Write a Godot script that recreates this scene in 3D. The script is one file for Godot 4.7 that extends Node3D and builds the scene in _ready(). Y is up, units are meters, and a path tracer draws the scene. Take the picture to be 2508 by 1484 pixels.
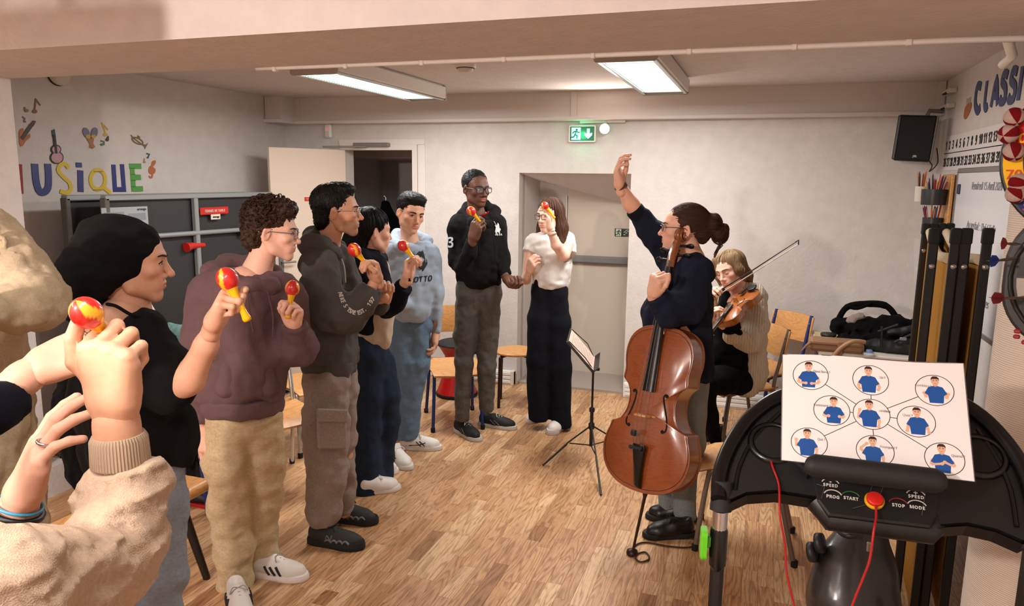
extends Node3D
# A music lesson in a low basement room: students with maracas in a row, a cellist with a raised arm, a violinist seated by the wall.
# World: y up, x along the back wall, -z away from the camera. Photo pixels are taken in the 2508 x 1484 frame.
const FOCAL := 1800.0
const EYE := Vector3(0, 1.8, 0)
const ZB := -6.0      # back wall
const XR := 1.13      # right wall
const XL := -4.3      # left wall
const YC := 2.5       # ceiling
var CB := Basis(Vector3(0.946, 0.012, -0.324).normalized(), Vector3(-0.065, 0.986, -0.154).normalized(), Vector3(0.317, 0.167, 0.934).normalized()).orthonormalized()
var used := {}
var M := {}
var jobs: Array = []

func _ready():
	setup_view()
	make_materials()
	build_room()
	build_lights()
	build_people()
	build_furniture()
	build_music()
	build_right_side()
	build_left_side()
	run_jobs()

# ---------- camera, air, light ----------
func setup_view():
	var cam := Camera3D.new()
	cam.name = "camera"
	cam.keep_aspect = Camera3D.KEEP_HEIGHT
	cam.fov = rad_to_deg(2.0 * atan(742.0 / FOCAL))
	cam.near = 0.05
	cam.far = 60.0
	add_child(cam)
	cam.transform = Transform3D(CB, EYE)
	cam.current = true
	var env := Environment.new()
	env.background_mode = Environment.BG_COLOR
	env.background_color = Color(0.02, 0.02, 0.02)
	env.tonemap_mode = Environment.TONE_MAPPER_LINEAR
	env.tonemap_exposure = 1.0
	env.sdfgi_enabled = true
	env.ssao_enabled = true
	env.ssil_enabled = true
	var we := WorldEnvironment.new()
	we.name = "environment"
	we.environment = env
	add_child(we)

func ray(x: float, y: float) -> Vector3:
	return CB * Vector3((x - 1254.0) / FOCAL, (742.0 - y) / FOCAL, -1.0)
func on_y(x: float, y: float, h: float) -> Vector3:
	var d := ray(x, y)
	return EYE + d * ((h - EYE.y) / d.y)
func on_z(x: float, y: float, z: float) -> Vector3:
	var d := ray(x, y)
	return EYE + d * (z / d.z)
func on_x(x: float, y: float, xx: float) -> Vector3:
	var d := ray(x, y)
	return EYE + d * (xx / d.x)
func at_dist(x: float, y: float, dist: float) -> Vector3:
	var d := ray(x, y)
	return EYE + d * (dist / sqrt(d.x * d.x + d.z * d.z))
func px_per_m(p: Vector3) -> float:
	return FOCAL / maxf(0.1, -(CB.transposed() * (p - EYE)).z)

# ---------- names, labels ----------
func numbered(called: String) -> String:
	if not used.has(called):
		used[called] = 0
		return called
	used[called] += 1
	return "%s_%03d" % [called, used[called]]
func tag(o: Node3D, label: String, category: String, group := "", kind := ""):
	if label: o.set_meta("label", label)
	if category: o.set_meta("category", category)
	if group: o.set_meta("group", group)
	if kind: o.set_meta("kind", kind)
	return o
func thing(called: String, at: Vector3, label: String, category: String, group := "") -> Node3D:
	var o := Node3D.new()
	o.name = numbered(called)
	add_child(o)
	o.position = at
	tag(o, label, category, group)
	return o
func put(called: String, mesh: Mesh, mat: Material, parent: Node = null, at := Vector3.ZERO, basis := Basis.IDENTITY) -> MeshInstance3D:
	var o := MeshInstance3D.new()
	o.name = called if parent else numbered(called)
	o.mesh = mesh
	o.material_override = mat
	(parent if parent else self).add_child(o, true)
	o.transform = Transform3D(basis, at)
	return o
func struct(called: String, mesh: Mesh, mat: Material, at := Vector3.ZERO, basis := Basis.IDENTITY) -> MeshInstance3D:
	var o := put(called, mesh, mat, null, at, basis)
	o.set_meta("kind", "structure")
	return o
# basis whose y runs along d
func along(d: Vector3, hint := Vector3(0, 0, 1)) -> Basis:
	var y := d.normalized()
	var x := y.cross(hint)
	if x.length() < 0.01: x = y.cross(Vector3(1, 0, 0))
	x = x.normalized()
	return Basis(x, y, x.cross(y))

# ---------- mesh collector ----------
class MB:
	var v := PackedVector3Array()
	var n := PackedVector3Array()
	var u := PackedVector2Array()
	var c := PackedColorArray()
	var i := PackedInt32Array()
	var col := Color.WHITE
	func add(p: Vector3, nn: Vector3, uv := Vector2.ZERO) -> int:
		v.append(p); n.append(nn); u.append(uv); c.append(col)
		return v.size() - 1
	func tri(a: Vector3, b: Vector3, d: Vector3):
		var nn := (d - a).cross(b - a).normalized()
		var k := v.size()
		add(a, nn, Vector2(0, 0)); add(b, nn, Vector2(1, 0)); add(d, nn, Vector2(1, 1))
		i.append_array([k, k + 1, k + 2])
	func quad(a: Vector3, b: Vector3, d: Vector3, e: Vector3):
		var nn := (d - a).cross(b - a).normalized()
		var k := v.size()
		add(a, nn, Vector2(0, 0)); add(b, nn, Vector2(1, 0)); add(d, nn, Vector2(1, 1)); add(e, nn, Vector2(0, 1))
		i.append_array([k, k + 1, k + 2, k, k + 2, k + 3])
	func box(ctr: Vector3, size: Vector3, bev := 0.0, b := Basis.IDENTITY):
		var h := size / 2
		bev = minf(bev, minf(h.x, minf(h.y, h.z)) * 0.8)
		for ax in 3:
			for s in [-1.0, 1.0]:
				var e1 := (ax + 1) % 3
				var e2 := (ax + 2) % 3
				var pts := []
				for q in [[-1, -1], [1, -1], [1, 1], [-1, 1]]:
					var p := Vector3.ZERO
					p[ax] = s * h[ax]
					p[e1] = q[0] * (h[e1] - bev)
					p[e2] = q[1] * (h[e2] - bev)
					pts.append(ctr + b * p)
				if s > 0: quad(pts[0], pts[3], pts[2], pts[1])
				else: quad(pts[0], pts[1], pts[2], pts[3])
		if bev <= 0.0: return
		for ax in 3:
			var e1 := (ax + 1) % 3
			var e2 := (ax + 2) % 3
			for s1 in [-1.0, 1.0]:
				for s2 in [-1.0, 1.0]:
					var pts := []
					for q in [[-1, 0], [1, 0], [1, 1], [-1, 1]]:
						var p := Vector3.ZERO
						p[ax] = q[0] * (h[ax] - bev)
						p[e1] = s1 * (h[e1] - (bev if q[1] else 0.0))
						p[e2] = s2 * (h[e2] - (0.0 if q[1] else bev))
						pts.append(ctr + b * p)
					if s1 * s2 > 0: quad(pts[0], pts[1], pts[2], pts[3])
					else: quad(pts[0], pts[3], pts[2], pts[1])
		for sx in [-1.0, 1.0]:
			for sy in [-1.0, 1.0]:
				for sz in [-1.0, 1.0]:
					var s := Vector3(sx, sy, sz)
					var a: Vector3 = ctr + b * (s * Vector3(h.x, h.y - bev, h.z - bev))
					var d: Vector3 = ctr + b * (s * Vector3(h.x - bev, h.y, h.z - bev))
					var e: Vector3 = ctr + b * (s * Vector3(h.x - bev, h.y - bev, h.z))
					if sx * sy * sz > 0: tri(a, e, d)
					else: tri(a, d, e)
	# rings of points, all the same count, joined in order; smooth
	func loft(rings: Array, closed_ring := true, cap := true, loop := false):
		var m: int = rings[0].size()
		var k := v.size()
		var L := rings.size()
		for r in L:
			for j in m:
				var jp: Vector3 = rings[r][(j + 1) % m if closed_ring else mini(j + 1, m - 1)]
				var jm: Vector3 = rings[r][(j - 1 + m) % m if closed_ring else maxi(j - 1, 0)]
				var rp: Vector3 = rings[(r + 1) % L if loop else mini(r + 1, L - 1)][j]
				var rm: Vector3 = rings[(r - 1 + L) % L if loop else maxi(r - 1, 0)][j]
				var nn := (jp - jm).cross(rp - rm)
				add(rings[r][j], nn.normalized() if nn.length() > 1e-12 else Vector3.UP, Vector2(float(j) / m, float(r) / L))
		for r in (L if loop else L - 1):
			var r2 := (r + 1) % L
			for j in (m if closed_ring else m - 1):
				var j2 := (j + 1) % m
				var a := k + r * m + j
				var b := k + r * m + j2
				var d := k + r2 * m + j2
				var e := k + r2 * m + j
				i.append_array([a, e, d, a, d, b])
		if cap and closed_ring and not loop:
			for r in [0, L - 1]:
				var ctr := Vector3.ZERO
				for p in rings[r]: ctr += p
				ctr /= m
				for j in m:
					if r == 0: tri(ctr, rings[r][j], rings[r][(j + 1) % m])
					else: tri(ctr, rings[r][(j + 1) % m], rings[r][j])
	func tube(pts: Array, rad, sides := 8, cap := true, loop := false, flat := 1.0, hint := Vector3(0.13, 0.21, 0.97)):
		var rings := []
		var L := pts.size()
		var x := Vector3.ZERO
		for r in L:
			var a: Vector3 = pts[(r - 1 + L) % L if loop else maxi(r - 1, 0)]
			var b: Vector3 = pts[(r + 1) % L if loop else mini(r + 1, L - 1)]
			var t := (b - a).normalized()
			if r == 0:
				x = t.cross(hint)
				if x.length() < 0.05: x = t.cross(Vector3(1, 0, 0))
				x = x.normalized()
			else:
				x = (x - t * x.dot(t)).normalized()
			var y := t.cross(x)
			var R: float = rad[r] if rad is Array or rad is PackedFloat32Array else rad
			var ring := []
			for j in sides:
				var w := TAU * j / sides
				ring.append(pts[r] + x * cos(w) * R + y * sin(w) * R * flat)
			rings.append(ring)
		loft(rings, true, cap, loop)
	# profile: Vector2(radius, height), spun about y of xf
	func lathe(prof: Array, seg := 24, xf := Transform3D.IDENTITY):
		var rings := []
		for p in prof:
			var ring := []
			for j in seg:
				var w := -TAU * j / seg
				ring.append(xf * Vector3(p.x * cos(w), p.y, p.x * sin(w)))
			rings.append(ring)
		loft(rings, true, true)
	func ball(ctr: Vector3, r: Vector3, b := Basis.IDENTITY, seg := 16, rows := 10):
		var prof := []
		for k in rows + 1:
			var w := PI * k / rows - PI / 2
			prof.append(Vector2(maxf(cos(w), 0.001), sin(w)))
		lathe(prof, seg, Transform3D(b * Basis.from_scale(r), ctr))
	# flat outline in the xy of xf, thickness along +z
	func slab(poly: PackedVector2Array, th: float, xf := Transform3D.IDENTITY, bev := 0.0, back := true):
		var pg := poly
		if Geometry2D.is_polygon_clockwise(pg): pg.reverse()
		var top := pg
		if bev > 0.0:
			var off := Geometry2D.offset_polygon(pg, -bev)
			if off.size() == 1 and off[0].size() >= 3: top = off[0]
			else: bev = 0.0
		for side in ([0, 1] if back else [1]):
			var q := top if side == 1 else pg
			var t := Geometry2D.triangulate_polygon(q)
			var k := v.size()
			var nn := (xf.basis * Vector3(0, 0, 1 if side == 1 else -1)).normalized()
			for p in q: add(xf * Vector3(p.x, p.y, th if side == 1 else 0.0), nn, p)
			for j in range(0, t.size(), 3):
				var q0 := q[t[j]]
				var ccw := (q[t[j + 1]] - q0).cross(q[t[j + 2]] - q0) > 0
				if ccw == (side == 1): i.append_array([k + t[j], k + t[j + 2], k + t[j + 1]])
				else: i.append_array([k + t[j], k + t[j + 1], k + t[j + 2]])
		var m := pg.size()
		var hz := th - bev
		for j in m:
			var a := pg[j]
			var b := pg[(j + 1) % m]
			quad(xf * Vector3(a.x, a.y, 0), xf * Vector3(a.x, a.y, hz), xf * Vector3(b.x, b.y, hz), xf * Vector3(b.x, b.y, 0))
		if bev > 0.0:
			var m2 := top.size()
			if m2 == m:
				var off0 := 0
				var best := 1e9
				for j in m:
					if top[j].distance_to(pg[0]) < best: best = top[j].distance_to(pg[0]); off0 = j
				for j in m:
					var a := pg[j]
					var b := pg[(j + 1) % m]
					var a2 := top[(j + off0) % m]
					var b2 := top[(j + 1 + off0) % m]
					quad(xf * Vector3(a.x, a.y, hz), xf * Vector3(a2.x, a2.y, th), xf * Vector3(b2.x, b2.y, th), xf * Vector3(b.x, b.y, hz))
			else:
				for j in m2:
					var a := top[j]
					var b := top[(j + 1) % m2]
					quad(xf * Vector3(a.x, a.y, 0), xf * Vector3(a.x, a.y, th), xf * Vector3(b.x, b.y, th), xf * Vector3(b.x, b.y, 0))
	func mesh() -> ArrayMesh:
		var am := ArrayMesh.new()
		if v.is_empty(): return am
		var arr := []
		arr.resize(Mesh.ARRAY_MAX)
		arr[Mesh.ARRAY_VERTEX] = v
		arr[Mesh.ARRAY_NORMAL] = n
		arr[Mesh.ARRAY_TEX_UV] = u
		arr[Mesh.ARRAY_COLOR] = c
		arr[Mesh.ARRAY_INDEX] = i
		am.add_surface_from_arrays(Mesh.PRIMITIVE_TRIANGLES, arr)
		return am

func box_mesh(size: Vector3, bev := 0.0) -> ArrayMesh:
	var b := MB.new()
	b.box(Vector3.ZERO, size, bev)
	return b.mesh()
func slab_mesh(pts: Array, th: float, bev := 0.0) -> ArrayMesh:
	var b := MB.new()
	b.slab(PackedVector2Array(pts), th, Transform3D.IDENTITY, bev)
	return b.mesh()
func tube_mesh(pts: Array, rad, sides := 10, loop := false) -> ArrayMesh:
	var b := MB.new()
	b.tube(pts, rad, sides, true, loop)
	return b.mesh()
func lathe_mesh(prof: Array, seg := 24) -> ArrayMesh:
	var b := MB.new()
	b.lathe(prof, seg)
	return b.mesh()
func smooth_path(pts: Array, per := 6, loop := false) -> Array:
	var out := []
	var m := pts.size()
	for k in (m if loop else m - 1):
		var p0 = pts[(k - 1 + m) % m if loop else maxi(k - 1, 0)]
		var p1 = pts[k]
		var p2 = pts[(k + 1) % m]
		var p3 = pts[(k + 2) % m if loop else mini(k + 2, m - 1)]
		for s in per:
			out.append(p1.cubic_interpolate(p2, p0, p3, float(s) / per))
	if not loop: out.append(pts[m - 1])
	return out
func ellipse_pts(rx: float, ry: float, seg := 24) -> Array:
	var o := []
	for k in seg: o.append(Vector2(cos(TAU * k / seg) * rx, sin(TAU * k / seg) * ry))
	return o
func round_rect(w: float, h: float, r: float, seg := 5) -> Array:
	var o := []
	for q in 4:
		var cx := (w / 2 - r) * (1 if q in [0, 3] else -1)
		var cy := (h / 2 - r) * (1 if q in [0, 1] else -1)
		for k in seg + 1:
			var a := PI / 2 * (q + float(k) / seg)
			o.append(Vector2(cx + cos(a) * r, cy + sin(a) * r))
	return o
func text_mesh(s: String, size: float, depth: float, bold := false) -> TextMesh:
	var t := TextMesh.new()
	var f := SystemFont.new()
	f.font_names = PackedStringArray(["Droid Sans"])
	if bold: f.font_weight = 700
	t.font = f
	t.text = s
	t.font_size = 32
	t.pixel_size = size / 32.0
	t.depth = depth
	t.curve_step = 2.0
	return t

# ---------- materials ----------
func noise(freq: float, seed_ := 1, oct := 3) -> FastNoiseLite:
	var f := FastNoiseLite.new()
	f.seed = seed_
	f.noise_type = FastNoiseLite.TYPE_SIMPLEX_SMOOTH
	f.frequency = freq
	f.fractal_octaves = oct
	return f
func mat(c: Color, rough := 0.7, metal := 0.0) -> StandardMaterial3D:
	var m := StandardMaterial3D.new()
	m.albedo_color = c
	m.roughness = rough
	m.metallic = metal
	m.metallic_specular = 0.5
	return m
func triplanar(m: StandardMaterial3D, scale: float, world := false):
	m.uv1_triplanar = true
	m.uv1_world_triplanar = world
	m.uv1_scale = Vector3.ONE * scale
	return m
func vcol(m: StandardMaterial3D) -> StandardMaterial3D:
	m.vertex_color_use_as_albedo = true
	return m
func tex_of(im: Image) -> ImageTexture:
	im.generate_mipmaps()
	return ImageTexture.create_from_image(im)
# a tiling greyscale cloud: base brightness lo..hi
func cloud_tex(freq: float, lo: float, hi: float, seed_ := 1, size := 256, oct := 4) -> ImageTexture:
	var im := noise(freq, seed_, oct).get_seamless_image(size, size, false, false, 0.2, true)
	im.convert(Image.FORMAT_RGB8)
	for y in size:
		for x in size:
			var g := lerpf(lo, hi, im.get_pixel(x, y).r)
			im.set_pixel(x, y, Color(g, g, g))
	return tex_of(im)
func bump_tex(im: Image, strength: float) -> ImageTexture:
	im.convert(Image.FORMAT_RGBA8)
	im.bump_map_to_normal_map(strength)
	return tex_of(im)
func fabric(c: Color, weave := "jersey", rough := 0.95) -> StandardMaterial3D:
	var m := mat(c, rough)
	m.metallic_specular = 0.25
	m.albedo_texture = T[weave]
	m.normal_enabled = true
	m.normal_texture = T[weave + "_n"]
	m.normal_scale = 0.6
	m.rim_enabled = true
	m.rim = 0.25
	m.rim_tint = 0.8
	triplanar(m, 9.0)
	return m
func plaster(c: Color) -> StandardMaterial3D:
	var m := mat(c, 0.9)
	m.metallic_specular = 0.3
	m.albedo_texture = T.plaster
	m.normal_enabled = true
	m.normal_texture = T.plaster_n
	m.normal_scale = 0.25
	triplanar(m, 1.3, true)
	return m
var T := {}
func oak_image(seed_: int, amp := 1.0, w := 512, h := 256) -> Image:
	var warp := noise(0.004, seed_, 3)
	var fine := noise(0.05, seed_ + 7, 2)
	var pore := noise(0.35, seed_ + 9, 1)
	var im := Image.create(w, h, false, Image.FORMAT_RGB8)
	for y in h:
		for x in w:
			var a := warp.get_noise_2d(x * 0.35, y * 1.9)
			var r := sin((a * 7.0 + y * 0.012) * TAU) * 0.5 + 0.5
			r = pow(r, 3.0)
			var f := fine.get_noise_2d(x * 0.12, y * 2.2)
			var p := maxf(0.0, pore.get_noise_2d(x * 0.10, y * 1.6) - 0.25)
			var g := 1.0 - (0.20 * r - 0.09 * f + 0.45 * p) * amp
			im.set_pixel(x, y, Color(clampf(g, 0, 1), clampf(g * 0.985 - 0.03 * r * amp, 0, 1), clampf(g * 0.96 - 0.06 * r * amp, 0, 1)))
	return im
func make_materials():
	T.plaster = cloud_tex(0.02, 0.955, 1.0, 3)
	T.plaster_n = bump_tex(noise(0.09, 4, 4).get_seamless_image(256, 256), 2.0)
	T.jersey = cloud_tex(0.06, 0.86, 1.0, 5)
	T.jersey_n = bump_tex(noise(0.25, 6, 3).get_seamless_image(256, 256), 3.0)
	T.denim = cloud_tex(0.03, 0.84, 1.0, 8)
	T.denim_n = T.jersey_n
	var rib := Image.create(256, 64, false, Image.FORMAT_RGB8)
	var ribc := Image.create(256, 64, false, Image.FORMAT_RGB8)
	for x in 256:
		var g := 0.5 + 0.5 * cos(TAU * x / 16.0)
		rib.fill_rect(Rect2i(x, 0, 1, 64), Color(g, g, g))
		g = 0.9 + 0.1 * g
		ribc.fill_rect(Rect2i(x, 0, 1, 64), Color(g, g, g))
	T.rib = tex_of(ribc)
	T.rib_n = bump_tex(rib, 6.0)
	T.oak = tex_of(oak_image(11, 0.85))
	T.oak2 = tex_of(oak_image(57, 0.85))
	T.wood = tex_of(oak_image(91, 0.4))
	M.wall = plaster(Color(0.815, 0.79, 0.77))
	M.ceiling = plaster(Color(0.845, 0.81, 0.795))
	M.trim = mat(Color(0.84, 0.81, 0.785), 0.6)
	M.white = mat(Color(0.88, 0.87, 0.85), 0.5)
	M.offwhite = mat(Color(0.82, 0.79, 0.74), 0.55)
	M.black = mat(Color(0.035, 0.034, 0.034), 0.5)
	M.black_gloss = mat(Color(0.03, 0.028, 0.028), 0.22)
	M.plastic = mat(Color(0.05, 0.05, 0.052), 0.42)
	M.rubber = mat(Color(0.045, 0.045, 0.045), 0.85)
	M.chrome = mat(Color(0.75, 0.75, 0.75), 0.25, 1.0)
	M.steel = mat(Color(0.45, 0.44, 0.43), 0.4, 0.9)
	M.grey_metal = mat(Color(0.50, 0.48, 0.46), 0.45, 0.3)
	M.red = mat(Color(0.72, 0.06, 0.05), 0.4)
	M.yellow = mat(Color(0.92, 0.68, 0.05), 0.4)
	M.blue_metal = mat(Color(0.05, 0.17, 0.42), 0.4)
	M.glass = mat(Color(0.9, 0.95, 1.0, 0.03), 0.05)
	M.glass.metallic_specular = 0.15
	M.glass.transparency = BaseMaterial3D.TRANSPARENCY_ALPHA
	M.ply = mat(Color(0.84, 0.62, 0.38), 0.42)
	M.ply.albedo_texture = T.wood
	triplanar(M.ply, 1.6)
	M.ply_edge = mat(Color(0.72, 0.52, 0.33), 0.55)
	M.skin_eye = vcol(mat(Color.WHITE, 0.15))

# ---------- the room ----------
func wall_boxes(called: String, list: Array, m: Material) -> MeshInstance3D:
	var b := MB.new()
	for q in list:   # [x0, x1, y0, y1, z0, z1]
		b.box(Vector3(q[0] + q[1], q[2] + q[3], q[4] + q[5]) / 2, Vector3(absf(q[1] - q[0]), absf(q[3] - q[2]), absf(q[5] - q[4])))
	return struct(called, b.mesh(), m)

func build_room():
	build_floor()
	# back wall with the doorway (x -3.66..-3.0) and the stair niche (x -1.99..-1.04)
	wall_boxes("wall_back", [[-4.5, -3.70, 0, 2.6, ZB, ZB - 0.16], [-3.70, -2.96, 2.08, 2.6, ZB, ZB - 0.16], [-2.96, -1.99, 0, 2.6, ZB, ZB - 0.16],
		[-1.99, -1.04, 1.85, 2.6, ZB, ZB - 0.16], [-1.04, 1.35, 0, 2.6, ZB, ZB - 0.16]], M.wall)
	wall_boxes("wall_left", [[XL - 0.2, XL, 0, 2.6, 2.6, ZB - 0.3]], M.wall)
	wall_boxes("wall_right", [[XR, XR + 0.2, 0, 2.6, 2.6, ZB - 0.1]], M.wall)
	wall_boxes("wall_front", [[XL - 0.2, XR + 0.2, 0, 2.6, 2.5, 2.7]], M.wall)
	wall_boxes("ceiling", [[XL - 0.2, XR + 0.2, YC, YC + 0.2, 2.7, ZB - 0.16]], M.ceiling)
	# downstand beam across the room, its pier on the left and its round column on the right
	wall_boxes("trim_1", [[XL, XR, 2.275, YC, -2.2, -2.86]], M.ceiling)
	wall_boxes("wall_pier", [[XL, -3.73, 0, 2.275, -2.2, -2.88], [XL, -3.70, 0, 0.17, -2.17, -2.99]], M.wall)
	# boxed-in duct above the back wall with battens and a ledge
	var duct := wall_boxes("trim_2", [[-4.14, XR, 2.30, YC, ZB, -5.93], [XL, -4.14, 2.30, YC, ZB, -5.70]], M.trim)
	var lb := MB.new()
	lb.box(Vector3((-4.14 + XR) / 2, 2.285, -5.955), Vector3(XR + 4.14, 0.03, 0.11), 0.004)
	lb.box(Vector3(-4.22, 2.285, -5.84), Vector3(0.17, 0.03, 0.34), 0.004)
	put("ledge", lb.mesh(), M.trim, duct)
	var bm := box_mesh(Vector3(0.05, 0.2, 0.02), 0.003)
	for x in [-4.12, -1.51, 1.10]: put("batten", bm, M.trim, duct, Vector3(x, 2.4, -5.925))
	put("batten", bm, M.trim, duct, Vector3(-4.27, 2.4, -5.695))
	# cable duct with clips along the far lower edge of the beam
	var tr := tube_mesh([Vector3(-2.2, 2.274, -2.868), Vector3(-1, 2.269, -2.868), Vector3(0.55, 2.268, -2.868), Vector3(XR, 2.258, -2.868)], 0.011, 8)
	var cable := struct("trim_3", tr, M.trim)
	for k in 9: put("clip", box_mesh(Vector3(0.02, 0.028, 0.03), 0.004), M.trim, cable, Vector3(-2.1 + k * 0.36, 2.27, -2.868))
	put("pipe_bracket", tube_mesh([Vector3(0.70, 2.28, -2.87), Vector3(0.74, 2.22, -2.93), Vector3(0.73, 2.20, -2.99)], 0.016, 8), M.offwhite, cable)
	# skirting cable trunking along the back wall: three ridges and an end cap
	for seg in [[-4.25, -3.72], [-2.94, -2.0], [-1.03, 1.1]]:
		var b := MB.new()
		b.box(Vector3((seg[0] + seg[1]) / 2, 0.062, -5.975), Vector3(seg[1] - seg[0], 0.124, 0.045), 0.004)
		for y in [0.03, 0.066, 0.1]: b.box(Vector3((seg[0] + seg[1]) / 2, y, -5.95), Vector3(seg[1] - seg[0] - 0.03, 0.026, 0.01), 0.003)
		var o := struct("baseboard_back", b.mesh(), M.white)
		put("end_cap", box_mesh(Vector3(0.03, 0.13, 0.06), 0.005), M.offwhite, o, Vector3(seg[1] - 0.015, 0.065, -5.97))
	build_niche()
	build_doorway()
	# round column with ribbed wall covering at the right
	var cm := mat(Color(0.84, 0.78, 0.72), 0.9)
	cm.albedo_texture = T.rib
	cm.normal_enabled = true
	cm.normal_texture = T.rib_n
	cm.normal_scale = 0.35
	cm.uv1_scale = Vector3(3, 1, 1)
	var cl := MB.new()
	cl.lathe([Vector2(0.2, 0), Vector2(0.2, 2.275)], 48)
	for k in cl.u.size(): cl.u[k] = Vector2(cl.v[k].y * 3.2, float(k % 48) / 48)
	struct("column_right", cl.mesh(), cm, Vector3(0.885, 0, -2.53))

func build_floor():
	var base := wall_boxes("floor", [[XL - 0.2, XR + 0.2, -0.2, -0.006, 2.7, ZB - 0.8]], mat(Color(0.22, 0.13, 0.07), 0.8))
	var tints := [Color(0.80, 0.63, 0.475), Color(0.84, 0.685, 0.525), Color(0.75, 0.58, 0.42), Color(0.82, 0.655, 0.49), Color(0.875, 0.735, 0.575), Color(0.66, 0.495, 0.35), Color(0.785, 0.61, 0.445)]
	var weight := [0, 0, 0, 1, 1, 3, 3, 3, 4, 2, 2, 6, 6, 5]
	var mats := []
	for k in 14:
		var m := mat(tints[k % 7], 0.36)
		m.albedo_texture = T.oak if k < 7 else T.oak2
		mats.append(m)
	var rng := RandomNumberGenerator.new()
	rng.seed = 4
	var strips := []
	var w := 0.0695
	var x := XL
	var row := 0
	while x < XR:
		var z := 2.4 - rng.randf() * 0.4
		while z > ZB - 0.8:
			var L := rng.randf_range(0.2, 0.55)
			if rng.randf() < 0.12: L = rng.randf_range(0.1, 0.2)
			var z1 := maxf(z - L, ZB - 0.8)
			if z1 > ZB or (x > -1.99 and x + w < -1.04) or (x > -3.7 and x < -2.96) or z > ZB:
				var c := Vector3(x + w / 2, 0, (z + z1) / 2)
				var q := CB.transposed() * (c - EYE)
				var sx := 1254.0 + FOCAL * q.x / -q.z
				var sy := 742.0 - FOCAL * q.y / -q.z
				var seen := q.z < -0.3 and sx > 430 and sx < 2080 and sy < 1500 and sy > 880
				strips.append([c, absf(z - z1), seen, -q.z, weight[rng.randi() % 14] + 7 * (rng.randi() % 2), rng.randf(), rng.randf()])
			z = z1
		x += w
		row += 1
	strips.sort_custom(func(a, b): return (a[2] and not b[2]) if a[2] != b[2] else a[3] < b[3])
	var rest := {}
	for k in strips.size():
		var s: Array = strips[k]
		var b: MB
		var single := k < 300 and bool(s[2])
		if single: b = MB.new()
		else:
			if not rest.has(s[4]): rest[s[4]] = MB.new()
			b = rest[s[4]]
		var at: Vector3 = Vector3.ZERO if single else s[0]
		var k0 := b.v.size()
		b.box(at + Vector3(0, -0.005, 0), Vector3(w - 0.0007, 0.01, s[1] - 0.0007), 0.0004)
		for j in range(k0, b.v.size()):
			var p: Vector3 = b.v[j] - at
			b.u[j] = Vector2(p.z / 1.5 + s[5], p.x / 0.42 + s[6])
		if single: put("plank", b.mesh(), mats[s[4]], base, s[0])
	for key in rest:
		var o := put("plank_field", rest[key].mesh(), mats[key], base)
		o.set_meta("kind", "stuff")

func build_niche():
	# recess under the stairs: side walls, a soffit that falls to the right, a door panel with a rail
	var x0 := -1.99
	var x1 := -1.04
	var zn := -6.62
	wall_boxes("wall_niche", [[x0 - 0.1, x0, 0, 2.0, ZB - 0.1, zn - 0.1], [x1, x1 + 0.1, 0, 2.0, ZB - 0.1, zn - 0.1], [x0 - 0.1, x1 + 0.1, 0, 2.0, zn, zn - 0.1]], M.wall)
	var b := MB.new()
	var A := Vector3(x0, 1.85, ZB - 0.02)
	var B := Vector3(x1, 1.85, ZB - 0.02)
	var Cc := Vector3(x1, 1.56, zn)
	var D := Vector3(x0, 1.78, zn)
	var up := Vector3(0, 0.3, 0)
	b.quad(A, B, Cc, D); b.quad(A + up, D + up, Cc + up, B + up); b.quad(D, Cc, Cc + up, D + up); b.quad(A, A + up, B + up, B)
	struct("ceiling_niche", b.mesh(), M.ceiling)
	var nf := wall_boxes("floor_niche", [[x0, x1, -0.1, 0.02, ZB - 0.03, zn]], mat(Color(0.62, 0.57, 0.53), 0.7))
	var door := put("door_2", slab_mesh([Vector2(0, 0), Vector2(0.66, 0), Vector2(0.66, 1.57), Vector2(0, 1.73)], 0.035), mat(Color(0.76, 0.71, 0.65), 0.55), null, Vector3(-1.71, 0.02, zn + 0.005))
	door.set_meta("kind", "structure")
	put("push_rail", box_mesh(Vector3(0.62, 0.07, 0.05), 0.015), mat(Color(0.45, 0.44, 0.43), 0.5), door, Vector3(0.35, 1.06, 0.06))
	put("door_stop", box_mesh(Vector3(0.012, 1.62, 0.04), 0.002), M.trim, door, Vector3(-0.012, 0.82, 0.02))
	# small photoluminescent sign on the panel
	var sg := thing("escape_sign", Vector3(-1.2, 1.335, zn + 0.045), "small dark green escape sign on the panel in the stair niche", "sign")
	put("plate", box_mesh(Vector3(0.135, 0.07, 0.003)), mat(Color(0.03, 0.16, 0.09), 0.4), sg)
	running_man(sg, Vector3(-0.033, 0, 0.003), 0.055, mat(Color(0.75, 0.80, 0.72), 0.5), M.black)
	var st := MB.new()
	for k in 3: st.box(Vector3(0.02 + k * 0.016, -0.018 + k * 0.016, 0.003), Vector3(0.018, 0.006, 0.002))
	st.tube([Vector3(0.012, 0.0, 0.003), Vector3(0.05, 0.03, 0.003)], 0.003, 4)
	put("stair_arrow", st.mesh(), mat(Color(0.75, 0.80, 0.72), 0.5), sg)

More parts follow.
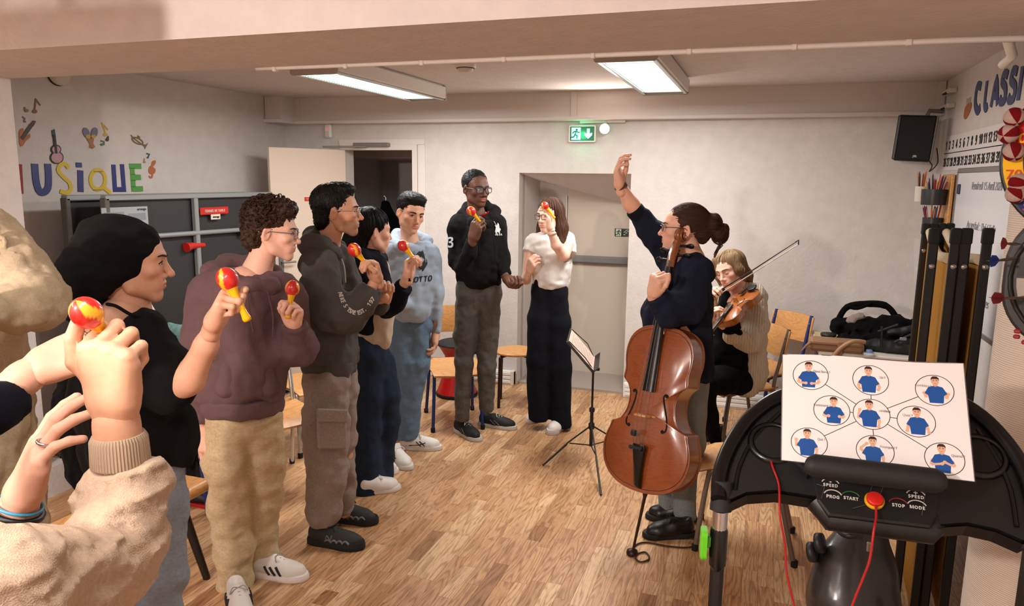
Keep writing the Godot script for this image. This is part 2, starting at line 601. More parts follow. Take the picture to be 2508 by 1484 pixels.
func running_man(parent: Node3D, at: Vector3, s: float, panel: Material, ink: Material):
	var p := put("door_field", box_mesh(Vector3(s * 0.9, s * 1.15, 0.002)), panel, parent, at)
	var b := MB.new()
	b.ball(Vector3(0.08, 0.36, 0.06) * s, Vector3(0.1, 0.1, 0.02) * s, Basis.IDENTITY, 10, 6)
	for seg in [[0.05, 0.24, -0.08, -0.08], [-0.08, -0.08, 0.16, -0.2], [0.16, -0.2, 0.12, -0.46], [-0.08, -0.08, -0.2, -0.32], [-0.2, -0.32, -0.44, -0.34], [0.05, 0.22, 0.26, 0.1], [0.26, 0.1, 0.4, 0.16], [0.03, 0.22, -0.2, 0.18], [-0.2, 0.18, -0.3, 0.02]]:
		b.tube([Vector3(seg[0], seg[1], 0.06) * s, Vector3(seg[2], seg[3], 0.06) * s], 0.055 * s, 5)
	put("running_figure", b.mesh(), ink, p)

func build_doorway():
	# dark cloakroom behind the doorway
	wall_boxes("wall_cloakroom", [[-4.6, -4.45, 0, 2.6, ZB - 0.16, -8.2], [-2.7, -2.6, 0, 2.6, ZB - 0.16, -8.2], [-4.6, -2.6, 0, 2.6, -8.1, -8.2]], M.wall)
	wall_boxes("ceiling_cloakroom", [[-4.6, -2.6, 2.35, 2.5, ZB - 0.16, -8.2], [-4.5, -3.2, 2.0, 2.36, -7.2, -8.1]], M.ceiling)
	wall_boxes("floor_cloakroom", [[-4.6, -2.6, -0.1, 0, ZB - 0.82, -8.2]], mat(Color(0.35, 0.28, 0.22), 0.6))
	# frame
	var fr := wall_boxes("door_1", [[-3.72, -3.67, 0, 2.04, ZB + 0.012, ZB - 0.14], [-2.99, -2.94, 0, 2.04, ZB + 0.012, ZB - 0.14], [-3.72, -2.94, 2.04, 2.09, ZB + 0.012, ZB - 0.14]], M.trim)
	var arch := MB.new()
	arch.box(Vector3(-2.90, 1.042, ZB + 0.006), Vector3(0.07, 2.084, 0.014), 0.003)
	arch.box(Vector3(-3.30, 2.11, ZB + 0.006), Vector3(0.86, 0.05, 0.014), 0.003)
	put("architrave", arch.mesh(), M.trim, fr)
	# the leaf stands open towards the room
	var hinge := Vector3(-3.67, 0, ZB + 0.02)
	var dir := Vector3(-0.345, 0, 0.64).normalized()
	var leaf := thing("door_leaf", hinge, "cream flush door standing open beside the table tennis table", "door")
	var bs := Basis(dir, Vector3.UP, dir.cross(Vector3.UP))
	put("panel", box_mesh(Vector3(0.73, 2.03, 0.04), 0.003), mat(Color(0.86, 0.79, 0.72), 0.5), leaf, bs * Vector3(0.365, 1.025, 0), bs)
	var side := 1.0 if (bs.z.dot(EYE - hinge) > 0) else -1.0
	put("red_notice", box_mesh(Vector3(0.12, 0.035, 0.002)), mat(Color(0.75, 0.16, 0.10), 0.5), leaf, bs * Vector3(0.36, 1.60, side * 0.022), bs)
	var nb := MB.new()
	nb.box(Vector3(0, 0.006, 0), Vector3(0.09, 0.004, 0.001)); nb.box(Vector3(0, -0.006, 0), Vector3(0.07, 0.004, 0.001))
	put("lettering", nb.mesh(), mat(Color(0.9, 0.7, 0.6), 0.5), leaf, bs * Vector3(0.36, 1.60, side * 0.0235), bs)
	var hp := put("handle_plate", box_mesh(Vector3(0.045, 0.22, 0.008), 0.003), M.grey_metal, leaf, bs * Vector3(0.66, 1.03, side * 0.024), bs)
	put("lever", tube_mesh([Vector3(0, 0.03, 0), Vector3(0, 0.03, 0.05 * side), Vector3(-0.11, 0.03, 0.05 * side)], 0.009, 8), M.grey_metal, hp)
	var cl := MB.new()
	cl.box(Vector3(-3.38, 2.085, ZB + 0.035), Vector3(0.36, 0.035, 0.045), 0.006)
	cl.tube([Vector3(-3.42, 2.068, ZB + 0.05), Vector3(-3.78, 2.06, ZB + 0.20)], 0.008, 6)
	var dc := thing("door_closer", Vector3.ZERO, "slim grey door closer arm above the open doorway", "door closer")
	put("closer_body", cl.mesh(), M.grey_metal, dc)
	# coats on hooks, dim in the cloakroom
	var cn := 0
	for q in [[-4.08, -6.75, 1.62, Color(0.05, 0.09, 0.17), "long dark blue coat hanging just inside the doorway"], [-3.92, -7.2, 1.55, Color(0.03, 0.035, 0.04), "black padded coat hanging deeper in the dim cloakroom"], [-3.3, -7.6, 1.35, Color(0.12, 0.15, 0.17), "grey blue scarf coat hanging below the dark coats"]]:
		var t := thing("hanging_coat", Vector3(q[0], q[2] - 1.0, q[1]), q[4], "coat", "coats in the cloakroom")
		sdf_part(t, "cloth", [[[Vector3(0, 0.95, 0), 0.05], [Vector3(0.03, 0.7, 0), 0.13], [Vector3(0.05, 0.3, 0), 0.16], [Vector3(0.03, 0.05, 0), 0.15]], [[Vector3(-0.1, 0.72, 0.05), 0.06], [Vector3(-0.13, 0.3, 0.07), 0.055]], [[Vector3(0.14, 0.7, 0.05), 0.06], [Vector3(0.2, 0.3, 0.08), 0.055]]], fabric(q[3]), 0.02, 0.06, {"fold": 0.02})
		put("hook", tube_mesh([Vector3(0, 0.95, 0), Vector3(0, 1.03, -0.01), Vector3(-0.02, 1.05, 0)], 0.008, 6), M.chrome, t)
		cn += 1

# ---------- lights and what hangs from the ceiling ----------
func luminaire(x: float, z0: float, z1: float, label: String, energy: float, tint: Color):
	var t := thing("ceiling_light", Vector3(x, YC, (z0 + z1) / 2), label, "ceiling light", "fluorescent ceiling lights")
	var L := absf(z1 - z0)
	var w := 0.32
	var body := mat(Color(0.84, 0.82, 0.79), 0.4)
	var b := MB.new()
	b.box(Vector3(0, -0.004, 0), Vector3(w - 0.05, 0.008, L - 0.04))
	b.box(Vector3(0, -0.055, 0), Vector3(w, 0.09, L), 0.006)
	put("housing", b.mesh(), body, t)
	for s in [-1, 1]:
		put("end_cap", slab_mesh(round_rect(w + 0.004, 0.115, 0.02), 0.012, 0.002), mat(Color(0.66, 0.63, 0.6), 0.45), t, Vector3(0, -0.06, s * L / 2 - (0.006 if s < 0 else 0.006)))
		put("side_rail", box_mesh(Vector3(0.022, 0.014, L), 0.003), M.chrome, t, Vector3(s * (w / 2 - 0.02), -0.106, 0))
	var lit := mat(Color(0.95, 0.97, 0.95), 0.4)
	lit.emission_enabled = true
	lit.emission = Color(0.90, 1.0, 0.97)
	lit.emission_energy_multiplier = 3.2
	put("light_panel", box_mesh(Vector3(w - 0.075, 0.004, L - 0.2)), lit, t, Vector3(0, -0.1, 0))
	var lv := MB.new()
	for k in 46: lv.box(Vector3(0, -0.106, -L / 2 + 0.12 + k * (L - 0.24) / 45.0), Vector3(w - 0.07, 0.004, 0.002))
	put("louvre", lv.mesh(), mat(Color(0.8, 0.82, 0.8), 0.3, 0.6), t)
	var al := AreaLight3D.new()
	al.name = "tube_glow"
	al.area_size = Vector2(w - 0.08, L - 0.2)
	al.light_energy = energy
	al.light_color = tint
	al.shadow_enabled = true
	al.area_range = 14.0
	t.add_child(al)
	al.position = Vector3(0, -0.122, 0)
	al.rotation = Vector3(-PI / 2, 0, 0)
	return t

func build_lights():
	var cool := Color(1.0, 0.985, 0.975)
	luminaire(-2.54, -5.36, -3.83, "long ceiling light over the students with the doorway beyond", 4.6, cool)
	luminaire(-0.71, -5.33, -3.80, "long ceiling light above the cellist with louvred panel", 4.7, cool)
	luminaire(-2.54, -0.9, 0.6, "ceiling light on the near side of the beam towards the pier", 2.8, cool)
	luminaire(-0.71, -0.9, 0.6, "ceiling light on the near side of the beam over the treadmill", 2.2, cool)
	# emergency spot beside the exit sign
	var warm := Color(1.0, 0.93, 0.89)
	var rail := thing("emergency_spot", Vector3(-1.25, 2.2, ZB + 0.05), "small glowing round spot lamp beside the green exit sign", "spot lamp")
	put("rail", box_mesh(Vector3(0.37, 0.03, 0.05), 0.004), M.offwhite, rail, Vector3(-0.03, 0.065, -0.02))
	put("arm", tube_mesh([Vector3(0, 0.06, 0), Vector3(0, 0.03, 0.02)], 0.012, 8), M.offwhite, rail)
	var hot := mat(Color(1, 1, 1), 0.3)
	hot.emission_enabled = true
	hot.emission = Color(1.0, 0.93, 0.85)
	hot.emission_energy_multiplier = 7.0
	var bulb := MB.new()
	bulb.ball(Vector3.ZERO, Vector3.ONE * 0.033, Basis.IDENTITY, 20, 12)
	put("bulb", bulb.mesh(), hot, rail, Vector3(0, 0, 0.035))
	put("shade", lathe_mesh([Vector2(0.012, -0.01), Vector2(0.032, 0.0), Vector2(0.042, 0.045), Vector2(0.039, 0.045), Vector2(0.03, 0.004)], 24), M.white, rail, Vector3(0, 0, 0.0), Basis(Vector3.RIGHT, PI / 2))
	var sl := SpotLight3D.new()
	sl.name = "lamp_glow"
	sl.light_energy = 0.5
	sl.light_color = warm
	sl.light_size = 0.04
	sl.spot_angle = 84.0
	sl.spot_angle_attenuation = 0.3
	sl.spot_range = 14.0
	sl.spot_attenuation = 2.0
	sl.shadow_enabled = true
	rail.add_child(sl)
	sl.position = Vector3(0, 0, 0.085)
	sl.rotation = Vector3(0.15, PI, 0)
	# its twin on the near part of the room, behind the photographer
	var twin := thing("emergency_spot", Vector3(-1.7, 2.27, 1.0), "small glowing round spot lamp hung behind the beam near the pier", "spot lamp")
	put("arm", tube_mesh([Vector3(0, 0.03, 0), Vector3(0, 0.23, 0)], 0.01, 8), M.offwhite, twin)
	put("bulb", bulb.mesh(), hot, twin)
	omni(twin, Vector3(0, 0, -0.05), 7.6, warm, 0.07)
	# unseen hung box, added to cast a shadow on a corner of the beam
	var caster := thing("shadow_caster", Vector3(-2.18, 2.31, -0.9), "plain white box hung unseen before the beam, added for its shadow", "shadow_caster")
	put("casing", box_mesh(Vector3(0.5, 0.11, 0.4), 0.015), M.white, caster)
	put("pole", tube_mesh([Vector3(0, 0.05, 0), Vector3(0, 0.19, 0)], 0.02, 10), M.grey_metal, caster)
	put("lens", lathe_mesh([Vector2(0.03, 0), Vector2(0.035, 0.03), Vector2(0.02, 0.031)], 16), M.black_gloss, caster, Vector3(0.1, 0, -0.2), Basis(Vector3.RIGHT, -PI / 2))
	# exit sign: lit green panel with a running figure and an arrow
	var ex := thing("exit_sign", Vector3(-1.446, 2.167, ZB + 0.02), "lit green exit sign with running figure and down arrow", "exit sign")
	put("frame", slab_mesh(round_rect(0.225, 0.135, 0.012), 0.035, 0.003), M.white, ex, Vector3(0, 0, -0.02))
	var gm := mat(Color(0.02, 0.30, 0.20), 0.3)
	gm.emission_enabled = true
	gm.emission = Color(0.0, 0.42, 0.25)
	gm.emission_energy_multiplier = 0.35
	put("sign_face", box_mesh(Vector3(0.2, 0.112, 0.004)), gm, ex, Vector3(0, 0, 0.016))
	var wm := mat(Color(0.7, 0.9, 0.95), 0.4)
	wm.emission_enabled = true
	wm.emission = Color(0.65, 0.95, 1.0)
	wm.emission_energy_multiplier = 0.75
	running_man(ex, Vector3(-0.05, 0, 0.019), 0.085, wm, mat(Color(0.02, 0.33, 0.24), 0.4))
	put("arrow", slab_mesh([Vector2(-0.012, 0.04), Vector2(0.012, 0.04), Vector2(0.012, 0.0), Vector2(0.032, 0.008), Vector2(0.032, -0.012), Vector2(0, -0.042), Vector2(-0.032, -0.012), Vector2(-0.032, 0.008), Vector2(-0.012, 0.0)], 0.002), wm, ex, Vector3(0.052, 0, 0.018))
	var sg := omni(ex, Vector3(0, -0.01, 0.06), 0.02, Color(0.3, 1.0, 0.7), 0.04)
	# motion detector over the door, smoke detectors on the ceiling
	var pd := thing("motion_detector", Vector3(-3.83, 2.21, ZB + 0.02), "small white motion detector with a red light above the door", "motion detector")
	put("shell", box_mesh(Vector3(0.07, 0.125, 0.045), 0.012), M.white, pd)
	put("lens_window", box_mesh(Vector3(0.045, 0.05, 0.01), 0.004), M.offwhite, pd, Vector3(0, -0.025, 0.02))
	var rl := mat(Color(0.9, 0.2, 0.2), 0.4)
	rl.emission_enabled = true
	rl.emission = Color(1, 0.15, 0.15)
	rl.emission_energy_multiplier = 1.5
	put("signal_light", box_mesh(Vector3(0.012, 0.01, 0.004), 0.002), rl, pd, Vector3(0.005, 0.022, 0.023))
	for q in [[1140, 170, "round white smoke detector on the ceiling between the two lights"]]:
		var p := on_y(q[0], q[1], YC - 0.03)
		var sd := thing("smoke_detector", Vector3(p.x, YC, p.z), q[2], "smoke detector", "smoke detectors")
		put("base", lathe_mesh([Vector2(0.062, -0.022), Vector2(0.066, -0.016), Vector2(0.066, 0)], 28), M.white, sd)
		put("sensor_dome", lathe_mesh([Vector2(0.022, -0.05), Vector2(0.042, -0.044), Vector2(0.05, -0.03), Vector2(0.05, -0.018)], 28), M.offwhite, sd)
		put("dark_gap", lathe_mesh([Vector2(0.058, -0.026), Vector2(0.058, -0.021)], 28), M.black, sd)

func omni(parent: Node3D, at: Vector3, energy: float, c: Color, size: float) -> OmniLight3D:
	var o := OmniLight3D.new()
	o.name = "lamp_glow"
	o.light_energy = energy
	o.light_color = c
	o.light_size = size
	o.omni_range = 14.0
	o.omni_attenuation = 2.0
	o.shadow_enabled = true
	parent.add_child(o, true)
	o.position = at
	return o

# ---------- smooth solids: tapered capsules and ellipsoids joined by a smooth minimum, meshed as surface nets ----------
class SDF:
	var ty := PackedInt32Array()      # 0 tapered capsule, 1 ellipsoid, 2 ellipsoid taken away
	var A := PackedVector3Array()
	var BA := PackedVector3Array()
	var il := PackedFloat32Array()
	var ra := PackedFloat32Array()
	var rb := PackedFloat32Array()
	var kk := PackedFloat32Array()
	var inv: Array[Basis] = []
	var rad := PackedVector3Array()
	var cell := 0.01
	var fold := 0.0
	var fscale := Vector3(14, 8, 14)
	var nz: FastNoiseLite
	var fine := 0.0
	var nz2: FastNoiseLite
	var fine_scale := Vector3.ONE
	var xf := Transform3D.IDENTITY
	var ground := -1e9               # cut flat below this height (local)
	func cap(a: Vector3, b: Vector3, r1: float, r2: float, k: float):
		ty.append(0); A.append(a); BA.append(b - a)
		il.append(1.0 / maxf((b - a).length_squared(), 1e-9))
		ra.append(r1); rb.append(r2 - r1); kk.append(k); inv.append(Basis.IDENTITY); rad.append(Vector3.ONE)
	func ell(c: Vector3, r: Vector3, k: float, b := Basis.IDENTITY, take := false):
		ty.append(2 if take else 1); A.append(c); BA.append(Vector3.ZERO); il.append(0)
		ra.append(minf(r.x, minf(r.y, r.z))); rb.append(maxf(r.x, maxf(r.y, r.z))); kk.append(k); inv.append(b.transposed()); rad.append(r)
	# cut off flat at c, everything beyond along nrm, within reach R
	func cut(c: Vector3, nrm: Vector3, R: float):
		ty.append(3); A.append(c); BA.append(nrm.normalized()); il.append(0); ra.append(R); rb.append(0); kk.append(0.001); inv.append(Basis.IDENTITY); rad.append(Vector3.ONE)
	func chain(pts: Array, k: float):
		if pts.size() == 1: cap(pts[0][0], pts[0][0] + Vector3(0, 0.001, 0), pts[0][1], pts[0][1], k)
		for j in pts.size() - 1: cap(pts[j][0], pts[j + 1][0], pts[j][1], pts[j + 1][1], k)
	func one(j: int, p: Vector3) -> float:
		var q := p - A[j]
		if ty[j] == 0:
			var t := clampf(q.dot(BA[j]) * il[j], 0.0, 1.0)
			return (q - BA[j] * t).length() - (ra[j] + rb[j] * t)
		if ty[j] == 3: return q.length() - ra[j]
		q = inv[j] * q
		var r := rad[j]
		var w := q / r
		var k0 := w.length()
		var k1 := (w / r).length()
		return k0 * (k0 - 1.0) / maxf(k1, 1e-6)
	func ev(p: Vector3, list: PackedInt32Array) -> float:
		var d := 1e3
		for j in list:
			var e: float
			var q := p - A[j]
			if ty[j] == 0:
				var t := clampf(q.dot(BA[j]) * il[j], 0.0, 1.0)
				e = (q - BA[j] * t).length() - (ra[j] + rb[j] * t)
			else:
				e = one(j, p)
			var k := kk[j]
			if ty[j] == 3:
				if e < 0.0: d = maxf(d, q.dot(BA[j]))
			elif ty[j] == 2:
				var h2 := maxf(k - absf(d + e), 0.0) / k
				d = maxf(d, -e) + h2 * h2 * k * 0.25
			else:
				var h := maxf(k - absf(d - e), 0.0) / k
				d = minf(d, e) - h * h * k * 0.25
		return d
	func all() -> PackedInt32Array:
		var o := PackedInt32Array()
		for j in ty.size(): o.append(j)
		return o
	func full(p: Vector3, list: PackedInt32Array) -> float:
		var d := ev(p, list)
		if fold > 0.0 and absf(d) < 0.06: d += fold * nz.get_noise_3dv(p * fscale)
		if fine > 0.0 and absf(d) < 0.06: d += fine * nz2.get_noise_3dv(p * fine_scale)
		if p.y < ground + cell * 2.0: d = maxf(d, ground - p.y)
		return d
	# where the surface is met coming from +z at x, y (local axes)
	func front(x: float, y: float, z0 := 0.16) -> float:
		var l := all()
		var z := z0
		for s in 60:
			var d := ev(Vector3(x, y, z), l)
			if d < 0.0002: break
			z -= maxf(d * 0.8, 0.0003)
			if z < -0.2: break
		return z
	# fine strands lying on the surface, running away from a pole (or towards it)
	var strands := 0
	var s_len := 0.05
	var s_rad := 0.0016
	var s_pole := Vector3(0, 0.13, -0.03)
	var s_dir := 1.0
	var s_wave := 0.15
	var s_lift := 0.001
	func grad(p: Vector3, l: PackedInt32Array) -> Vector3:
		var e := 0.004
		return Vector3(ev(p + Vector3(e, 0, 0), l) - ev(p - Vector3(e, 0, 0), l), ev(p + Vector3(0, e, 0), l) - ev(p - Vector3(0, e, 0), l), ev(p + Vector3(0, 0, e), l) - ev(p - Vector3(0, 0, e), l)).normalized()
	func comb(out_v: PackedVector3Array, out_n: PackedVector3Array, out_i: PackedInt32Array):
		var rng := RandomNumberGenerator.new()
		rng.seed = 77
		var l := all()
		var src := out_v.size()
		if src == 0: return
		var back := xf.affine_inverse()
		var step := s_len / 6.0
		for k in strands:
			var p := back * out_v[rng.randi() % src]
			if s_dir > 0.0 and p.z > 0.045 and s_len > 0.015: continue
			var g := grad(p, l)
			var tilt := Vector3(rng.randfn(), rng.randfn(), rng.randfn()) * s_wave
			var pts := []
			for j in 7:
				p -= g * (ev(p, l) - s_lift - 0.0015 * sin(j * 0.5))
				pts.append(p)
				var d := (p - s_pole) * s_dir
				d = d.normalized() + tilt
				d = (d - g * d.dot(g)).normalized()
				p += d * step
				g = grad(p, l)
			for j in 7:
				var t: Vector3 = (pts[mini(j + 1, 6)] - pts[maxi(j - 1, 0)]).normalized()
				var x := t.cross(g).normalized()
				var r := s_rad * (0.25 + sin(PI * (j + 0.4) / 7.0))
				var up := x.cross(t)
				if up.dot(g) < 0: up = -up
				for q in [[-1.0, -0.2], [0.0, 1.0], [1.0, -0.2]]:
					out_v.append(xf * (pts[j] + (x * q[0] + up * q[1]) * r))
					out_n.append((xf.basis * (x * q[0] * 0.8 + up)).normalized())
				if j < 6:
					var a := out_v.size() - 3
					out_i.append_array([a, a + 3, a + 4, a, a + 4, a + 1, a + 1, a + 4, a + 5, a + 1, a + 5, a + 2])
	func meshed(out_v: PackedVector3Array, out_n: PackedVector3Array, out_i: PackedInt32Array):
		var lo := Vector3.ONE * 1e9
		var hi := Vector3.ONE * -1e9
		var kmax := 0.0
		for j in ty.size():
			if ty[j] >= 2: continue
			var r := maxf(ra[j], ra[j] + rb[j]) if ty[j] == 0 else rb[j]
			for p in [A[j], A[j] + BA[j]]:
				lo = lo.min(p - Vector3.ONE * r)
				hi = hi.max(p + Vector3.ONE * r)
			kmax = maxf(kmax, kk[j])
		var slack := fold + fine + 0.35 * kmax + cell
		lo -= Vector3.ONE * (slack + cell)
		hi += Vector3.ONE * (slack + cell)
		var nb := Vector3i(((hi - lo) / (cell * 4.0)).ceil()) + Vector3i.ONE
		var n := nb * 4
		var sy := n.x
		var sz := n.x * n.y
		var g := PackedFloat32Array()
		g.resize(n.x * n.y * n.z)
		g.fill(1.0)
		var active := PackedInt32Array()
		var bh := cell * 4.0 * 0.8661
		var cnt := ty.size()
		for bz in nb.z:
			for by in nb.y:
				for bx in nb.x:
					var o := lo + Vector3(bx, by, bz) * (cell * 4.0)
					var c := o + Vector3.ONE * (cell * 1.5)
					var list := PackedInt32Array()
					var dm := 1e3
					for j in cnt:
						var e := one(j, c)
						if ty[j] == 1 or ty[j] == 2: e *= 0.75 if e > 0.0 else 1.0
						if e < bh + kk[j] + fold + fine: list.append(j)
						if ty[j] < 2 and e < dm: dm = e
					if dm > bh + slack: continue
					var i0 := bx * 4 + by * 4 * sy + bz * 4 * sz
					if dm < -(bh + slack + 0.03) and ev(c, list) < -(bh + slack):
						for z in 4:
							for y in 4:
								for x in 4: g[i0 + x + y * sy + z * sz] = -1.0
						continue
					active.append_array([bx, by, bz])
					for z in 4:
						for y in 4:
							var p := o + Vector3(0, y * cell, z * cell)
							var ii := i0 + y * sy + z * sz
							for x in 4:
								g[ii + x] = full(p, list)
								p.x += cell
		var vi := PackedInt32Array()
		vi.resize(g.size())
		vi.fill(-1)
		var off := PackedInt32Array([0, 1, sy, sy + 1, sz, sz + 1, sz + sy, sz + sy + 1])
		var base := out_v.size()
		var nxf := xf.basis
		for ab in range(0, active.size(), 3):
			# cells of this block and one layer before it
			for z in range(active[ab + 2] * 4 - 1, active[ab + 2] * 4 + 4):
				for y in range(active[ab + 1] * 4 - 1, active[ab + 1] * 4 + 4):
					for x in range(active[ab] * 4 - 1, active[ab] * 4 + 4):
						if x < 0 or y < 0 or z < 0 or x >= n.x - 1 or y >= n.y - 1 or z >= n.z - 1: continue
						var q := x + y * sy + z * sz
						if vi[q] >= 0: continue
						var g0 := g[q]
						var g1 := g[q + 1]
						var g2 := g[q + sy]
						var g3 := g[q + sy + 1]
						var g4 := g[q + sz]
						var g5 := g[q + sz + 1]
						var g6 := g[q + sz + sy]
						var g7 := g[q + sz + sy + 1]
						var neg := int(g0 < 0) + int(g1 < 0) + int(g2 < 0) + int(g3 < 0) + int(g4 < 0) + int(g5 < 0) + int(g6 < 0) + int(g7 < 0)
						if neg == 0 or neg == 8: continue
						var s := Vector3.ZERO
						var m := 0.0
						if (g0 < 0) != (g1 < 0): s += Vector3(g0 / (g0 - g1), 0, 0); m += 1
						if (g2 < 0) != (g3 < 0): s += Vector3(g2 / (g2 - g3), 1, 0); m += 1
						if (g4 < 0) != (g5 < 0): s += Vector3(g4 / (g4 - g5), 0, 1); m += 1
						if (g6 < 0) != (g7 < 0): s += Vector3(g6 / (g6 - g7), 1, 1); m += 1
						if (g0 < 0) != (g2 < 0): s += Vector3(0, g0 / (g0 - g2), 0); m += 1
						if (g1 < 0) != (g3 < 0): s += Vector3(1, g1 / (g1 - g3), 0); m += 1
						if (g4 < 0) != (g6 < 0): s += Vector3(0, g4 / (g4 - g6), 1); m += 1
						if (g5 < 0) != (g7 < 0): s += Vector3(1, g5 / (g5 - g7), 1); m += 1
						if (g0 < 0) != (g4 < 0): s += Vector3(0, 0, g0 / (g0 - g4)); m += 1
						if (g1 < 0) != (g5 < 0): s += Vector3(1, 0, g1 / (g1 - g5)); m += 1
						if (g2 < 0) != (g6 < 0): s += Vector3(0, 1, g2 / (g2 - g6)); m += 1
						if (g3 < 0) != (g7 < 0): s += Vector3(1, 1, g3 / (g3 - g7)); m += 1
						s /= m
						var nn := Vector3(g1 + g3 + g5 + g7 - g0 - g2 - g4 - g6, g2 + g3 + g6 + g7 - g0 - g1 - g4 - g5, g4 + g5 + g6 + g7 - g0 - g1 - g2 - g3)
						vi[q] = out_v.size()
						out_v.append(xf * (lo + (Vector3(x, y, z) + s) * cell))
						out_n.append((nxf * nn).normalized())
		var dn := PackedInt32Array([1, sy, sz])
		var mirrored := xf.basis.determinant() < 0.0
		for ab in range(0, active.size(), 3):
			for z in range(active[ab + 2] * 4, active[ab + 2] * 4 + 4):
				for y in range(active[ab + 1] * 4, active[ab + 1] * 4 + 4):
					for x in range(active[ab] * 4, active[ab] * 4 + 4):
						if x < 1 or y < 1 or z < 1 or x >= n.x - 1 or y >= n.y - 1 or z >= n.z - 1: continue
						var q := x + y * sy + z * sz
						var inside := g[q] < 0
						for ax in 3:
							if (g[q + dn[ax]] < 0) == inside: continue
							var e1 := dn[(ax + 1) % 3]
							var e2 := dn[(ax + 2) % 3]
							var a := vi[q]
							var b := vi[q - e1]
							var c := vi[q - e1 - e2]
							var d := vi[q - e2]
							if a < 0 or b < 0 or c < 0 or d < 0: continue
							if inside != mirrored: out_i.append_array([a, c, b, a, d, c])
							else: out_i.append_array([a, b, c, a, c, d])
		if strands > 0: comb(out_v, out_n, out_i)

# a job: node to receive the mesh, list of SDF grids, base colour, paint [[centre, radii, colour]] in node axes, extra ready-made triangles
func job(node: MeshInstance3D, grids: Array, col := Color.WHITE, paint := []):
	jobs.append({"node": node, "grids": grids, "col": col, "paint": paint})
func do_job(k: int):
	var jb: Dictionary = jobs[k]
	var v := PackedVector3Array()
	var n := PackedVector3Array()
	var ix := PackedInt32Array()
	for s in jb.grids: s.meshed(v, n, ix)
	var c := PackedColorArray()
	c.resize(v.size())
	c.fill(jb.col)
	for pt in jb.paint:
		var ctr: Vector3 = pt[0]
		var r: Vector3 = pt[1]
		var b: Basis = pt[3] if pt.size() > 3 else Basis.IDENTITY
		for j in v.size():
			var q: Vector3 = b.transposed() * (v[j] - ctr) / r
			var l := q.length_squared()
			if l < 1.0: c[j] = c[j].lerp(pt[2], minf(1.0, (1.0 - l) * 3.0) * pt[2].a)
	var u := PackedVector2Array()
	u.resize(v.size())
	var arr := []
	arr.resize(Mesh.ARRAY_MAX)
	arr[Mesh.ARRAY_VERTEX] = v
	arr[Mesh.ARRAY_NORMAL] = n
	arr[Mesh.ARRAY_COLOR] = c
	arr[Mesh.ARRAY_TEX_UV] = u
	arr[Mesh.ARRAY_INDEX] = ix
	jb.arr = arr
func run_jobs():
	var id := WorkerThreadPool.add_group_task(do_job, jobs.size(), -1, true)
	WorkerThreadPool.wait_for_group_task_completion(id)
	for jb in jobs:
		var am := ArrayMesh.new()
		if jb.arr[Mesh.ARRAY_VERTEX].size(): am.add_surface_from_arrays(Mesh.PRIMITIVE_TRIANGLES, jb.arr)
		jb.node.mesh = am
	jobs.clear()

func solid(chains: Array, cell: float, k: float, opt := {}) -> SDF:
	var s := SDF.new()
	s.cell = cell
	for c in chains: s.chain(c, k)
	s.fold = opt.get("fold", 0.0)
	s.fscale = opt.get("fscale", Vector3(9, 6, 9))
	s.nz = noise(1.0, opt.get("seed", 3), 2)
	s.fine = opt.get("fine", 0.0)
	s.fine_scale = opt.get("fine_scale", Vector3(60, 60, 60))
	s.nz2 = noise(1.0, opt.get("seed", 3) + 5, 1)
	s.ground = opt.get("ground", -1e9)
	if opt.has("comb"):      # [count, length, radius, pole, direction, waviness, lift]
		var c: Array = opt.comb
		s.strands = c[0]; s.s_len = c[1]; s.s_rad = c[2]; s.s_pole = c[3]; s.s_dir = c[4]; s.s_wave = c[5]
		if c.size() > 6: s.s_lift = c[6]
	return s
func sdf_part(parent: Node3D, called: String, chains: Array, m: Material, cell: float, k: float, opt := {}) -> MeshInstance3D:
	var o := MeshInstance3D.new()
	o.name = called
	o.material_override = m
	parent.add_child(o, true)
	var s := solid(chains, cell, k, opt)
	for e in opt.get("ell", []): s.ell(e[0], e[1], e[2] if e.size() > 2 else k, e[3] if e.size() > 3 else Basis.IDENTITY)
	for e in opt.get("hem", []): s.cut(e[0], e[1], e[2])
	for e in opt.get("cut", []): s.ell(e[0], e[1], e[2] if e.size() > 2 else 0.005, e[3] if e.size() > 3 else Basis.IDENTITY, true)
	job(o, [s], opt.get("col", Color.WHITE), opt.get("paint", []))
	return o

# ---------- people ----------
# A person is laid out from joints given as [pixel x, pixel y, metres behind the person's own distance, radius in pixels].
func person(label: String, dist: float, fx: float, fy: float) -> Dictionary:
	var p := at_dist(fx, fy, dist)
	var base := Vector3(p.x, 0, p.z)
	var node := thing("person", base, label, "person", "people in the music lesson")
	return {"d": dist, "base": base, "node": node, "grids": [], "paint": [], "extra": []}
func J(P: Dictionary, x: float, y: float, dd := 0.0) -> Vector3:
	return at_dist(x, y, P.d + dd) - P.base
func ch(P: Dictionary, arr: Array) -> Array:
	var o := []
	for q in arr:
		var p := at_dist(q[0], q[1], P.d + q[2])
		o.append([p - P.base, q[3] / px_per_m(p)])
	return o
func chs(P: Dictionary, arr: Array) -> Array:
	var o := []
	for q in arr: o.append(ch(P, q))
	return o
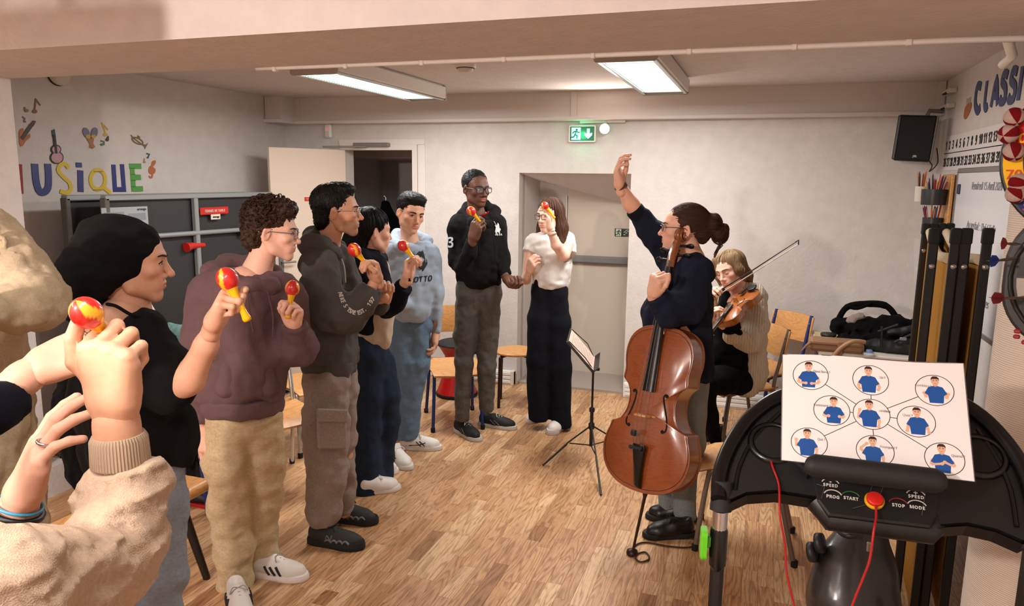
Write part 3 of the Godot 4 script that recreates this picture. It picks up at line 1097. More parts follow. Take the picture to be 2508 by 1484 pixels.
# flat end of a sleeve or leg: at point q, facing along from p to q
func hem(P: Dictionary, p: Array, q: Array, R := 0.12) -> Array:
	var a := J(P, p[0], p[1], p[2])
	var b := J(P, q[0], q[1], q[2])
	return [b, b - a, R]
func flesh(P: Dictionary, arr: Array, cell := 0.012, k := 0.02):
	P.grids.append(solid(chs(P, arr), cell, k))
func wear(P: Dictionary, called: String, arr: Array, m: Material, cell := 0.011, k := 0.05, opt := {}):
	if not opt.has("fine"):
		opt.fine = 0.0025 if called in ["trousers", "jeans"] else 0.0045
		opt.fine_scale = Vector3(15, 11, 15) if called in ["trousers", "jeans"] else Vector3(13, 17, 13)
	return sdf_part(P.node, called, chs(P, arr), m, cell, k, opt)
# where the sight line through a pixel meets the garment made last: [point, basis with z out of the cloth and y up]
func cloth_hit(P: Dictionary, s: SDF, x: float, y: float) -> Array:
	var l := s.all()
	var d := ray(x, y)
	var k := 1.0 / sqrt(d.x * d.x + d.z * d.z)
	var t: float = P.d - 0.6
	var p := Vector3.ZERO
	for it in 80:
		p = EYE - P.base + d * (k * t)
		var e := s.full(p, l)
		if e < 0.001 or t > P.d + 0.5: break
		t += maxf(e * 0.7, 0.001)
	var g := s.grad(p, l)
	return [p + g * 0.001, plane_basis(g)]
# lettering laid on cloth, one letter at a time along a pixel path
func cloth_text(P: Dictionary, s: SDF, called: String, txt: String, path: Array, size: float, m: Material, slant := 0.0):
	var pts := smooth_path(path.map(func(q): return Vector2(q[0], q[1])), 6)
	var n := txt.length()
	for k in n:
		if txt[k] == " ": continue
		var u := (k + 0.5) / n * (pts.size() - 1)
		var a: Vector2 = pts[int(u)]
		var b: Vector2 = pts[mini(int(u) + 1, pts.size() - 1)]
		var c := a.lerp(b, u - int(u))
		var h := cloth_hit(P, s, c.x, c.y)
		var h2 := cloth_hit(P, s, c.x + (b - a).normalized().x * 3.0, c.y + (b - a).normalized().y * 3.0)
		var z: Vector3 = h[1].z
		var xx: Vector3 = (h2[0] - h[0])
		xx = (xx - z * xx.dot(z)).normalized()
		var yy := z.cross(xx)
		put(called, text_mesh(txt[k], size, 0.004, true), m, P.node, h[0], Basis(xx, yy + xx * slant, z))
func to_cam(P: Dictionary) -> Vector3:
	var c: Vector3 = EYE - P.base
	c.y = 0
	return c.normalized()
func face_basis(P: Dictionary, yaw: float, pitch: float, roll: float) -> Basis:
	var c := to_cam(P)
	var r := Vector3.UP.cross(c).normalized()
	var f := (c * cos(deg_to_rad(yaw)) + r * sin(deg_to_rad(yaw)))
	var side := Vector3.UP.cross(f).normalized()
	var b := Basis(side, Vector3.UP, f)
	b = b.rotated(side, -deg_to_rad(pitch))
	return b.rotated(b.z, deg_to_rad(roll))

func head_sdf(cell: float, o: Dictionary) -> SDF:
	var s := SDF.new()
	s.cell = cell
	var jaw: float = o.get("jaw", 1.0)
	var nose: float = o.get("nose", 1.0)
	var nw: float = o.get("nose_w", 1.0)
	var lip: float = o.get("lip", 1.0)
	s.ell(Vector3(0, 0.035, -0.02), Vector3(0.074, 0.086, 0.094), 0.02)
	s.ell(Vector3(0, 0.022, 0.038), Vector3(0.060, 0.062, 0.050), 0.03)
	s.ell(Vector3(0, -0.038, 0.036), Vector3(0.053 * jaw, 0.062, 0.050), 0.03)
	for x in [-1.0, 1.0]:
		s.cap(Vector3(x * 0.054 * jaw, -0.035, -0.012), Vector3(x * 0.046 * jaw, -0.068, 0.008), 0.018, 0.016, 0.03)
		s.cap(Vector3(x * 0.046 * jaw, -0.068, 0.008), Vector3(x * 0.012, -0.098, 0.064), 0.016, 0.015, 0.025)
		s.ell(Vector3(x * 0.042, -0.022, 0.060), Vector3(0.020, 0.015, 0.018), 0.025)      # cheekbone
		s.cap(Vector3(x * 0.012, 0.020, 0.086), Vector3(x * 0.046, 0.022, 0.066), 0.008, 0.008, 0.018)    # brow ridge
		s.ell(Vector3(x * 0.018, -0.060, 0.070), Vector3(0.020, 0.024, 0.018), 0.02)
	s.ell(Vector3(0, -0.100, 0.066), Vector3(0.020, 0.014, 0.016), 0.02)      # chin
	for x in [-1.0, 1.0]:
		s.ell(Vector3(x * 0.032, 0.001, 0.100), Vector3(0.019, 0.0115, 0.016), 0.012, Basis.IDENTITY, true)   # eye socket
		s.ell(Vector3(x * 0.031, 0.000, 0.0725), Vector3(0.0145, 0.0125, 0.0135), 0.006)    # closed ball under the lids
	s.cap(Vector3(0, 0.010, 0.084), Vector3(0, -0.030, 0.084 + 0.020 * nose), 0.0085, 0.0095, 0.012)
	s.ell(Vector3(0, -0.036, 0.084 + 0.022 * nose), Vector3(0.0105 * nw, 0.0095, 0.0105), 0.008)
	for x in [-1.0, 1.0]:
		s.ell(Vector3(x * 0.012 * nw, -0.040, 0.090), Vector3(0.0085 * nw, 0.008, 0.011), 0.007)
		s.ell(Vector3(x * 0.006, -0.047, 0.099), Vector3(0.0035, 0.003, 0.005), 0.003, Basis.IDENTITY, true)
	# lips with a dark line between them
	s.ell(Vector3(0, -0.0600, 0.0885), Vector3(0.0215, 0.0060 * lip, 0.0085), 0.006)
	s.ell(Vector3(0, -0.0715, 0.0875), Vector3(0.0185, 0.0068 * lip, 0.0085), 0.006)
	s.ell(Vector3(0, -0.0660, 0.0985), Vector3(0.0240, 0.0016 + 0.006 * o.get("open", 0.0), 0.0060), 0.003, Basis.IDENTITY, true)
	if o.get("ears", true):
		for x in [-1.0, 1.0]:
			var eb := Basis(Vector3.UP, -x * 0.45) * Basis(Vector3.RIGHT, 0.2)
			s.ell(Vector3(x * 0.077, -0.004, -0.014), Vector3(0.007, 0.031, 0.0185), 0.006, eb)
			s.ell(Vector3(x * 0.083, -0.002, -0.009), Vector3(0.005, 0.018, 0.010), 0.004, eb, true)
	return s

func head(P: Dictionary, x: float, y: float, dd: float, yaw: float, pitch: float, roll: float, o := {}) -> Transform3D:
	var sc: float = o.get("scale", 1.0)
	var skin: Color = o.skin
	var b := face_basis(P, yaw, pitch, roll)
	var xf := Transform3D(b * Basis.from_scale(Vector3.ONE * sc), J(P, x, y, dd))
	var s := head_sdf(o.get("cell", 0.005), o)
	s.xf = xf
	P.grids.append(s)
	P.head = xf
	P.skin = skin
	P.hair_col = o.get("hair", Color(0.05, 0.04, 0.035))
	var lipc: Color = o.get("lips", skin * Color(0.86, 0.58, 0.56))
	lipc.a = 0.85
	P.paint.append([xf * Vector3(0, -0.066, 0.092), Vector3(0.024, 0.013, 0.016) * sc, lipc, b])
	var blush := Color(skin.r * 1.02, skin.g * 0.86, skin.b * 0.84, 0.55)
	for sx in [-1.0, 1.0]:
		P.paint.append([xf * Vector3(sx * 0.082, -0.004, -0.012), Vector3(0.02, 0.035, 0.03) * sc, blush, b])
		P.paint.append([xf * Vector3(sx * 0.04, -0.032, 0.075), Vector3(0.026, 0.024, 0.03) * sc, Color(blush, 0.35), b])
	P.paint.append([xf * Vector3(0, -0.038, 0.105), Vector3(0.016, 0.014, 0.016) * sc, Color(blush, 0.4), b])
	if o.get("stubble", 0.0) > 0.0:
		var sb: Color = skin.lerp(P.hair_col, 0.7)
		sb.a = o.stubble
		for sx in [-1.0, 1.0]: P.paint.append([xf * Vector3(sx * 0.035, -0.072, 0.045), Vector3(0.036, 0.045, 0.055) * sc, sb, b])
		P.paint.append([xf * Vector3(0, -0.104, 0.065), Vector3(0.032, 0.026, 0.03) * sc, sb, b])
		P.paint.append([xf * Vector3(0, -0.053, 0.096), Vector3(0.024, 0.008, 0.014) * sc, Color(sb, sb.a * 0.9), b])
	# eyes: ball, iris and pupil, upper lid and brow
	var look: Vector2 = o.get("look", Vector2.ZERO)
	for sx in [-1.0, 1.0]:
		if o.get("closed", false):
			var lid := MB.new()
			var pts := []
			for k in 7:
				var u := -1.0 + k / 3.0
				pts.append(xf * Vector3(sx * 0.031 + u * 0.0135, -0.003 - 0.003 * (1 - u * u), 0.0868 - 0.006 * u * u))
			lid.tube(pts, 0.0012 * sc, 5)
			put("eyelash", lid.mesh(), mat(Color(0.06, 0.04, 0.03), 0.7), P.node)
		else:
			var e := MB.new()
			var ec := Vector3(sx * 0.031, 0.0, 0.0765)
			e.col = Color(0.72, 0.68, 0.64)
			e.ball(xf * ec, Vector3(0.0118, 0.0066, 0.0112) * sc, b, 14, 10)
			var ic := ec + Vector3(look.x * 0.004, look.y * 0.002, 0.0094)
			e.col = o.get("iris", Color(0.06, 0.035, 0.02))
			e.ball(xf * ic, Vector3(0.0052, 0.0052, 0.0022) * sc, b, 12, 6)
			e.col = Color(0.005, 0.005, 0.005)
			e.ball(xf * (ic + Vector3(0, 0, 0.0012)), Vector3(0.0024, 0.0024, 0.0014) * sc, b, 10, 6)
			put("eye", e.mesh(), M.skin_eye, P.node)
			var lid := MB.new()
			var pts := []
			for k in 9:
				var u := -1.0 + k / 4.0
				pts.append(xf * Vector3(sx * 0.031 + u * 0.0145, 0.0062 - 0.0075 * u * u, 0.0888 - 0.009 * u * u))
			lid.tube(pts, 0.0017 * sc, 5)
			put("eyelash", lid.mesh(), mat(Color(0.06, 0.045, 0.04), 0.7), P.node)
		var br := MB.new()
		var bp := []
		var bw: float = o.get("brow", 1.0)
		for k in 8:
			var u := k / 7.0
			var bx: float = sx * (0.013 + 0.037 * u)
			var by := 0.0185 + 0.007 * sin(u * 2.2) - 0.004 * u
			bp.append(xf * Vector3(bx, by, s.front(bx, by) + 0.0005))
		var rr := []
		for k in 8: rr.append((0.0034 - 0.0022 * absf(k / 7.0 - 0.3)) * sc * bw)
		br.tube(bp, rr, 6)
		put("eyebrow", br.mesh(), mat(o.get("brow_col", P.hair_col), 0.85), P.node)
	# neck down to the collar
	var nk: Array = o.get("neck", [])
	if nk.size():
		var a := xf * Vector3(0, -0.045, -0.022)
		var n0 := J(P, nk[0], nk[1], nk[2])
		var nr: float = o.get("neck_r", 0.052)
		P.grids.append(solid([[[a, nr], [n0, nr * 1.08], [n0 + Vector3(0, -0.06, 0), nr * 1.5]]], 0.008, 0.03))
	return xf

func hair(P: Dictionary, m: Material, cell: float, ells: Array, cuts: Array, opt := {}) -> MeshInstance3D:
	# ells and cuts in head axes: [centre, radii, blend]
	var o := MeshInstance3D.new()
	o.name = "hair"
	o.material_override = m
	P.node.add_child(o, true)
	var s := solid([], cell, 0.02, opt)
	s.xf = P.head
	for e in ells:
		if e[0] is Array: s.chain(e[0], e[1])
		else: s.ell(e[0], e[1], e[2] if e.size() > 2 else 0.02, e[3] if e.size() > 3 else Basis.IDENTITY)
	for e in cuts: s.ell(e[0], e[1], e[2] if e.size() > 2 else 0.008, e[3] if e.size() > 3 else Basis.IDENTITY, true)
	job(o, [s])
	return o
const CROWN := Vector3(0.01, 0.14, -0.05)
const FACE_CUT := [[Vector3(0, -0.035, 0.085), Vector3(0.066, 0.095, 0.062), 0.012], [Vector3(0, -0.12, 0.02), Vector3(0.12, 0.085, 0.075), 0.012]]
func ear_cuts() -> Array:
	return [[Vector3(0.085, -0.012, -0.012), Vector3(0.02, 0.036, 0.026), 0.006], [Vector3(-0.085, -0.012, -0.012), Vector3(0.02, 0.036, 0.026), 0.006]]
# locks of hair lying on or hanging from the head: paths in head axes
func locks(P: Dictionary, paths: Array, r: float, m: Material, sides := 5):
	var b := MB.new()
	for p in paths:
		var w := []
		var rr := []
		for k in p.size():
			w.append(P.head * p[k])
			rr.append(r * (0.25 + 0.75 * sin(PI * clampf((k + 0.7) / (p.size() + 0.4), 0, 1))))
		b.tube(w, rr, sides)
	return put("hair_locks", b.mesh(), m, P.node)

# thumb side is +x of the hand's axes, fingers along +y, palm faces +z
func hand(P: Dictionary, wrist: Array, knuckle: Array, palm: Vector3, thumb: float, curls, o := {}) -> Transform3D:
	var w := J(P, wrist[0], wrist[1], wrist[2])
	var kn := J(P, knuckle[0], knuckle[1], knuckle[2])
	var y := (kn - w).normalized()
	var z := (CB * palm)
	z = (z - y * z.dot(y)).normalized()
	var x := y.cross(z) * thumb
	var sc: float = o.get("scale", 1.0)
	var xf := Transform3D(Basis(x, y, z) * sc, w)
	var s := SDF.new()
	s.cell = o.get("cell", 0.0045)
	s.xf = xf
	var wr: float = o.get("wrist", 0.021)
	s.cap(Vector3(0.005, -0.03, 0), Vector3(0.008, 0.012, 0), wr, 0.022, 0.02)
	s.cap(Vector3(-0.005, -0.03, 0), Vector3(-0.008, 0.012, 0), wr, 0.022, 0.02)
	var kx := [0.031, 0.0105, -0.0105, -0.030]
	var ky := [0.088, 0.092, 0.087, 0.078]
	var len := [[0.043, 0.026, 0.021], [0.047, 0.030, 0.022], [0.044, 0.027, 0.022], [0.034, 0.021, 0.019]]
	for f in 4:
		s.cap(Vector3(kx[f] * 0.55, 0.012, 0), Vector3(kx[f], ky[f], 0), 0.021, 0.0125, 0.014)
		s.cap(Vector3(kx[f] * 0.7, 0.03, 0.008), Vector3(kx[f], ky[f] - 0.015, 0.006), 0.015, 0.012, 0.014)
	s.cap(Vector3(0.018, 0.018, 0.008), Vector3(0.034, 0.045, 0.016), 0.02, 0.017, 0.014)   # ball of the thumb
	var rest := []
	for f in 4:
		var cu: Array = curls[f] if curls[0] is Array else curls
		var p := Vector3(kx[f], ky[f], 0)
		var a := 0.0
		var spread: float = o.get("spread", 0.06) * (1.5 - f)
		for k in 3:
			a += deg_to_rad(cu[k])
			var d := Vector3(sin(spread) * cos(a), cos(a), sin(a))
			var q: Vector3 = p + d * len[f][k]
			var r0 := [0.0108, 0.0098, 0.0090][k] as float
			var r1 := [0.0098, 0.0090, 0.0080][k] as float
			if f == 3: r0 *= 0.87; r1 *= 0.87
			s.cap(p, q, r0, r1, 0.0035)
			p = q
	var tp: Array = o.get("thumb", [Vector3(0.044, 0.072, 0.026), Vector3(0.036, 0.098, 0.040), Vector3(0.026, 0.116, 0.046)])
	var last := Vector3(0.026, 0.032, 0.012)
	var trr := [0.0155, 0.0125, 0.0115, 0.0098]
	for k in 3:
		s.cap(last, tp[k], trr[k], trr[k + 1], 0.006 if k == 0 else 0.003)
		last = tp[k]
	P.grids.append(s)
	return xf
func done(P: Dictionary):
	var o := MeshInstance3D.new()
	o.name = "body"
	var sm := vcol(mat(Color.WHITE, 0.52))
	sm.metallic_specular = 0.4
	sm.albedo_texture = T.plaster
	triplanar(sm, 14.0)
	o.material_override = sm
	P.node.add_child(o, true)
	job(o, P.grids, P.skin, P.paint)
const FIST := [78, 95, 62]
const GRIP := [62, 80, 55]

# ---------- shoes: sole, upper, laces; toe along +z, ground at y = 0 ----------
func shoe_outline(L: float, W: float, grow := 0.0) -> Array:
	var o := []
	for q in [[-0.5, 0.0], [-0.47, 0.22], [-0.36, 0.36], [-0.15, 0.37], [0.1, 0.42], [0.27, 0.48], [0.4, 0.40], [0.48, 0.20], [0.5, -0.04], [0.46, -0.24], [0.34, -0.42], [0.18, -0.47], [0.0, -0.40], [-0.18, -0.36], [-0.36, -0.34], [-0.47, -0.2]]:
		o.append(Vector2(q[1] * (W + grow), q[0] * (L + grow)))
	return smooth_path(o, 2, true)
func shoe(P: Dictionary, heel: Array, toe: Array, side: float, L: float, W: float, c: Dictionary):
	# heel and toe are pixels on the ground
	var h := on_y(heel[0], heel[1], 0.0)
	var t := on_y(toe[0], toe[1], 0.0)
	var f := (t - h)
	f.y = 0
	f = f.normalized()
	var ctr := (h + t) / 2
	ctr.y = 0
	var bs := Basis(Vector3.UP.cross(f) * side, Vector3.UP, f)
	if side < 0: bs = Basis(Vector3.UP.cross(f) * -1.0, Vector3.UP, f)
	var at: Vector3 = ctr - P.base
	var root := Node3D.new()
	root.name = "shoe"
	P.node.add_child(root, true)
	root.transform = Transform3D(bs, at)
	var sh: float = c.get("sole_h", 0.028)
	var sb := MB.new()
	var rings := []
	for q in [[0.0, 0.004], [0.003, 0.0075], [sh * 0.6, 0.0075], [sh, 0.003]]:
		var ring := []
		for p in shoe_outline(L, W, q[1] * 2 - 0.008): ring.append(Vector3(p.x, q[0], p.y))
		ring.reverse()
		rings.append(ring)
	sb.loft(rings)
	put("sole", sb.mesh(), c.sole, root)
	var o := MeshInstance3D.new()
	o.name = "upper"
	o.material_override = c.upper
	root.add_child(o, true)
	var s := SDF.new()
	s.cell = 0.006
	var l := L * 0.5
	s.cap(Vector3(0.008, 0.032, l - 0.045), Vector3(0.006, 0.036, l * 0.35), 0.032, 0.034, 0.02)
	s.cap(Vector3(-0.018, 0.03, l - 0.075), Vector3(-0.008, 0.036, 0), 0.026, 0.03, 0.02)
	s.cap(Vector3(0.024, 0.03, l - 0.08), Vector3(0.01, 0.036, 0), 0.026, 0.03, 0.02)
	s.cap(Vector3(0, 0.038, l * 0.45), Vector3(0, 0.06, -l * 0.1), 0.034, 0.036, 0.03)
	s.cap(Vector3(0, 0.045, -l * 0.1), Vector3(0, 0.045, -l + 0.042), 0.037, 0.034, 0.03)
	s.cap(Vector3(0, 0.06, -l * 0.25), Vector3(0, 0.075, -l + 0.045), 0.034, 0.032, 0.03)
	s.ell(Vector3(0, 0.125, -l * 0.5), Vector3(0.028, 0.045, 0.045), 0.01, Basis.IDENTITY, true)
	s.ground = 0.012
	job(o, [s], Color.WHITE, c.get("paint", []))
	if c.has("laces"):
		var lb := MB.new()
		for k in 5:
			var z := l * (0.52 - 0.13 * k)
			var y := 0.070 + 0.0062 * k
			for sx in [-1.0, 1.0]:
				lb.tube([Vector3(-0.022 * sx, y - 0.007, z), Vector3(0, y + 0.003, z - 0.006), Vector3(0.022 * sx, y - 0.007, z - 0.013)], 0.0028, 5)
		for sx in [-1.0, 1.0]:
			lb.tube(smooth_path([Vector3(0, 0.1, -l * 0.04), Vector3(0.022 * sx, 0.108, 0.0), Vector3(0.036 * sx, 0.088, 0.012), Vector3(0.02 * sx, 0.094, 0.0), Vector3(0, 0.1, -l * 0.04)], 4), 0.0024, 5)
		put("laces", lb.mesh(), c.laces, root)
	if c.has("tongue"): put("tongue", box_mesh(Vector3(0.05, 0.055, 0.012), 0.005), c.tongue, root, Vector3(0, 0.1, -l * 0.12), Basis(Vector3.RIGHT, -0.5))
	for q in c.get("marks", []):     # flat stripes on the side: points in (z, y)
		for sgn in [-1.0, 1.0]:
			var mb := MB.new()
			var pts := []
			for p in q[0]:
				var d := 0.08
				var lst := s.all()
				for it in 30:
					var e := s.ev(Vector3(sgn * d, p.y, p.x), lst)
					if e < 0.001: break
					d -= maxf(e * 0.8, 0.0005)
				pts.append(Vector3(sgn * (d + 0.0008), p.y, p.x))
			mb.tube(smooth_path(pts, 3), q[1], 5, true, false, 1.0)
			put("stripe", mb.mesh(), q[2], root)
	return root

func lin(c: Color) -> Color:
	return c.srgb_to_linear()
func hair_mat(c: Color) -> StandardMaterial3D:
	var m := mat(c, 0.62)
	m.metallic_specular = 0.35
	m.albedo_texture = T.jersey
	triplanar(m, 8.0)
	return m
var n_maraca := 0
# maraca: grip point, direction from handle to head
func maraca(g: Vector3, dir: Vector3, label: String, turn := 0.0, s := 1.0):
	var t := thing("maraca", g, label, "maraca", "red and yellow maracas held up")
	t.basis = along(dir, CB.z) * Basis(Vector3.UP, turn) * Basis.from_scale(Vector3.ONE * s)
	var hb := MB.new()
	hb.lathe([Vector2(0.004, -0.035), Vector2(0.0105, -0.033), Vector2(0.012, -0.026), Vector2(0.0095, -0.012), Vector2(0.009, 0.0), Vector2(0.0095, 0.03), Vector2(0.0135, 0.055), Vector2(0.019, 0.066)], 16)
	put("handle", hb.mesh(), M.yellow_gloss, t)
	var sb := MB.new()
	var prof := []
	for k in 21:
		var w := PI * k / 20.0
		prof.append(Vector2(maxf(0.0012, sin(w) * 0.0285), 0.088 - cos(w) * 0.033))
	sb.lathe(prof, 40)
	for k in sb.v.size():
		var p := sb.v[k]
		var a := atan2(p.z, p.x)
		var yy := (p.y - 0.088) / 0.033
		var w := absf(wrapf(a - 0.35 * sin(yy * 2.2), -PI, PI))
		var w2 := absf(wrapf(a - 2.5 + 0.3 * sin(yy * 2.0), -PI, PI))
		var isy := w < 0.42 or w2 < 0.25 or yy < -0.86
		sb.c[k] = lin(Color(0.95, 0.66, 0.05)) if isy else lin(Color(0.80, 0.07, 0.04))
	put("gourd", sb.mesh(), M.lacquer, t)
	return t
func maraca_in(P: Dictionary, hx: Transform3D, tip: Array, label: String, turn := 0.0):
	# the grip lies in the curl of the fingers
	var g: Vector3 = P.base + hx * Vector3(0.0, 0.10, 0.032)
	var tp := at_dist(tip[0], tip[1], P.d + tip[2])
	var dir := (tp - g).normalized()
	return maraca(tp - dir * 0.088, dir, label, turn)
func glasses(P: Dictionary, m: Material, w := 0.024, h := 0.017, thick := 0.0016, square := true):
	var b := MB.new()
	var panes := []
	var xf: Transform3D = P.head
	for sx in [-1.0, 1.0]:
		var pane := MB.new()
		panes.append(pane)
		var pts := []
		var base := round_rect(w * 2, h * 2, h * 0.6, 4) if square else ellipse_pts(w, h, 20)
		for q in base: pts.append(xf * Vector3(sx * 0.033 + q.x, -0.002 + q.y, 0.103 - absf(sx * 0.033 + q.x) * 0.12))
		b.tube(pts, thick, 6, false, true)
		pane.slab(PackedVector2Array(base), 0.0006, Transform3D(xf.basis, xf * Vector3(sx * 0.033, -0.002, 0.099)))
		b.tube([xf * Vector3(sx * (0.033 + w), 0.004, 0.097), xf * Vector3(sx * 0.074, 0.005, 0.08), xf * Vector3(sx * 0.082, 0.008, 0.0), xf * Vector3(sx * 0.080, -0.012, -0.03)], thick, 6)
	b.tube([xf * Vector3(-0.033 + w, 0.002, 0.1), xf * Vector3(0, 0.006, 0.108), xf * Vector3(0.033 - w, 0.002, 0.1)], thick, 6)
	var g := put("glasses", b.mesh(), m, P.node)
	for pn in panes: put("lens_pane", pn.mesh(), M.glass, g)
func hood(P: Dictionary, pts: Array, m: Material, cell := 0.009):
	sdf_part(P.node, "hood", [pts], m, cell, 0.03, {"fold": 0.006, "fscale": Vector3(16, 16, 16)})
func drawcord(P: Dictionary, pts: Array, m: Material, r := 0.0035):
	var w := []
	for q in pts: w.append(J(P, q[0], q[1], q[2]))
	put("drawcord", tube_mesh(smooth_path(w, 4), r, 6), m, P.node)
func band(P: Dictionary, a: Array, b: Array, r: float, m: Material, called := "cuff"):
	var p := J(P, a[0], a[1], a[2])
	var q := J(P, b[0], b[1], b[2])
	var mb := MB.new()
	mb.tube([p, p.lerp(q, 0.15), p.lerp(q, 0.85), q], [r * 0.92, r, r, r * 0.9], 20)
	return put(called, mb.mesh(), m, P.node)

func build_people():
	M.yellow_gloss = mat(Color(0.93, 0.68, 0.05), 0.2)
	M.lacquer = vcol(mat(Color.WHITE, 0.12))
	M.lacquer.clearcoat_enabled = true
	curly_boy()
	sleeve_boy()
	scarf_woman()
	dark_girl()
	blue_boy()
	tall_boy()
	white_woman()
	cellist()
	violinist()
	near_arms()

func curly_boy():
	var P := person("person with curly brown hair in plum hoodie and tan corduroy trousers", 3.26, 600, 1420)
	var hm := fabric(Color(0.43, 0.335, 0.345))
	var fold := {"fold": 0.012, "seed": 2}
	fold.hem = [hem(P, [722, 830, -0.14], [718, 796, -0.2], 0.08), hem(P, [489, 980, 0.04], [489, 1036, 0.03], 0.08)]
	wear(P, "hoodie", [[[550, 715, 0, 56], [543, 850, 0, 58], [548, 955, 0, 58]], [[650, 722, 0, 54], [650, 850, 0.02, 60], [640, 960, 0.02, 56]], [[530, 700, 0, 42], [690, 708, 0, 40]], [[600, 740, -0.05, 58], [595, 940, -0.04, 60]],
		[[506, 725, 0.02, 46], [486, 860, 0.05, 42], [487, 960, 0.05, 34], [489, 1045, 0.03, 28]], [[710, 735, -0.02, 42], [724, 850, -0.06, 40], [734, 852, -0.1, 36], [718, 788, -0.2, 29]]], hm, 0.011, 0.05, fold)
	wear(P, "waistband", [[[545, 985, 0, 56], [640, 985, 0.02, 55]], [[595, 985, -0.05, 56]]], hm, 0.01, 0.05, {"hem": [hem(P, [595, 900, 0], [595, 1012, 0], 0.5), hem(P, [595, 1012, 0], [595, 968, 0], 0.5)]})
	hood(P, ch(P, [[522, 668, 0.06, 26], [560, 648, 0.14, 25], [625, 650, 0.15, 22], [672, 668, 0.08, 18], [688, 690, 0, 16], [665, 702, -0.08, 18], [610, 700, -0.10, 20], [555, 695, -0.06, 22], [522, 668, 0.06, 26]]), hm)
	wear(P, "pouch", [[[560, 905, -0.09, 26], [650, 905, -0.07, 26]], [[555, 950, -0.09, 28], [655, 950, -0.07, 26]]], hm, 0.01, 0.05, {"fold": 0.006})
	drawcord(P, [[606, 712, -0.14], [610, 760, -0.165], [620, 812, -0.17]], hm)
	drawcord(P, [[655, 715, -0.13], [668, 770, -0.14], [668, 824, -0.14]], hm)
	var tm := fabric(Color(0.80, 0.715, 0.57), "denim")
	wear(P, "trousers", [[[555, 1020, 0, 50], [556, 1120, 0, 52], [566, 1240, 0, 50], [572, 1350, 0, 46], [578, 1450, 0, 42]], [[642, 1020, 0.02, 50], [648, 1120, 0.03, 48], [645, 1230, 0.06, 42], [640, 1340, 0.1, 38], [642, 1400, 0.1, 38]], [[600, 1030, 0, 55]]], tm, 0.011, 0.03, {"fold": 0.016, "fscale": Vector3(7, 9, 7), "seed": 9,
		"hem": [hem(P, [575, 1380, 0], [577, 1448, 0], 0.15), hem(P, [640, 1340, 0.1], [641, 1392, 0.1], 0.15)]})
	var skin := lin(Color(0.93, 0.73, 0.64))
	head(P, 668, 568, 0, 78, -4, 0, {"skin": skin, "neck": [628, 668, 0.02], "hair": Color(0.20, 0.12, 0.075), "jaw": 0.98, "nose": 1.0, "cell": 0.0045})
	var hc := hair_mat(Color(0.22, 0.135, 0.085))
	hair(P, hc, 0.006, [[Vector3(0, 0.055, -0.025), Vector3(0.088, 0.084, 0.104)], [Vector3(0, 0.098, 0.04), Vector3(0.075, 0.042, 0.06)], [Vector3(0, -0.02, -0.07), Vector3(0.07, 0.07, 0.055)]], FACE_CUT + ear_cuts(), {"fold": 0.014, "fscale": Vector3.ONE * 40, "fine": 0.006, "fine_scale": Vector3.ONE * 110})
	var rng := RandomNumberGenerator.new()
	rng.seed = 12
	var paths := []
	for k in 420:
		var u := Vector3(rng.randfn(), rng.randfn(), rng.randfn()).normalized()
		if u.y < -0.25 or (u.z > 0.25 and u.y < 0.45): continue
		var c := Vector3(0, 0.06, -0.018) + u * Vector3(0.092, 0.090, 0.108)
		if u.z > 0.2: c += Vector3(0, 0.004, 0.012)
		var t1 := u.cross(Vector3(rng.randfn(), rng.randfn(), rng.randfn())).normalized()
		var t2 := u.cross(t1)
		var p := []
		var R := rng.randf_range(0.006, 0.012)
		for j in 11:
			var w := j * 0.75
			p.append(c + t1 * cos(w) * R + u * (sin(w) * R) + t2 * (j - 5) * 0.0028)
		paths.append(p)
	locks(P, paths, 0.0032, hc, 4)
	glasses(P, mat(Color(0.35, 0.42, 0.5), 0.3, 0.4), 0.024, 0.019)
	flesh(P, [[[600, 700, 0, 50], [595, 950, 0, 60]], [[555, 1000, 0, 40], [570, 1220, 0, 30], [577, 1450, 0, 18]], [[642, 1000, 0.02, 40], [645, 1220, 0.06, 28], [640, 1395, 0.1, 17]]], 0.02, 0.05)
	flesh(P, [[[489, 1010, 0.03, 15], [490, 1052, 0.02, 15]], [[724, 850, -0.08, 17], [718, 790, -0.2, 15]]], 0.01)
	hand(P, [490, 1050, 0.02], [494, 1078, 0.0], Vector3(-0.3, 0, -1), 1.0, [35, 35, 25])
	var h := hand(P, [717, 794, -0.19], [721, 756, -0.22], Vector3(-0.25, 0.1, 1), -1.0, GRIP)
	maraca_in(P, h, [716, 706, -0.24], "red and yellow maraca held by the person in the plum hoodie")
	done(P)
	var white := mat(Color(0.85, 0.83, 0.80), 0.6)
	var st := mat(Color(0.05, 0.05, 0.06), 0.6)
	var c := {"sole": mat(Color(0.88, 0.84, 0.82), 0.6), "upper": white, "laces": mat(Color(0.62, 0.60, 0.57), 0.8), "marks": []}
	for k in 3: c.marks.append([[Vector2(0.035 - k * 0.027, 0.030), Vector2(0.022 - k * 0.027, 0.050), Vector2(0.010 - k * 0.027, 0.068)], 0.0058, st])
	shoe(P, [608, 1402], [758, 1420], 1.0, 0.285, 0.105, c)
	shoe(P, [575, 1452], [600, 1540], -1.0, 0.285, 0.105, c)

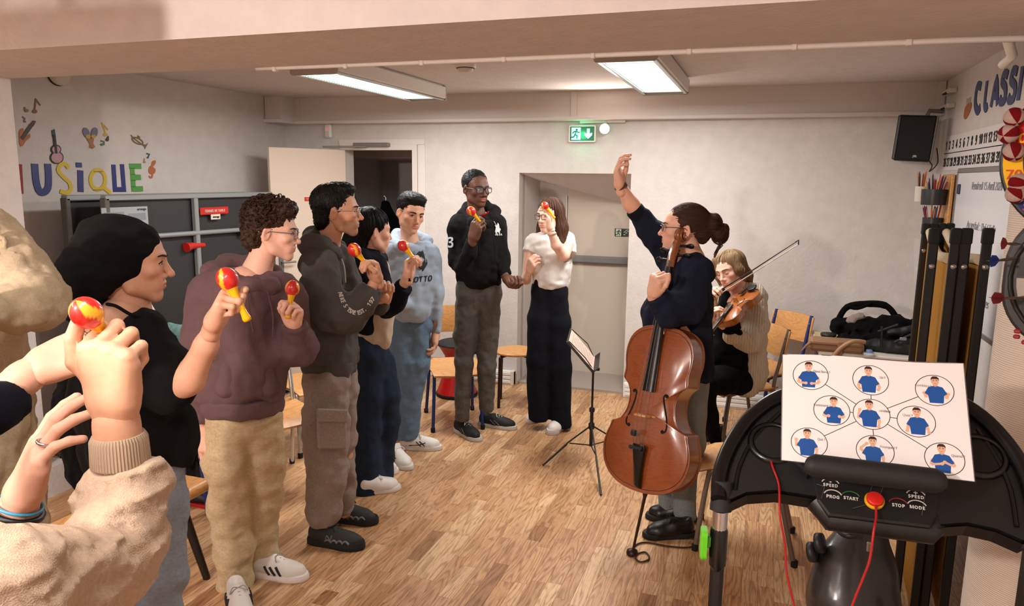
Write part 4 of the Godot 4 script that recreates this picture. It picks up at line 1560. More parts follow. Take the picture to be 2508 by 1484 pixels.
func sleeve_boy():
	var P := person("person with short black hair in charcoal hoodie with white sleeve lettering and taupe cargo trousers", 3.6, 815, 1310)
	var hm := fabric(Color(0.33, 0.318, 0.31))
	wear(P, "hoodie", [[[792, 630, 0, 44], [782, 760, 0, 58], [803, 868, 0, 66]], [[832, 640, 0.06, 38], [838, 760, 0.08, 44], [828, 868, 0.06, 46]], [[780, 640, -0.10, 40], [805, 640, 0.18, 36]],
		[[780, 655, -0.14, 44], [810, 762, -0.22, 43], [850, 775, -0.24, 38], [893, 738, -0.25, 29], [918, 694, -0.23, 24]], [[835, 660, 0.12, 34], [880, 742, 0.04, 28], [934, 752, -0.05, 20]]], hm, 0.011, 0.05, {"fold": 0.015, "seed": 4, "hem": [hem(P, [893, 738, -0.25], [912, 702, -0.235], 0.08)]})
	var sleeve: SDF = jobs[-1].grids[0]
	wear(P, "waistband", [[[805, 892, 0, 66], [826, 892, 0.06, 48]]], hm, 0.01, 0.05, {"hem": [hem(P, [805, 800, 0], [805, 918, 0], 0.5), hem(P, [805, 920, 0], [805, 880, 0], 0.5)]})
	hood(P, ch(P, [[760, 600, -0.06, 26], [770, 582, 0.06, 26], [800, 580, 0.14, 20], [828, 605, 0.12, 15], [838, 640, 0.03, 12], [820, 622, -0.07, 14], [788, 600, -0.12, 22], [760, 600, -0.06, 26]]), hm)
	drawcord(P, [[826, 612, -0.06], [842, 650, -0.05], [846, 692, -0.04]], mat(Color(0.75, 0.73, 0.70), 0.8), 0.004)
	# lettering along the sleeve
	var wl := mat(Color(0.80, 0.78, 0.74), 0.8)
	cloth_text(P, sleeve, "sleeve_letter", "NIKE S TSWE EST. 197", [[833, 718], [842, 742], [856, 760], [876, 766], [896, 755], [914, 730]], 0.027, wl)
	var tm2 := fabric(Color(0.60, 0.54, 0.50), "denim")
	wear(P, "trousers", [[[803, 880, 0.0, 44], [800, 930, -0.03, 54], [797, 1040, -0.05, 55], [802, 1160, -0.05, 48], [792, 1262, -0.06, 40]], [[838, 930, 0.1, 40], [832, 1080, 0.1, 38], [838, 1200, 0.1, 30], [838, 1240, 0.1, 26]]], tm2, 0.011, 0.03, {"fold": 0.016, "fscale": Vector3(8, 9, 8), "seed": 5,
		"hem": [hem(P, [800, 1180, -0.05], [792, 1284, -0.06], 0.2)]})
	# cargo pocket with flap
	var pk := MB.new()
	var pa := J(P, 764, 1000, -0.235)
	var pb := J(P, 848, 1003, -0.16)
	var xx := (pb - pa).normalized()
	var zz := xx.cross(Vector3.UP).normalized()
	if zz.dot(to_cam(P)) < 0: zz = -zz
	var bb := Basis(xx, Vector3.UP, zz)
	put("cargo_pocket", box_mesh(Vector3(0.15, 0.19, 0.02), 0.008), tm2, P.node, (pa + pb) / 2 + Vector3(0, -0.095, 0) + zz * 0.016, bb)
	put("pocket_flap", box_mesh(Vector3(0.158, 0.065, 0.016), 0.006), tm2, P.node, (pa + pb) / 2 + Vector3(0, -0.025, 0) + zz * 0.028, bb)
	var skin := lin(Color(0.82, 0.61, 0.49))
	head(P, 828, 518, 0.02, 84, 2, 0, {"skin": skin, "neck": [800, 606, 0.03], "hair": Color(0.045, 0.035, 0.03), "stubble": 0.55, "nose": 1.1, "cell": 0.0045, "brow": 1.3, "open": 0.25})
	hair(P, hair_mat(Color(0.05, 0.04, 0.035)), 0.006, [[Vector3(0, 0.048, -0.025), Vector3(0.082, 0.088, 0.102)], [Vector3(0, 0.105, 0.035), Vector3(0.06, 0.03, 0.055)], [Vector3(0, -0.03, -0.07), Vector3(0.066, 0.06, 0.045)]], FACE_CUT + ear_cuts(), {"fine": 0.004, "fine_scale": Vector3.ONE * 90, "comb": [900, 0.022, 0.0014, CROWN, 1.0, 0.35, 0.002]})
	glasses(P, mat(Color(0.75, 0.75, 0.73), 0.2, 0.5), 0.024, 0.019, 0.0015, false)
	flesh(P, [[[802, 670, 0.03, 34], [805, 880, 0, 50]], [[800, 930, -0.03, 42], [797, 1110, -0.05, 32], [790, 1300, -0.06, 16]], [[838, 930, 0.1, 36], [832, 1110, 0.1, 28], [845, 1255, 0.1, 16]]], 0.02, 0.05)
	flesh(P, [[[893, 738, -0.25, 16], [922, 684, -0.23, 14]], [[870, 720, 0.05, 18], [940, 728, -0.1, 14]]], 0.01)
	var h := hand(P, [922, 684, -0.23], [908, 632, -0.27], Vector3(-0.6, -0.1, 0.7), 1.0, [[48, 60, 40], [58, 70, 45], [64, 75, 50], [68, 78, 50]])
	maraca_in(P, h, [868, 612, -0.30], "red maraca tilted back in the hand above the lettered charcoal sleeve", 1.2)
	hand(P, [938, 740, -0.06], [942, 690, -0.1], Vector3(0.4, 0, 1), -1.0, [40, 50, 40])
	done(P)
	var c := {"sole": mat(Color(0.05, 0.05, 0.05), 0.7), "upper": mat(Color(0.15, 0.15, 0.15), 0.75), "laces": mat(Color(0.03, 0.03, 0.03), 0.8), "sole_h": 0.036, "marks": []}
	var grey := mat(Color(0.42, 0.42, 0.42), 0.6)
	for k in 4: c.marks.append([[Vector2(0.09 - k * 0.03, 0.036), Vector2(0.075 - k * 0.03, 0.05), Vector2(0.055 - k * 0.03, 0.04)], 0.005, grey])
	c.marks.append([[Vector2(-0.03, 0.045), Vector2(-0.025, 0.07), Vector2(-0.005, 0.05), Vector2(0, 0.072)], 0.003, grey])
	shoe(P, [757, 1326], [890, 1344], 1.0, 0.30, 0.11, c)
	shoe(P, [815, 1272], [908, 1280], -1.0, 0.29, 0.11, c)

func scarf_woman():
	var P := person("person in a black head scarf and loose black top with pale jeans, raising a maraca", 2.4, 330, 1500)
	var bm := fabric(Color(0.075, 0.071, 0.073))
	wear(P, "top", [[[300, 800, 0, 55], [300, 950, 0, 88], [315, 1075, 0, 90]], [[235, 800, 0.08, 36], [240, 950, 0.08, 48], [246, 1120, 0.08, 46]], [[270, 785, 0.05, 34], [365, 800, -0.08, 40]], [[355, 815, -0.1, 48], [400, 905, -0.16, 62], [425, 955, -0.18, 58]],
		[[330, 1000, -0.05, 80], [400, 1040, -0.03, 70]], [[408, 1060, -0.03, 66], [432, 1085, -0.02, 52]]], bm, 0.011, 0.06, {"fold": 0.02, "fscale": Vector3(6, 4, 6), "seed": 7})
	# lace hem
	var lace := MB.new()
	var rng := RandomNumberGenerator.new()
	rng.seed = 3
	for k in 70:
		var u := k / 69.0
		var a := J(P, lerpf(352, 482, u), lerpf(1075, 1085, u) + 10 * sin(u * 9.0), lerpf(-0.12, 0.02, u))
		var L := rng.randf_range(0.03, 0.085)
		lace.tube([a, a + Vector3(rng.randfn() * 0.006, -L * 0.6, 0), a + Vector3(rng.randfn() * 0.012, -L, 0)], [0.004, 0.0045, 0.001], 4)
	put("lace_hem", lace.mesh(), bm, P.node)
	var jm := fabric(Color(0.56, 0.60, 0.65), "denim")
	wear(P, "jeans", [[[385, 1080, 0.02, 62], [400, 1230, 0.02, 52], [405, 1400, 0.02, 48], [400, 1600, 0.02, 44]], [[310, 1080, 0.08, 60], [310, 1300, 0.08, 54], [310, 1600, 0.08, 46]]], jm, 0.013, 0.04, {"fold": 0.012, "fscale": Vector3(8, 7, 8)})
	var skin := lin(Color(0.84, 0.63, 0.52))
	head(P, 318, 640, 0, 82, -3, 0, {"skin": skin, "neck": [318, 750, 0.02], "hair": Color(0.05, 0.04, 0.03), "nose": 1.15, "cell": 0.004, "ears": false, "jaw": 0.94, "lip": 1.1, "neck_r": 0.047})
	var o := hair(P, fabric(Color(0.068, 0.065, 0.067)), 0.007, [[Vector3(0, 0.042, -0.018), Vector3(0.088, 0.086, 0.104), 0.03], [[[Vector3(0, 0.03, -0.06), 0.088], [Vector3(0.0, -0.05, -0.115), 0.068], [Vector3(0.0, -0.14, -0.135), 0.044]], 0.06], [Vector3(0, -0.02, -0.04), Vector3(0.082, 0.075, 0.075), 0.04]],
		[[Vector3(0, -0.05, 0.085), Vector3(0.075, 0.105, 0.058), 0.02], [Vector3(0, -0.14, 0.03), Vector3(0.12, 0.085, 0.085), 0.03]], {"fold": 0.007, "fscale": Vector3(14, 22, 10)})
	o.name = "head_scarf"
	put("neck_tie", tube_mesh(smooth_path([J(P, 262, 745, -0.06), J(P, 285, 750, -0.10), J(P, 320, 770, -0.12), J(P, 350, 775, -0.12)], 4), 0.005, 6), bm, P.node)
	flesh(P, [[[300, 780, 0, 60], [310, 1050, 0, 80]], [[385, 1080, 0.02, 48], [400, 1600, 0.02, 30]], [[310, 1080, 0.08, 48], [310, 1600, 0.08, 30]]], 0.022, 0.05)
	flesh(P, [[[425, 955, -0.18, 40], [462, 925, -0.22, 38]], [[462, 930, -0.22, 37], [505, 845, -0.27, 27], [520, 803, -0.29, 19], [528, 782, -0.305, 15]]], 0.009)
	var h := hand(P, [524, 794, -0.3], [538, 750, -0.32], Vector3(0.9, 0.0, -0.1), 1.0, FIST, {"cell": 0.004})
	maraca_in(P, h, [557, 684, -0.33], "red and yellow maraca held by the person in the black scarf", 0.6)
	var br := MB.new()
	var bp := []
	for k in 16:
		var w := TAU * k / 16.0
		bp.append(J(P, 498, 872, -0.25) + CB.x * cos(w) * 0.036 + (CB.z * 0.7 + Vector3.UP * 0.5) * sin(w) * 0.036)
	br.tube(bp, 0.0012, 5, false, true)
	put("bracelet", br.mesh(), mat(Color(0.8, 0.65, 0.35), 0.3, 0.9), P.node)
	done(P)

func dark_girl():
	var P := person("black-haired person in navy jacket, cream hoodie and flared dark jeans with a maraca", 4.15, 915, 1195)
	var nm := fabric(Color(0.075, 0.085, 0.125))
	var cream := fabric(Color(0.78, 0.71, 0.62))
	wear(P, "hoodie", [[[915, 660, 0.02, 40], [918, 760, 0.02, 42], [914, 830, 0.02, 40]], [[940, 700, -0.02, 20], [938, 830, -0.02, 20]]], cream, 0.012, 0.05, {"fold": 0.01, "hem": [hem(P, [915, 800, 0], [914, 857, 0], 0.3)]})
	wear(P, "jacket", [[[890, 640, 0, 38], [895, 740, 0, 44], [892, 795, 0, 42]], [[880, 640, -0.08, 34], [925, 640, 0.12, 30]], [[922, 655, -0.06, 30], [945, 745, -0.16, 30], [965, 738, -0.2, 26], [996, 690, -0.28, 21]], [[880, 650, -0.1, 34], [890, 740, -0.16, 32]]], nm, 0.011, 0.04, {"fold": 0.01, "hem": [hem(P, [892, 740, 0], [892, 812, 0], 0.12), hem(P, [965, 738, -0.2], [990, 700, -0.265], 0.07)]})
	var jm := fabric(Color(0.15, 0.195, 0.265), "denim")
	wear(P, "jeans", [[[908, 838, 0.02, 42], [903, 870, 0, 44], [900, 960, 0, 40], [898, 1050, 0, 35], [894, 1130, 0, 38], [896, 1200, 0, 48]], [[930, 880, 0.06, 36], [943, 960, 0.06, 35], [947, 1030, 0.08, 32], [932, 1110, 0.1, 32], [926, 1165, 0.1, 38]]], jm, 0.011, 0.03, {"fold": 0.008, "fscale": Vector3(9, 7, 9), "hem": [hem(P, [894, 1130, 0], [896, 1206, 0], 0.2), hem(P, [930, 1110, 0.1], [928, 1172, 0.1], 0.15)]})
	var skin := lin(Color(0.90, 0.70, 0.60))
	head(P, 913, 566, 0, 112, -4, 0, {"skin": skin, "neck": [905, 640, 0.02], "neck_r": 0.046, "hair": Color(0.03, 0.025, 0.025)})
	var hc := hair_mat(Color(0.035, 0.03, 0.03))
	hair(P, hc, 0.007, [[Vector3(0, 0.05, -0.022), Vector3(0.084, 0.086, 0.104)], [[[Vector3(0, 0.02, -0.07), 0.075], [Vector3(0.01, -0.08, -0.10), 0.06], [Vector3(0.0, -0.19, -0.10), 0.045], [Vector3(0, -0.26, -0.1), 0.02]], 0.04]], FACE_CUT + ear_cuts(), {"fine": 0.003, "fine_scale": Vector3(90, 16, 90), "comb": [900, 0.12, 0.0015, CROWN, 1.0, 0.08]})
	flesh(P, [[[900, 670, 0.02, 26], [910, 840, 0, 32]], [[903, 868, 0, 34], [896, 1195, 0, 15]], [[930, 880, 0.06, 30], [926, 1160, 0.1, 15]]], 0.022, 0.05)
	flesh(P, [[[965, 738, -0.2, 14], [1000, 676, -0.28, 12]], [[890, 740, -0.16, 15], [935, 735, -0.3, 12]]], 0.01)
	var h := hand(P, [1000, 676, -0.28], [1003, 640, -0.3], Vector3(0.9, 0, 0.35), -1.0, [55, 70, 50])
	maraca_in(P, h, [988, 602, -0.31], "red and orange maraca raised in front of the pale blue hoodie", 2.0)
	done(P)
	var c := {"sole": mat(Color(0.86, 0.84, 0.82), 0.6), "upper": mat(Color(0.88, 0.86, 0.84), 0.55), "laces": M.white}
	shoe(P, [890, 1210], [968, 1198], 1.0, 0.25, 0.095, c)
	shoe(P, [905, 1172], [955, 1158], -1.0, 0.25, 0.095, c)

func blue_boy():
	var P := person("person with short black hair in pale blue hoodie with dark diamond print, and blue jeans", 4.755, 1000, 1100)
	var hm := fabric(Color(0.64, 0.70, 0.765))
	wear(P, "hoodie", [[[978, 622, 0, 30], [985, 700, 0, 34], [990, 755, 0, 34]], [[1038, 625, 0, 30], [1034, 700, 0, 38], [1028, 755, 0, 34]], [[1010, 640, -0.05, 36], [1010, 755, -0.05, 42]], [[962, 612, 0, 22], [1050, 618, 0, 22]], [[1056, 632, 0, 22], [1068, 720, 0, 18], [1069, 815, 0, 14]], [[958, 632, 0, 24], [958, 720, -0.03, 23], [985, 745, -0.18, 18]]], hm, 0.012, 0.04, {"fold": 0.013, "seed": 14, "hem": [hem(P, [1010, 700, 0], [1010, 782, 0], 0.16), hem(P, [1068, 760, 0], [1069, 812, 0], 0.06)]})
	var front: SDF = jobs[-1].grids[0]
	hood(P, ch(P, [[962, 598, 0.02, 16], [975, 578, 0.12, 16], [1010, 574, 0.16, 14], [1045, 590, 0.1, 14], [1045, 612, -0.02, 13], [1015, 614, -0.09, 14], [985, 606, -0.07, 15], [962, 598, 0.02, 16]]), hm)
	drawcord(P, [[1000, 618, -0.17], [1004, 640, -0.19], [1004, 664, -0.19]], hm)
	drawcord(P, [[1036, 612, -0.16], [1041, 628, -0.165], [1043, 642, -0.165]], hm)
	# chest print: a pierced diamond and the word below it
	var ink := mat(Color(0.10, 0.11, 0.13), 0.85)
	var f := to_cam(P)
	var rt := Vector3.UP.cross(f).normalized()
	var fb := Basis(rt, Vector3.UP, f)
	var ht := cloth_hit(P, front, 1032, 637)
	var dm := MB.new()
	for k in 4:
		var q := Basis(Vector3(0, 0, 1), k * PI / 2 + PI / 4)
		dm.slab(PackedVector2Array([Vector2(-0.034, 0.018), Vector2(0.018, 0.018), Vector2(0.05, 0.05), Vector2(-0.034, 0.05)]), 0.006, Transform3D(q, Vector3(0, 0, -0.003)))
	put("chest_print", dm.mesh(), ink, P.node, ht[0], ht[1])
	cloth_text(P, front, "chest_letter", "LOTTO", [[1006, 686], [1030, 684], [1057, 681]], 0.05, ink, 0.25)
	var jm := fabric(Color(0.42, 0.515, 0.61), "denim")
	wear(P, "jeans", [[[992, 755, 0, 33], [988, 790, 0, 34], [985, 890, 0, 32], [972, 990, 0.03, 25], [968, 1085, 0.03, 20]], [[1026, 755, 0, 32], [1028, 790, 0, 31], [1022, 890, -0.02, 29], [1006, 980, 0, 26], [1003, 1070, 0, 22]]], jm, 0.012, 0.03, {"fold": 0.012, "fscale": Vector3(9, 9, 9), "hem": [hem(P, [1006, 1000, 0], [1003, 1074, 0], 0.15)]})
	var skin := lin(Color(0.87, 0.67, 0.55))
	head(P, 1006, 523, 0, 26, -10, -8, {"skin": skin, "neck": [1004, 600, 0.03], "hair": Color(0.05, 0.045, 0.04), "brow": 1.3, "look": Vector2(-0.6, 0)})
	hair(P, hair_mat(Color(0.055, 0.05, 0.045)), 0.007, [[Vector3(0, 0.052, -0.022), Vector3(0.082, 0.085, 0.101)], [Vector3(0, 0.10, 0.035), Vector3(0.068, 0.034, 0.058)]], FACE_CUT + ear_cuts(), {"fine": 0.004, "fine_scale": Vector3.ONE * 90, "comb": [900, 0.02, 0.0015, CROWN, 1.0, 0.35, 0.002]})
	flesh(P, [[[1008, 650, 0.03, 26], [1008, 750, 0.03, 28]], [[988, 790, 0, 26], [970, 1085, 0.03, 12]], [[1028, 790, 0, 24], [1003, 1070, 0, 12]], [[1068, 780, 0, 10], [1068, 818, 0, 9]]], 0.02, 0.04)
	hand(P, [1068, 816, 0], [1067, 836, -0.02], Vector3(-1, 0, 0.2), 1.0, [28, 35, 30])
	done(P)
	var blk := mat(Color(0.05, 0.05, 0.07), 0.6)
	var c := {"sole": mat(Color(0.80, 0.78, 0.75), 0.6), "upper": mat(Color(0.86, 0.85, 0.82), 0.6), "laces": M.white, "tongue": M.white, "marks": [[[Vector2(0.035, 0.035), Vector2(0.01, 0.06), Vector2(0.0, 0.068)], 0.0035, blk], [[Vector2(0.01, 0.033), Vector2(-0.015, 0.06), Vector2(-0.02, 0.066)], 0.0035, blk], [[Vector2(0.04, 0.058), Vector2(0, 0.045), Vector2(-0.07, 0.036)], 0.0032, blk]]}
	shoe(P, [975, 1098], [1084, 1100], 1.0, 0.29, 0.105, c)
	shoe(P, [950, 1118], [1006, 1152], -1.0, 0.29, 0.105, c)

func tall_boy():
	var P := person("tall person with glasses in black hoodie with white rider emblem and grey jeans", 5.0, 1185, 1065)
	var hm := fabric(Color(0.095, 0.09, 0.094))
	wear(P, "hoodie", [[[1142, 560, 0, 34], [1150, 640, 0, 36], [1153, 682, 0, 34]], [[1200, 560, 0, 34], [1198, 640, 0, 36], [1196, 682, 0, 33]], [[1172, 570, -0.05, 36], [1174, 670, -0.05, 38]], [[1122, 550, 0, 24], [1216, 550, 0, 24]], [[1116, 566, 0, 22], [1120, 640, -0.03, 21], [1134, 656, -0.1, 19], [1152, 612, -0.2, 16], [1158, 586, -0.24, 14]], [[1222, 566, 0, 21], [1229, 630, -0.02, 17], [1240, 678, -0.12, 13]]], hm, 0.012, 0.04, {"fold": 0.013, "seed": 21, "hem": [hem(P, [1174, 640, 0], [1174, 706, 0], 0.22), hem(P, [1152, 612, -0.2], [1157, 590, -0.235], 0.06), hem(P, [1229, 630, -0.02], [1239, 674, -0.11], 0.06)]})
	var front: SDF = jobs[-1].grids[0]
	hood(P, ch(P, [[1133, 528, 0.02, 14], [1148, 508, 0.10, 14], [1185, 502, 0.14, 13], [1212, 518, 0.08, 13], [1212, 540, -0.04, 12], [1190, 552, -0.10, 10], [1158, 546, -0.09, 11], [1133, 528, 0.02, 14]]), hm)
	drawcord(P, [[1168, 545, -0.165], [1172, 590, -0.17], [1173, 624, -0.17]], hm)
	drawcord(P, [[1202, 545, -0.15], [1212, 610, -0.16], [1213, 648, -0.16]], hm)
	wear(P, "pouch", [[[1160, 655, -0.09, 14], [1208, 655, -0.08, 14]], [[1150, 680, -0.09, 14], [1212, 680, -0.08, 14]]], hm, 0.01, 0.03)
	# emblem and sleeve number
	var wm := mat(Color(0.82, 0.84, 0.84), 0.7)
	var f := to_cam(P)
	var rt := Vector3.UP.cross(f).normalized()
	var fb := Basis(rt, Vector3.UP, f)
	var em := MB.new()
	em.slab(PackedVector2Array([Vector2(-0.018, -0.02), Vector2(-0.012, 0.01), Vector2(-0.02, 0.025), Vector2(-0.004, 0.02), Vector2(0.002, 0.04), Vector2(0.010, 0.03), Vector2(0.014, 0.006), Vector2(0.024, -0.004), Vector2(0.016, -0.02), Vector2(0.02, -0.045), Vector2(0.008, -0.025), Vector2(-0.004, -0.022), Vector2(-0.002, -0.045), Vector2(-0.012, -0.028)]), 0.003)
	em.tube([Vector3(-0.006, 0.02, 0.002), Vector3(-0.026, 0.05, 0.002)], 0.0022, 4)
	var eh := cloth_hit(P, front, 1218, 560)
	put("chest_emblem", em.mesh(), wm, P.node, eh[0], eh[1])
	cloth_text(P, front, "chest_letter", "USPA", [[1213, 574], [1221, 575], [1229, 574]], 0.018, wm)
	cloth_text(P, front, "sleeve_number", "3", [[1100, 594], [1108, 594]], 0.10, wm)
	var jm := fabric(Color(0.38, 0.365, 0.345), "denim")
	wear(P, "jeans", [[[1152, 690, 0, 32], [1150, 718, 0, 33], [1140, 820, 0, 28], [1136, 890, -0.02, 22], [1131, 1030, 0, 18]], [[1196, 690, 0, 31], [1196, 718, 0, 32], [1194, 820, 0, 27], [1192, 900, -0.02, 22], [1191, 1005, 0, 19]]], jm, 0.012, 0.03, {"fold": 0.010, "fscale": Vector3(10, 10, 10), "seed": 6, "hem": [hem(P, [1135, 950, 0], [1131, 1030, 0], 0.12), hem(P, [1192, 940, 0], [1191, 1006, 0], 0.12)]})
	var skin := lin(Color(0.40, 0.26, 0.20))
	head(P, 1166, 463, 0, 34, -2, 0, {"skin": skin, "lips": lin(Color(0.62, 0.33, 0.32)), "lip": 1.45, "nose_w": 1.45, "nose": 0.95, "neck": [1168, 530, 0.03], "hair": Color(0.03, 0.028, 0.028), "look": Vector2(0.5, 0)})
	hair(P, hair_mat(Color(0.05, 0.05, 0.052)), 0.007, [[Vector3(0, 0.046, -0.024), Vector3(0.078, 0.083, 0.097)]], FACE_CUT + ear_cuts(), {"fine": 0.003, "fine_scale": Vector3.ONE * 120, "comb": [900, 0.009, 0.0018, CROWN, 1.0, 0.8, 0.0015]})
	glasses(P, mat(Color(0.03, 0.03, 0.03), 0.3), 0.027, 0.018, 0.0026)
	put("collar", tube_mesh(smooth_path([J(P, 1178, 528, -0.08), J(P, 1188, 526, -0.085), J(P, 1197, 518, -0.075)], 4), 0.006, 8), fabric(Color(0.6, 0.07, 0.08)), P.node)
	flesh(P, [[[1172, 570, 0.02, 26], [1174, 675, 0.02, 26]], [[1150, 718, 0, 24], [1131, 1012, 0, 11]], [[1196, 718, 0, 24], [1191, 988, 0, 11]], [[1229, 630, -0.02, 11], [1242, 684, -0.13, 9]], [[1140, 650, -0.1, 11], [1160, 582, -0.25, 10]]], 0.018, 0.04)
	var h := hand(P, [1159, 584, -0.25], [1166, 556, -0.27], Vector3(0.45, 0.0, -0.6), 1.0, [[40, 55, 45], [50, 65, 50], [58, 70, 50], [62, 75, 50]], {"scale": 1.08})
	maraca_in(P, h, [1154, 517, -0.3], "red maraca held by the tall person at chin height", 0.3)
	hand(P, [1242, 682, -0.13], [1252, 694, -0.17], Vector3(0.3, 0.8, 0.5), -1.0, [62, 70, 40], {"scale": 1.08})
	done(P)
	var c := {"sole": mat(Color(0.72, 0.70, 0.66), 0.7), "upper": mat(Color(0.06, 0.065, 0.075), 0.7), "laces": mat(Color(0.80, 0.77, 0.70), 0.8), "marks": []}
	var gr := mat(Color(0.33, 0.33, 0.33), 0.6)
	for k in 2: c.marks.append([[Vector2(0.03 - k * 0.03, 0.033), Vector2(-0.01 - k * 0.03, 0.064)], 0.004, gr])
	shoe(P, [1112, 1052], [1180, 1084], -1.0, 0.30, 0.108, c)
	shoe(P, [1175, 1040], [1262, 1052], 1.0, 0.30, 0.108, c)

func white_woman():
	var P := person("person with long brown hair in white T-shirt and wide navy trousers", 5.157, 1345, 1050)
	var wm := fabric(Color(0.92, 0.90, 0.875))
	wear(P, "shirt", [[[1328, 595, 0, 27], [1328, 650, 0, 28], [1330, 690, 0, 27]], [[1372, 595, 0, 26], [1372, 650, 0, 27], [1368, 690, 0, 26]], [[1350, 610, -0.04, 28], [1350, 690, -0.04, 28]], [[1312, 588, 0, 17], [1388, 588, 0, 18]], [[1305, 592, 0, 17], [1293, 622, -0.03, 16]], [[1390, 592, 0, 19], [1396, 622, -0.05, 17]]], wm, 0.011, 0.035, {"fold": 0.009, "fscale": Vector3(10, 8, 10), "hem": [hem(P, [1350, 650, 0], [1350, 706, 0], 0.25), hem(P, [1305, 592, 0], [1294, 618, -0.03], 0.06), hem(P, [1390, 592, 0], [1393, 622, -0.06], 0.06)]})
	var tm := fabric(Color(0.085, 0.092, 0.125))
	wear(P, "trousers", [[[1332, 690, 0, 27], [1330, 715, 0, 28], [1322, 780, 0, 30], [1317, 880, 0, 28], [1320, 1030, 0, 25]], [[1362, 690, 0, 27], [1362, 715, 0, 28], [1368, 790, 0, 29], [1371, 900, 0, 27], [1374, 1045, 0, 26]]], tm, 0.011, 0.03, {"fold": 0.009, "fscale": Vector3(10, 2, 10), "hem": [hem(P, [1318, 900, 0], [1320, 1028, 0], 0.1), hem(P, [1371, 900, 0], [1374, 1044, 0], 0.1)]})
	var skin := lin(Color(0.93, 0.75, 0.66))
	head(P, 1346, 528, 0, -38, -2, 2, {"skin": skin, "neck": [1350, 588, 0.02], "neck_r": 0.045, "hair": Color(0.20, 0.12, 0.08), "jaw": 0.93, "scale": 0.97})
	var hc := hair_mat(Color(0.33, 0.215, 0.155))
	hair(P, hc, 0.007, [[Vector3(0, 0.05, -0.022), Vector3(0.082, 0.082, 0.102)], [[[Vector3(0.06, 0.03, -0.03), 0.04], [Vector3(0.085, -0.09, -0.03), 0.04], [Vector3(0.09, -0.2, -0.02), 0.035], [Vector3(0.08, -0.36, -0.03), 0.018]], 0.03], [[[Vector3(-0.06, 0.03, -0.03), 0.038], [Vector3(-0.075, -0.08, 0.0), 0.028], [Vector3(-0.085, -0.17, 0.04), 0.022], [Vector3(-0.11, -0.27, 0.06), 0.008]], 0.03], [[[Vector3(0, 0, -0.08), 0.06], [Vector3(0.02, -0.2, -0.1), 0.05], [Vector3(0.04, -0.42, -0.09), 0.02]], 0.04]], [[Vector3(0, -0.035, 0.09), Vector3(0.062, 0.098, 0.068), 0.015]], {"fine": 0.003, "fine_scale": Vector3(70, 9, 70), "comb": [1100, 0.14, 0.0016, Vector3(0, 0.3, 0), 1.0, 0.06]})
	glasses(P, mat(Color(0.12, 0.08, 0.07), 0.3), 0.025, 0.02, 0.0018)
	flesh(P, [[[1350, 600, 0, 28], [1350, 690, 0, 30]], [[1335, 715, 0, 22], [1320, 1008, 0, 10]], [[1362, 715, 0, 22], [1374, 1020, 0, 10]]], 0.02, 0.04)
	flesh(P, [[[1392, 600, -0.05, 14], [1382, 626, -0.12, 13]], [[1380, 626, -0.12, 13], [1362, 600, -0.2, 12], [1348, 562, -0.25, 9]], [[1298, 610, -0.02, 13], [1288, 685, -0.04, 11]], [[1289, 685, -0.05, 11], [1297, 660, -0.14, 8.5]]], 0.009)
	var h := hand(P, [1348, 560, -0.25], [1347, 522, -0.26], Vector3(-0.9, 0.0, -0.35), -1.0, [[25, 35, 25], [28, 38, 25], [32, 40, 28], [36, 44, 30]], {"scale": 0.95})
	maraca(at_dist(1352, 526, P.d - 0.28), CB * Vector3(-0.6, 0.75, 0.1), "yellow and red maraca cupped in the hand before the forehead", 0.0, 0.85)
	hand(P, [1297, 662, -0.14], [1302, 646, -0.18], Vector3(0.6, 0.2, -0.5), 1.0, [55, 60, 40], {"scale": 0.92})
	# watch and bracelets
	band(P, [1350, 566, -0.25], [1348, 556, -0.25], 0.028, mat(Color(0.80, 0.80, 0.80), 0.4), "watch_strap")
	band(P, [1353, 575, -0.24], [1352, 571, -0.24], 0.030, mat(Color(0.75, 0.7, 0.65), 0.3, 0.7), "bracelet")
	done(P)
	var c := {"sole": mat(Color(0.80, 0.77, 0.75), 0.6), "upper": mat(Color(0.88, 0.86, 0.84), 0.55), "laces": M.white, "sole_h": 0.038}
	shoe(P, [1338, 1018], [1297, 1036], -1.0, 0.26, 0.095, c)
	shoe(P, [1390, 1038], [1338, 1070], 1.0, 0.26, 0.095, c)

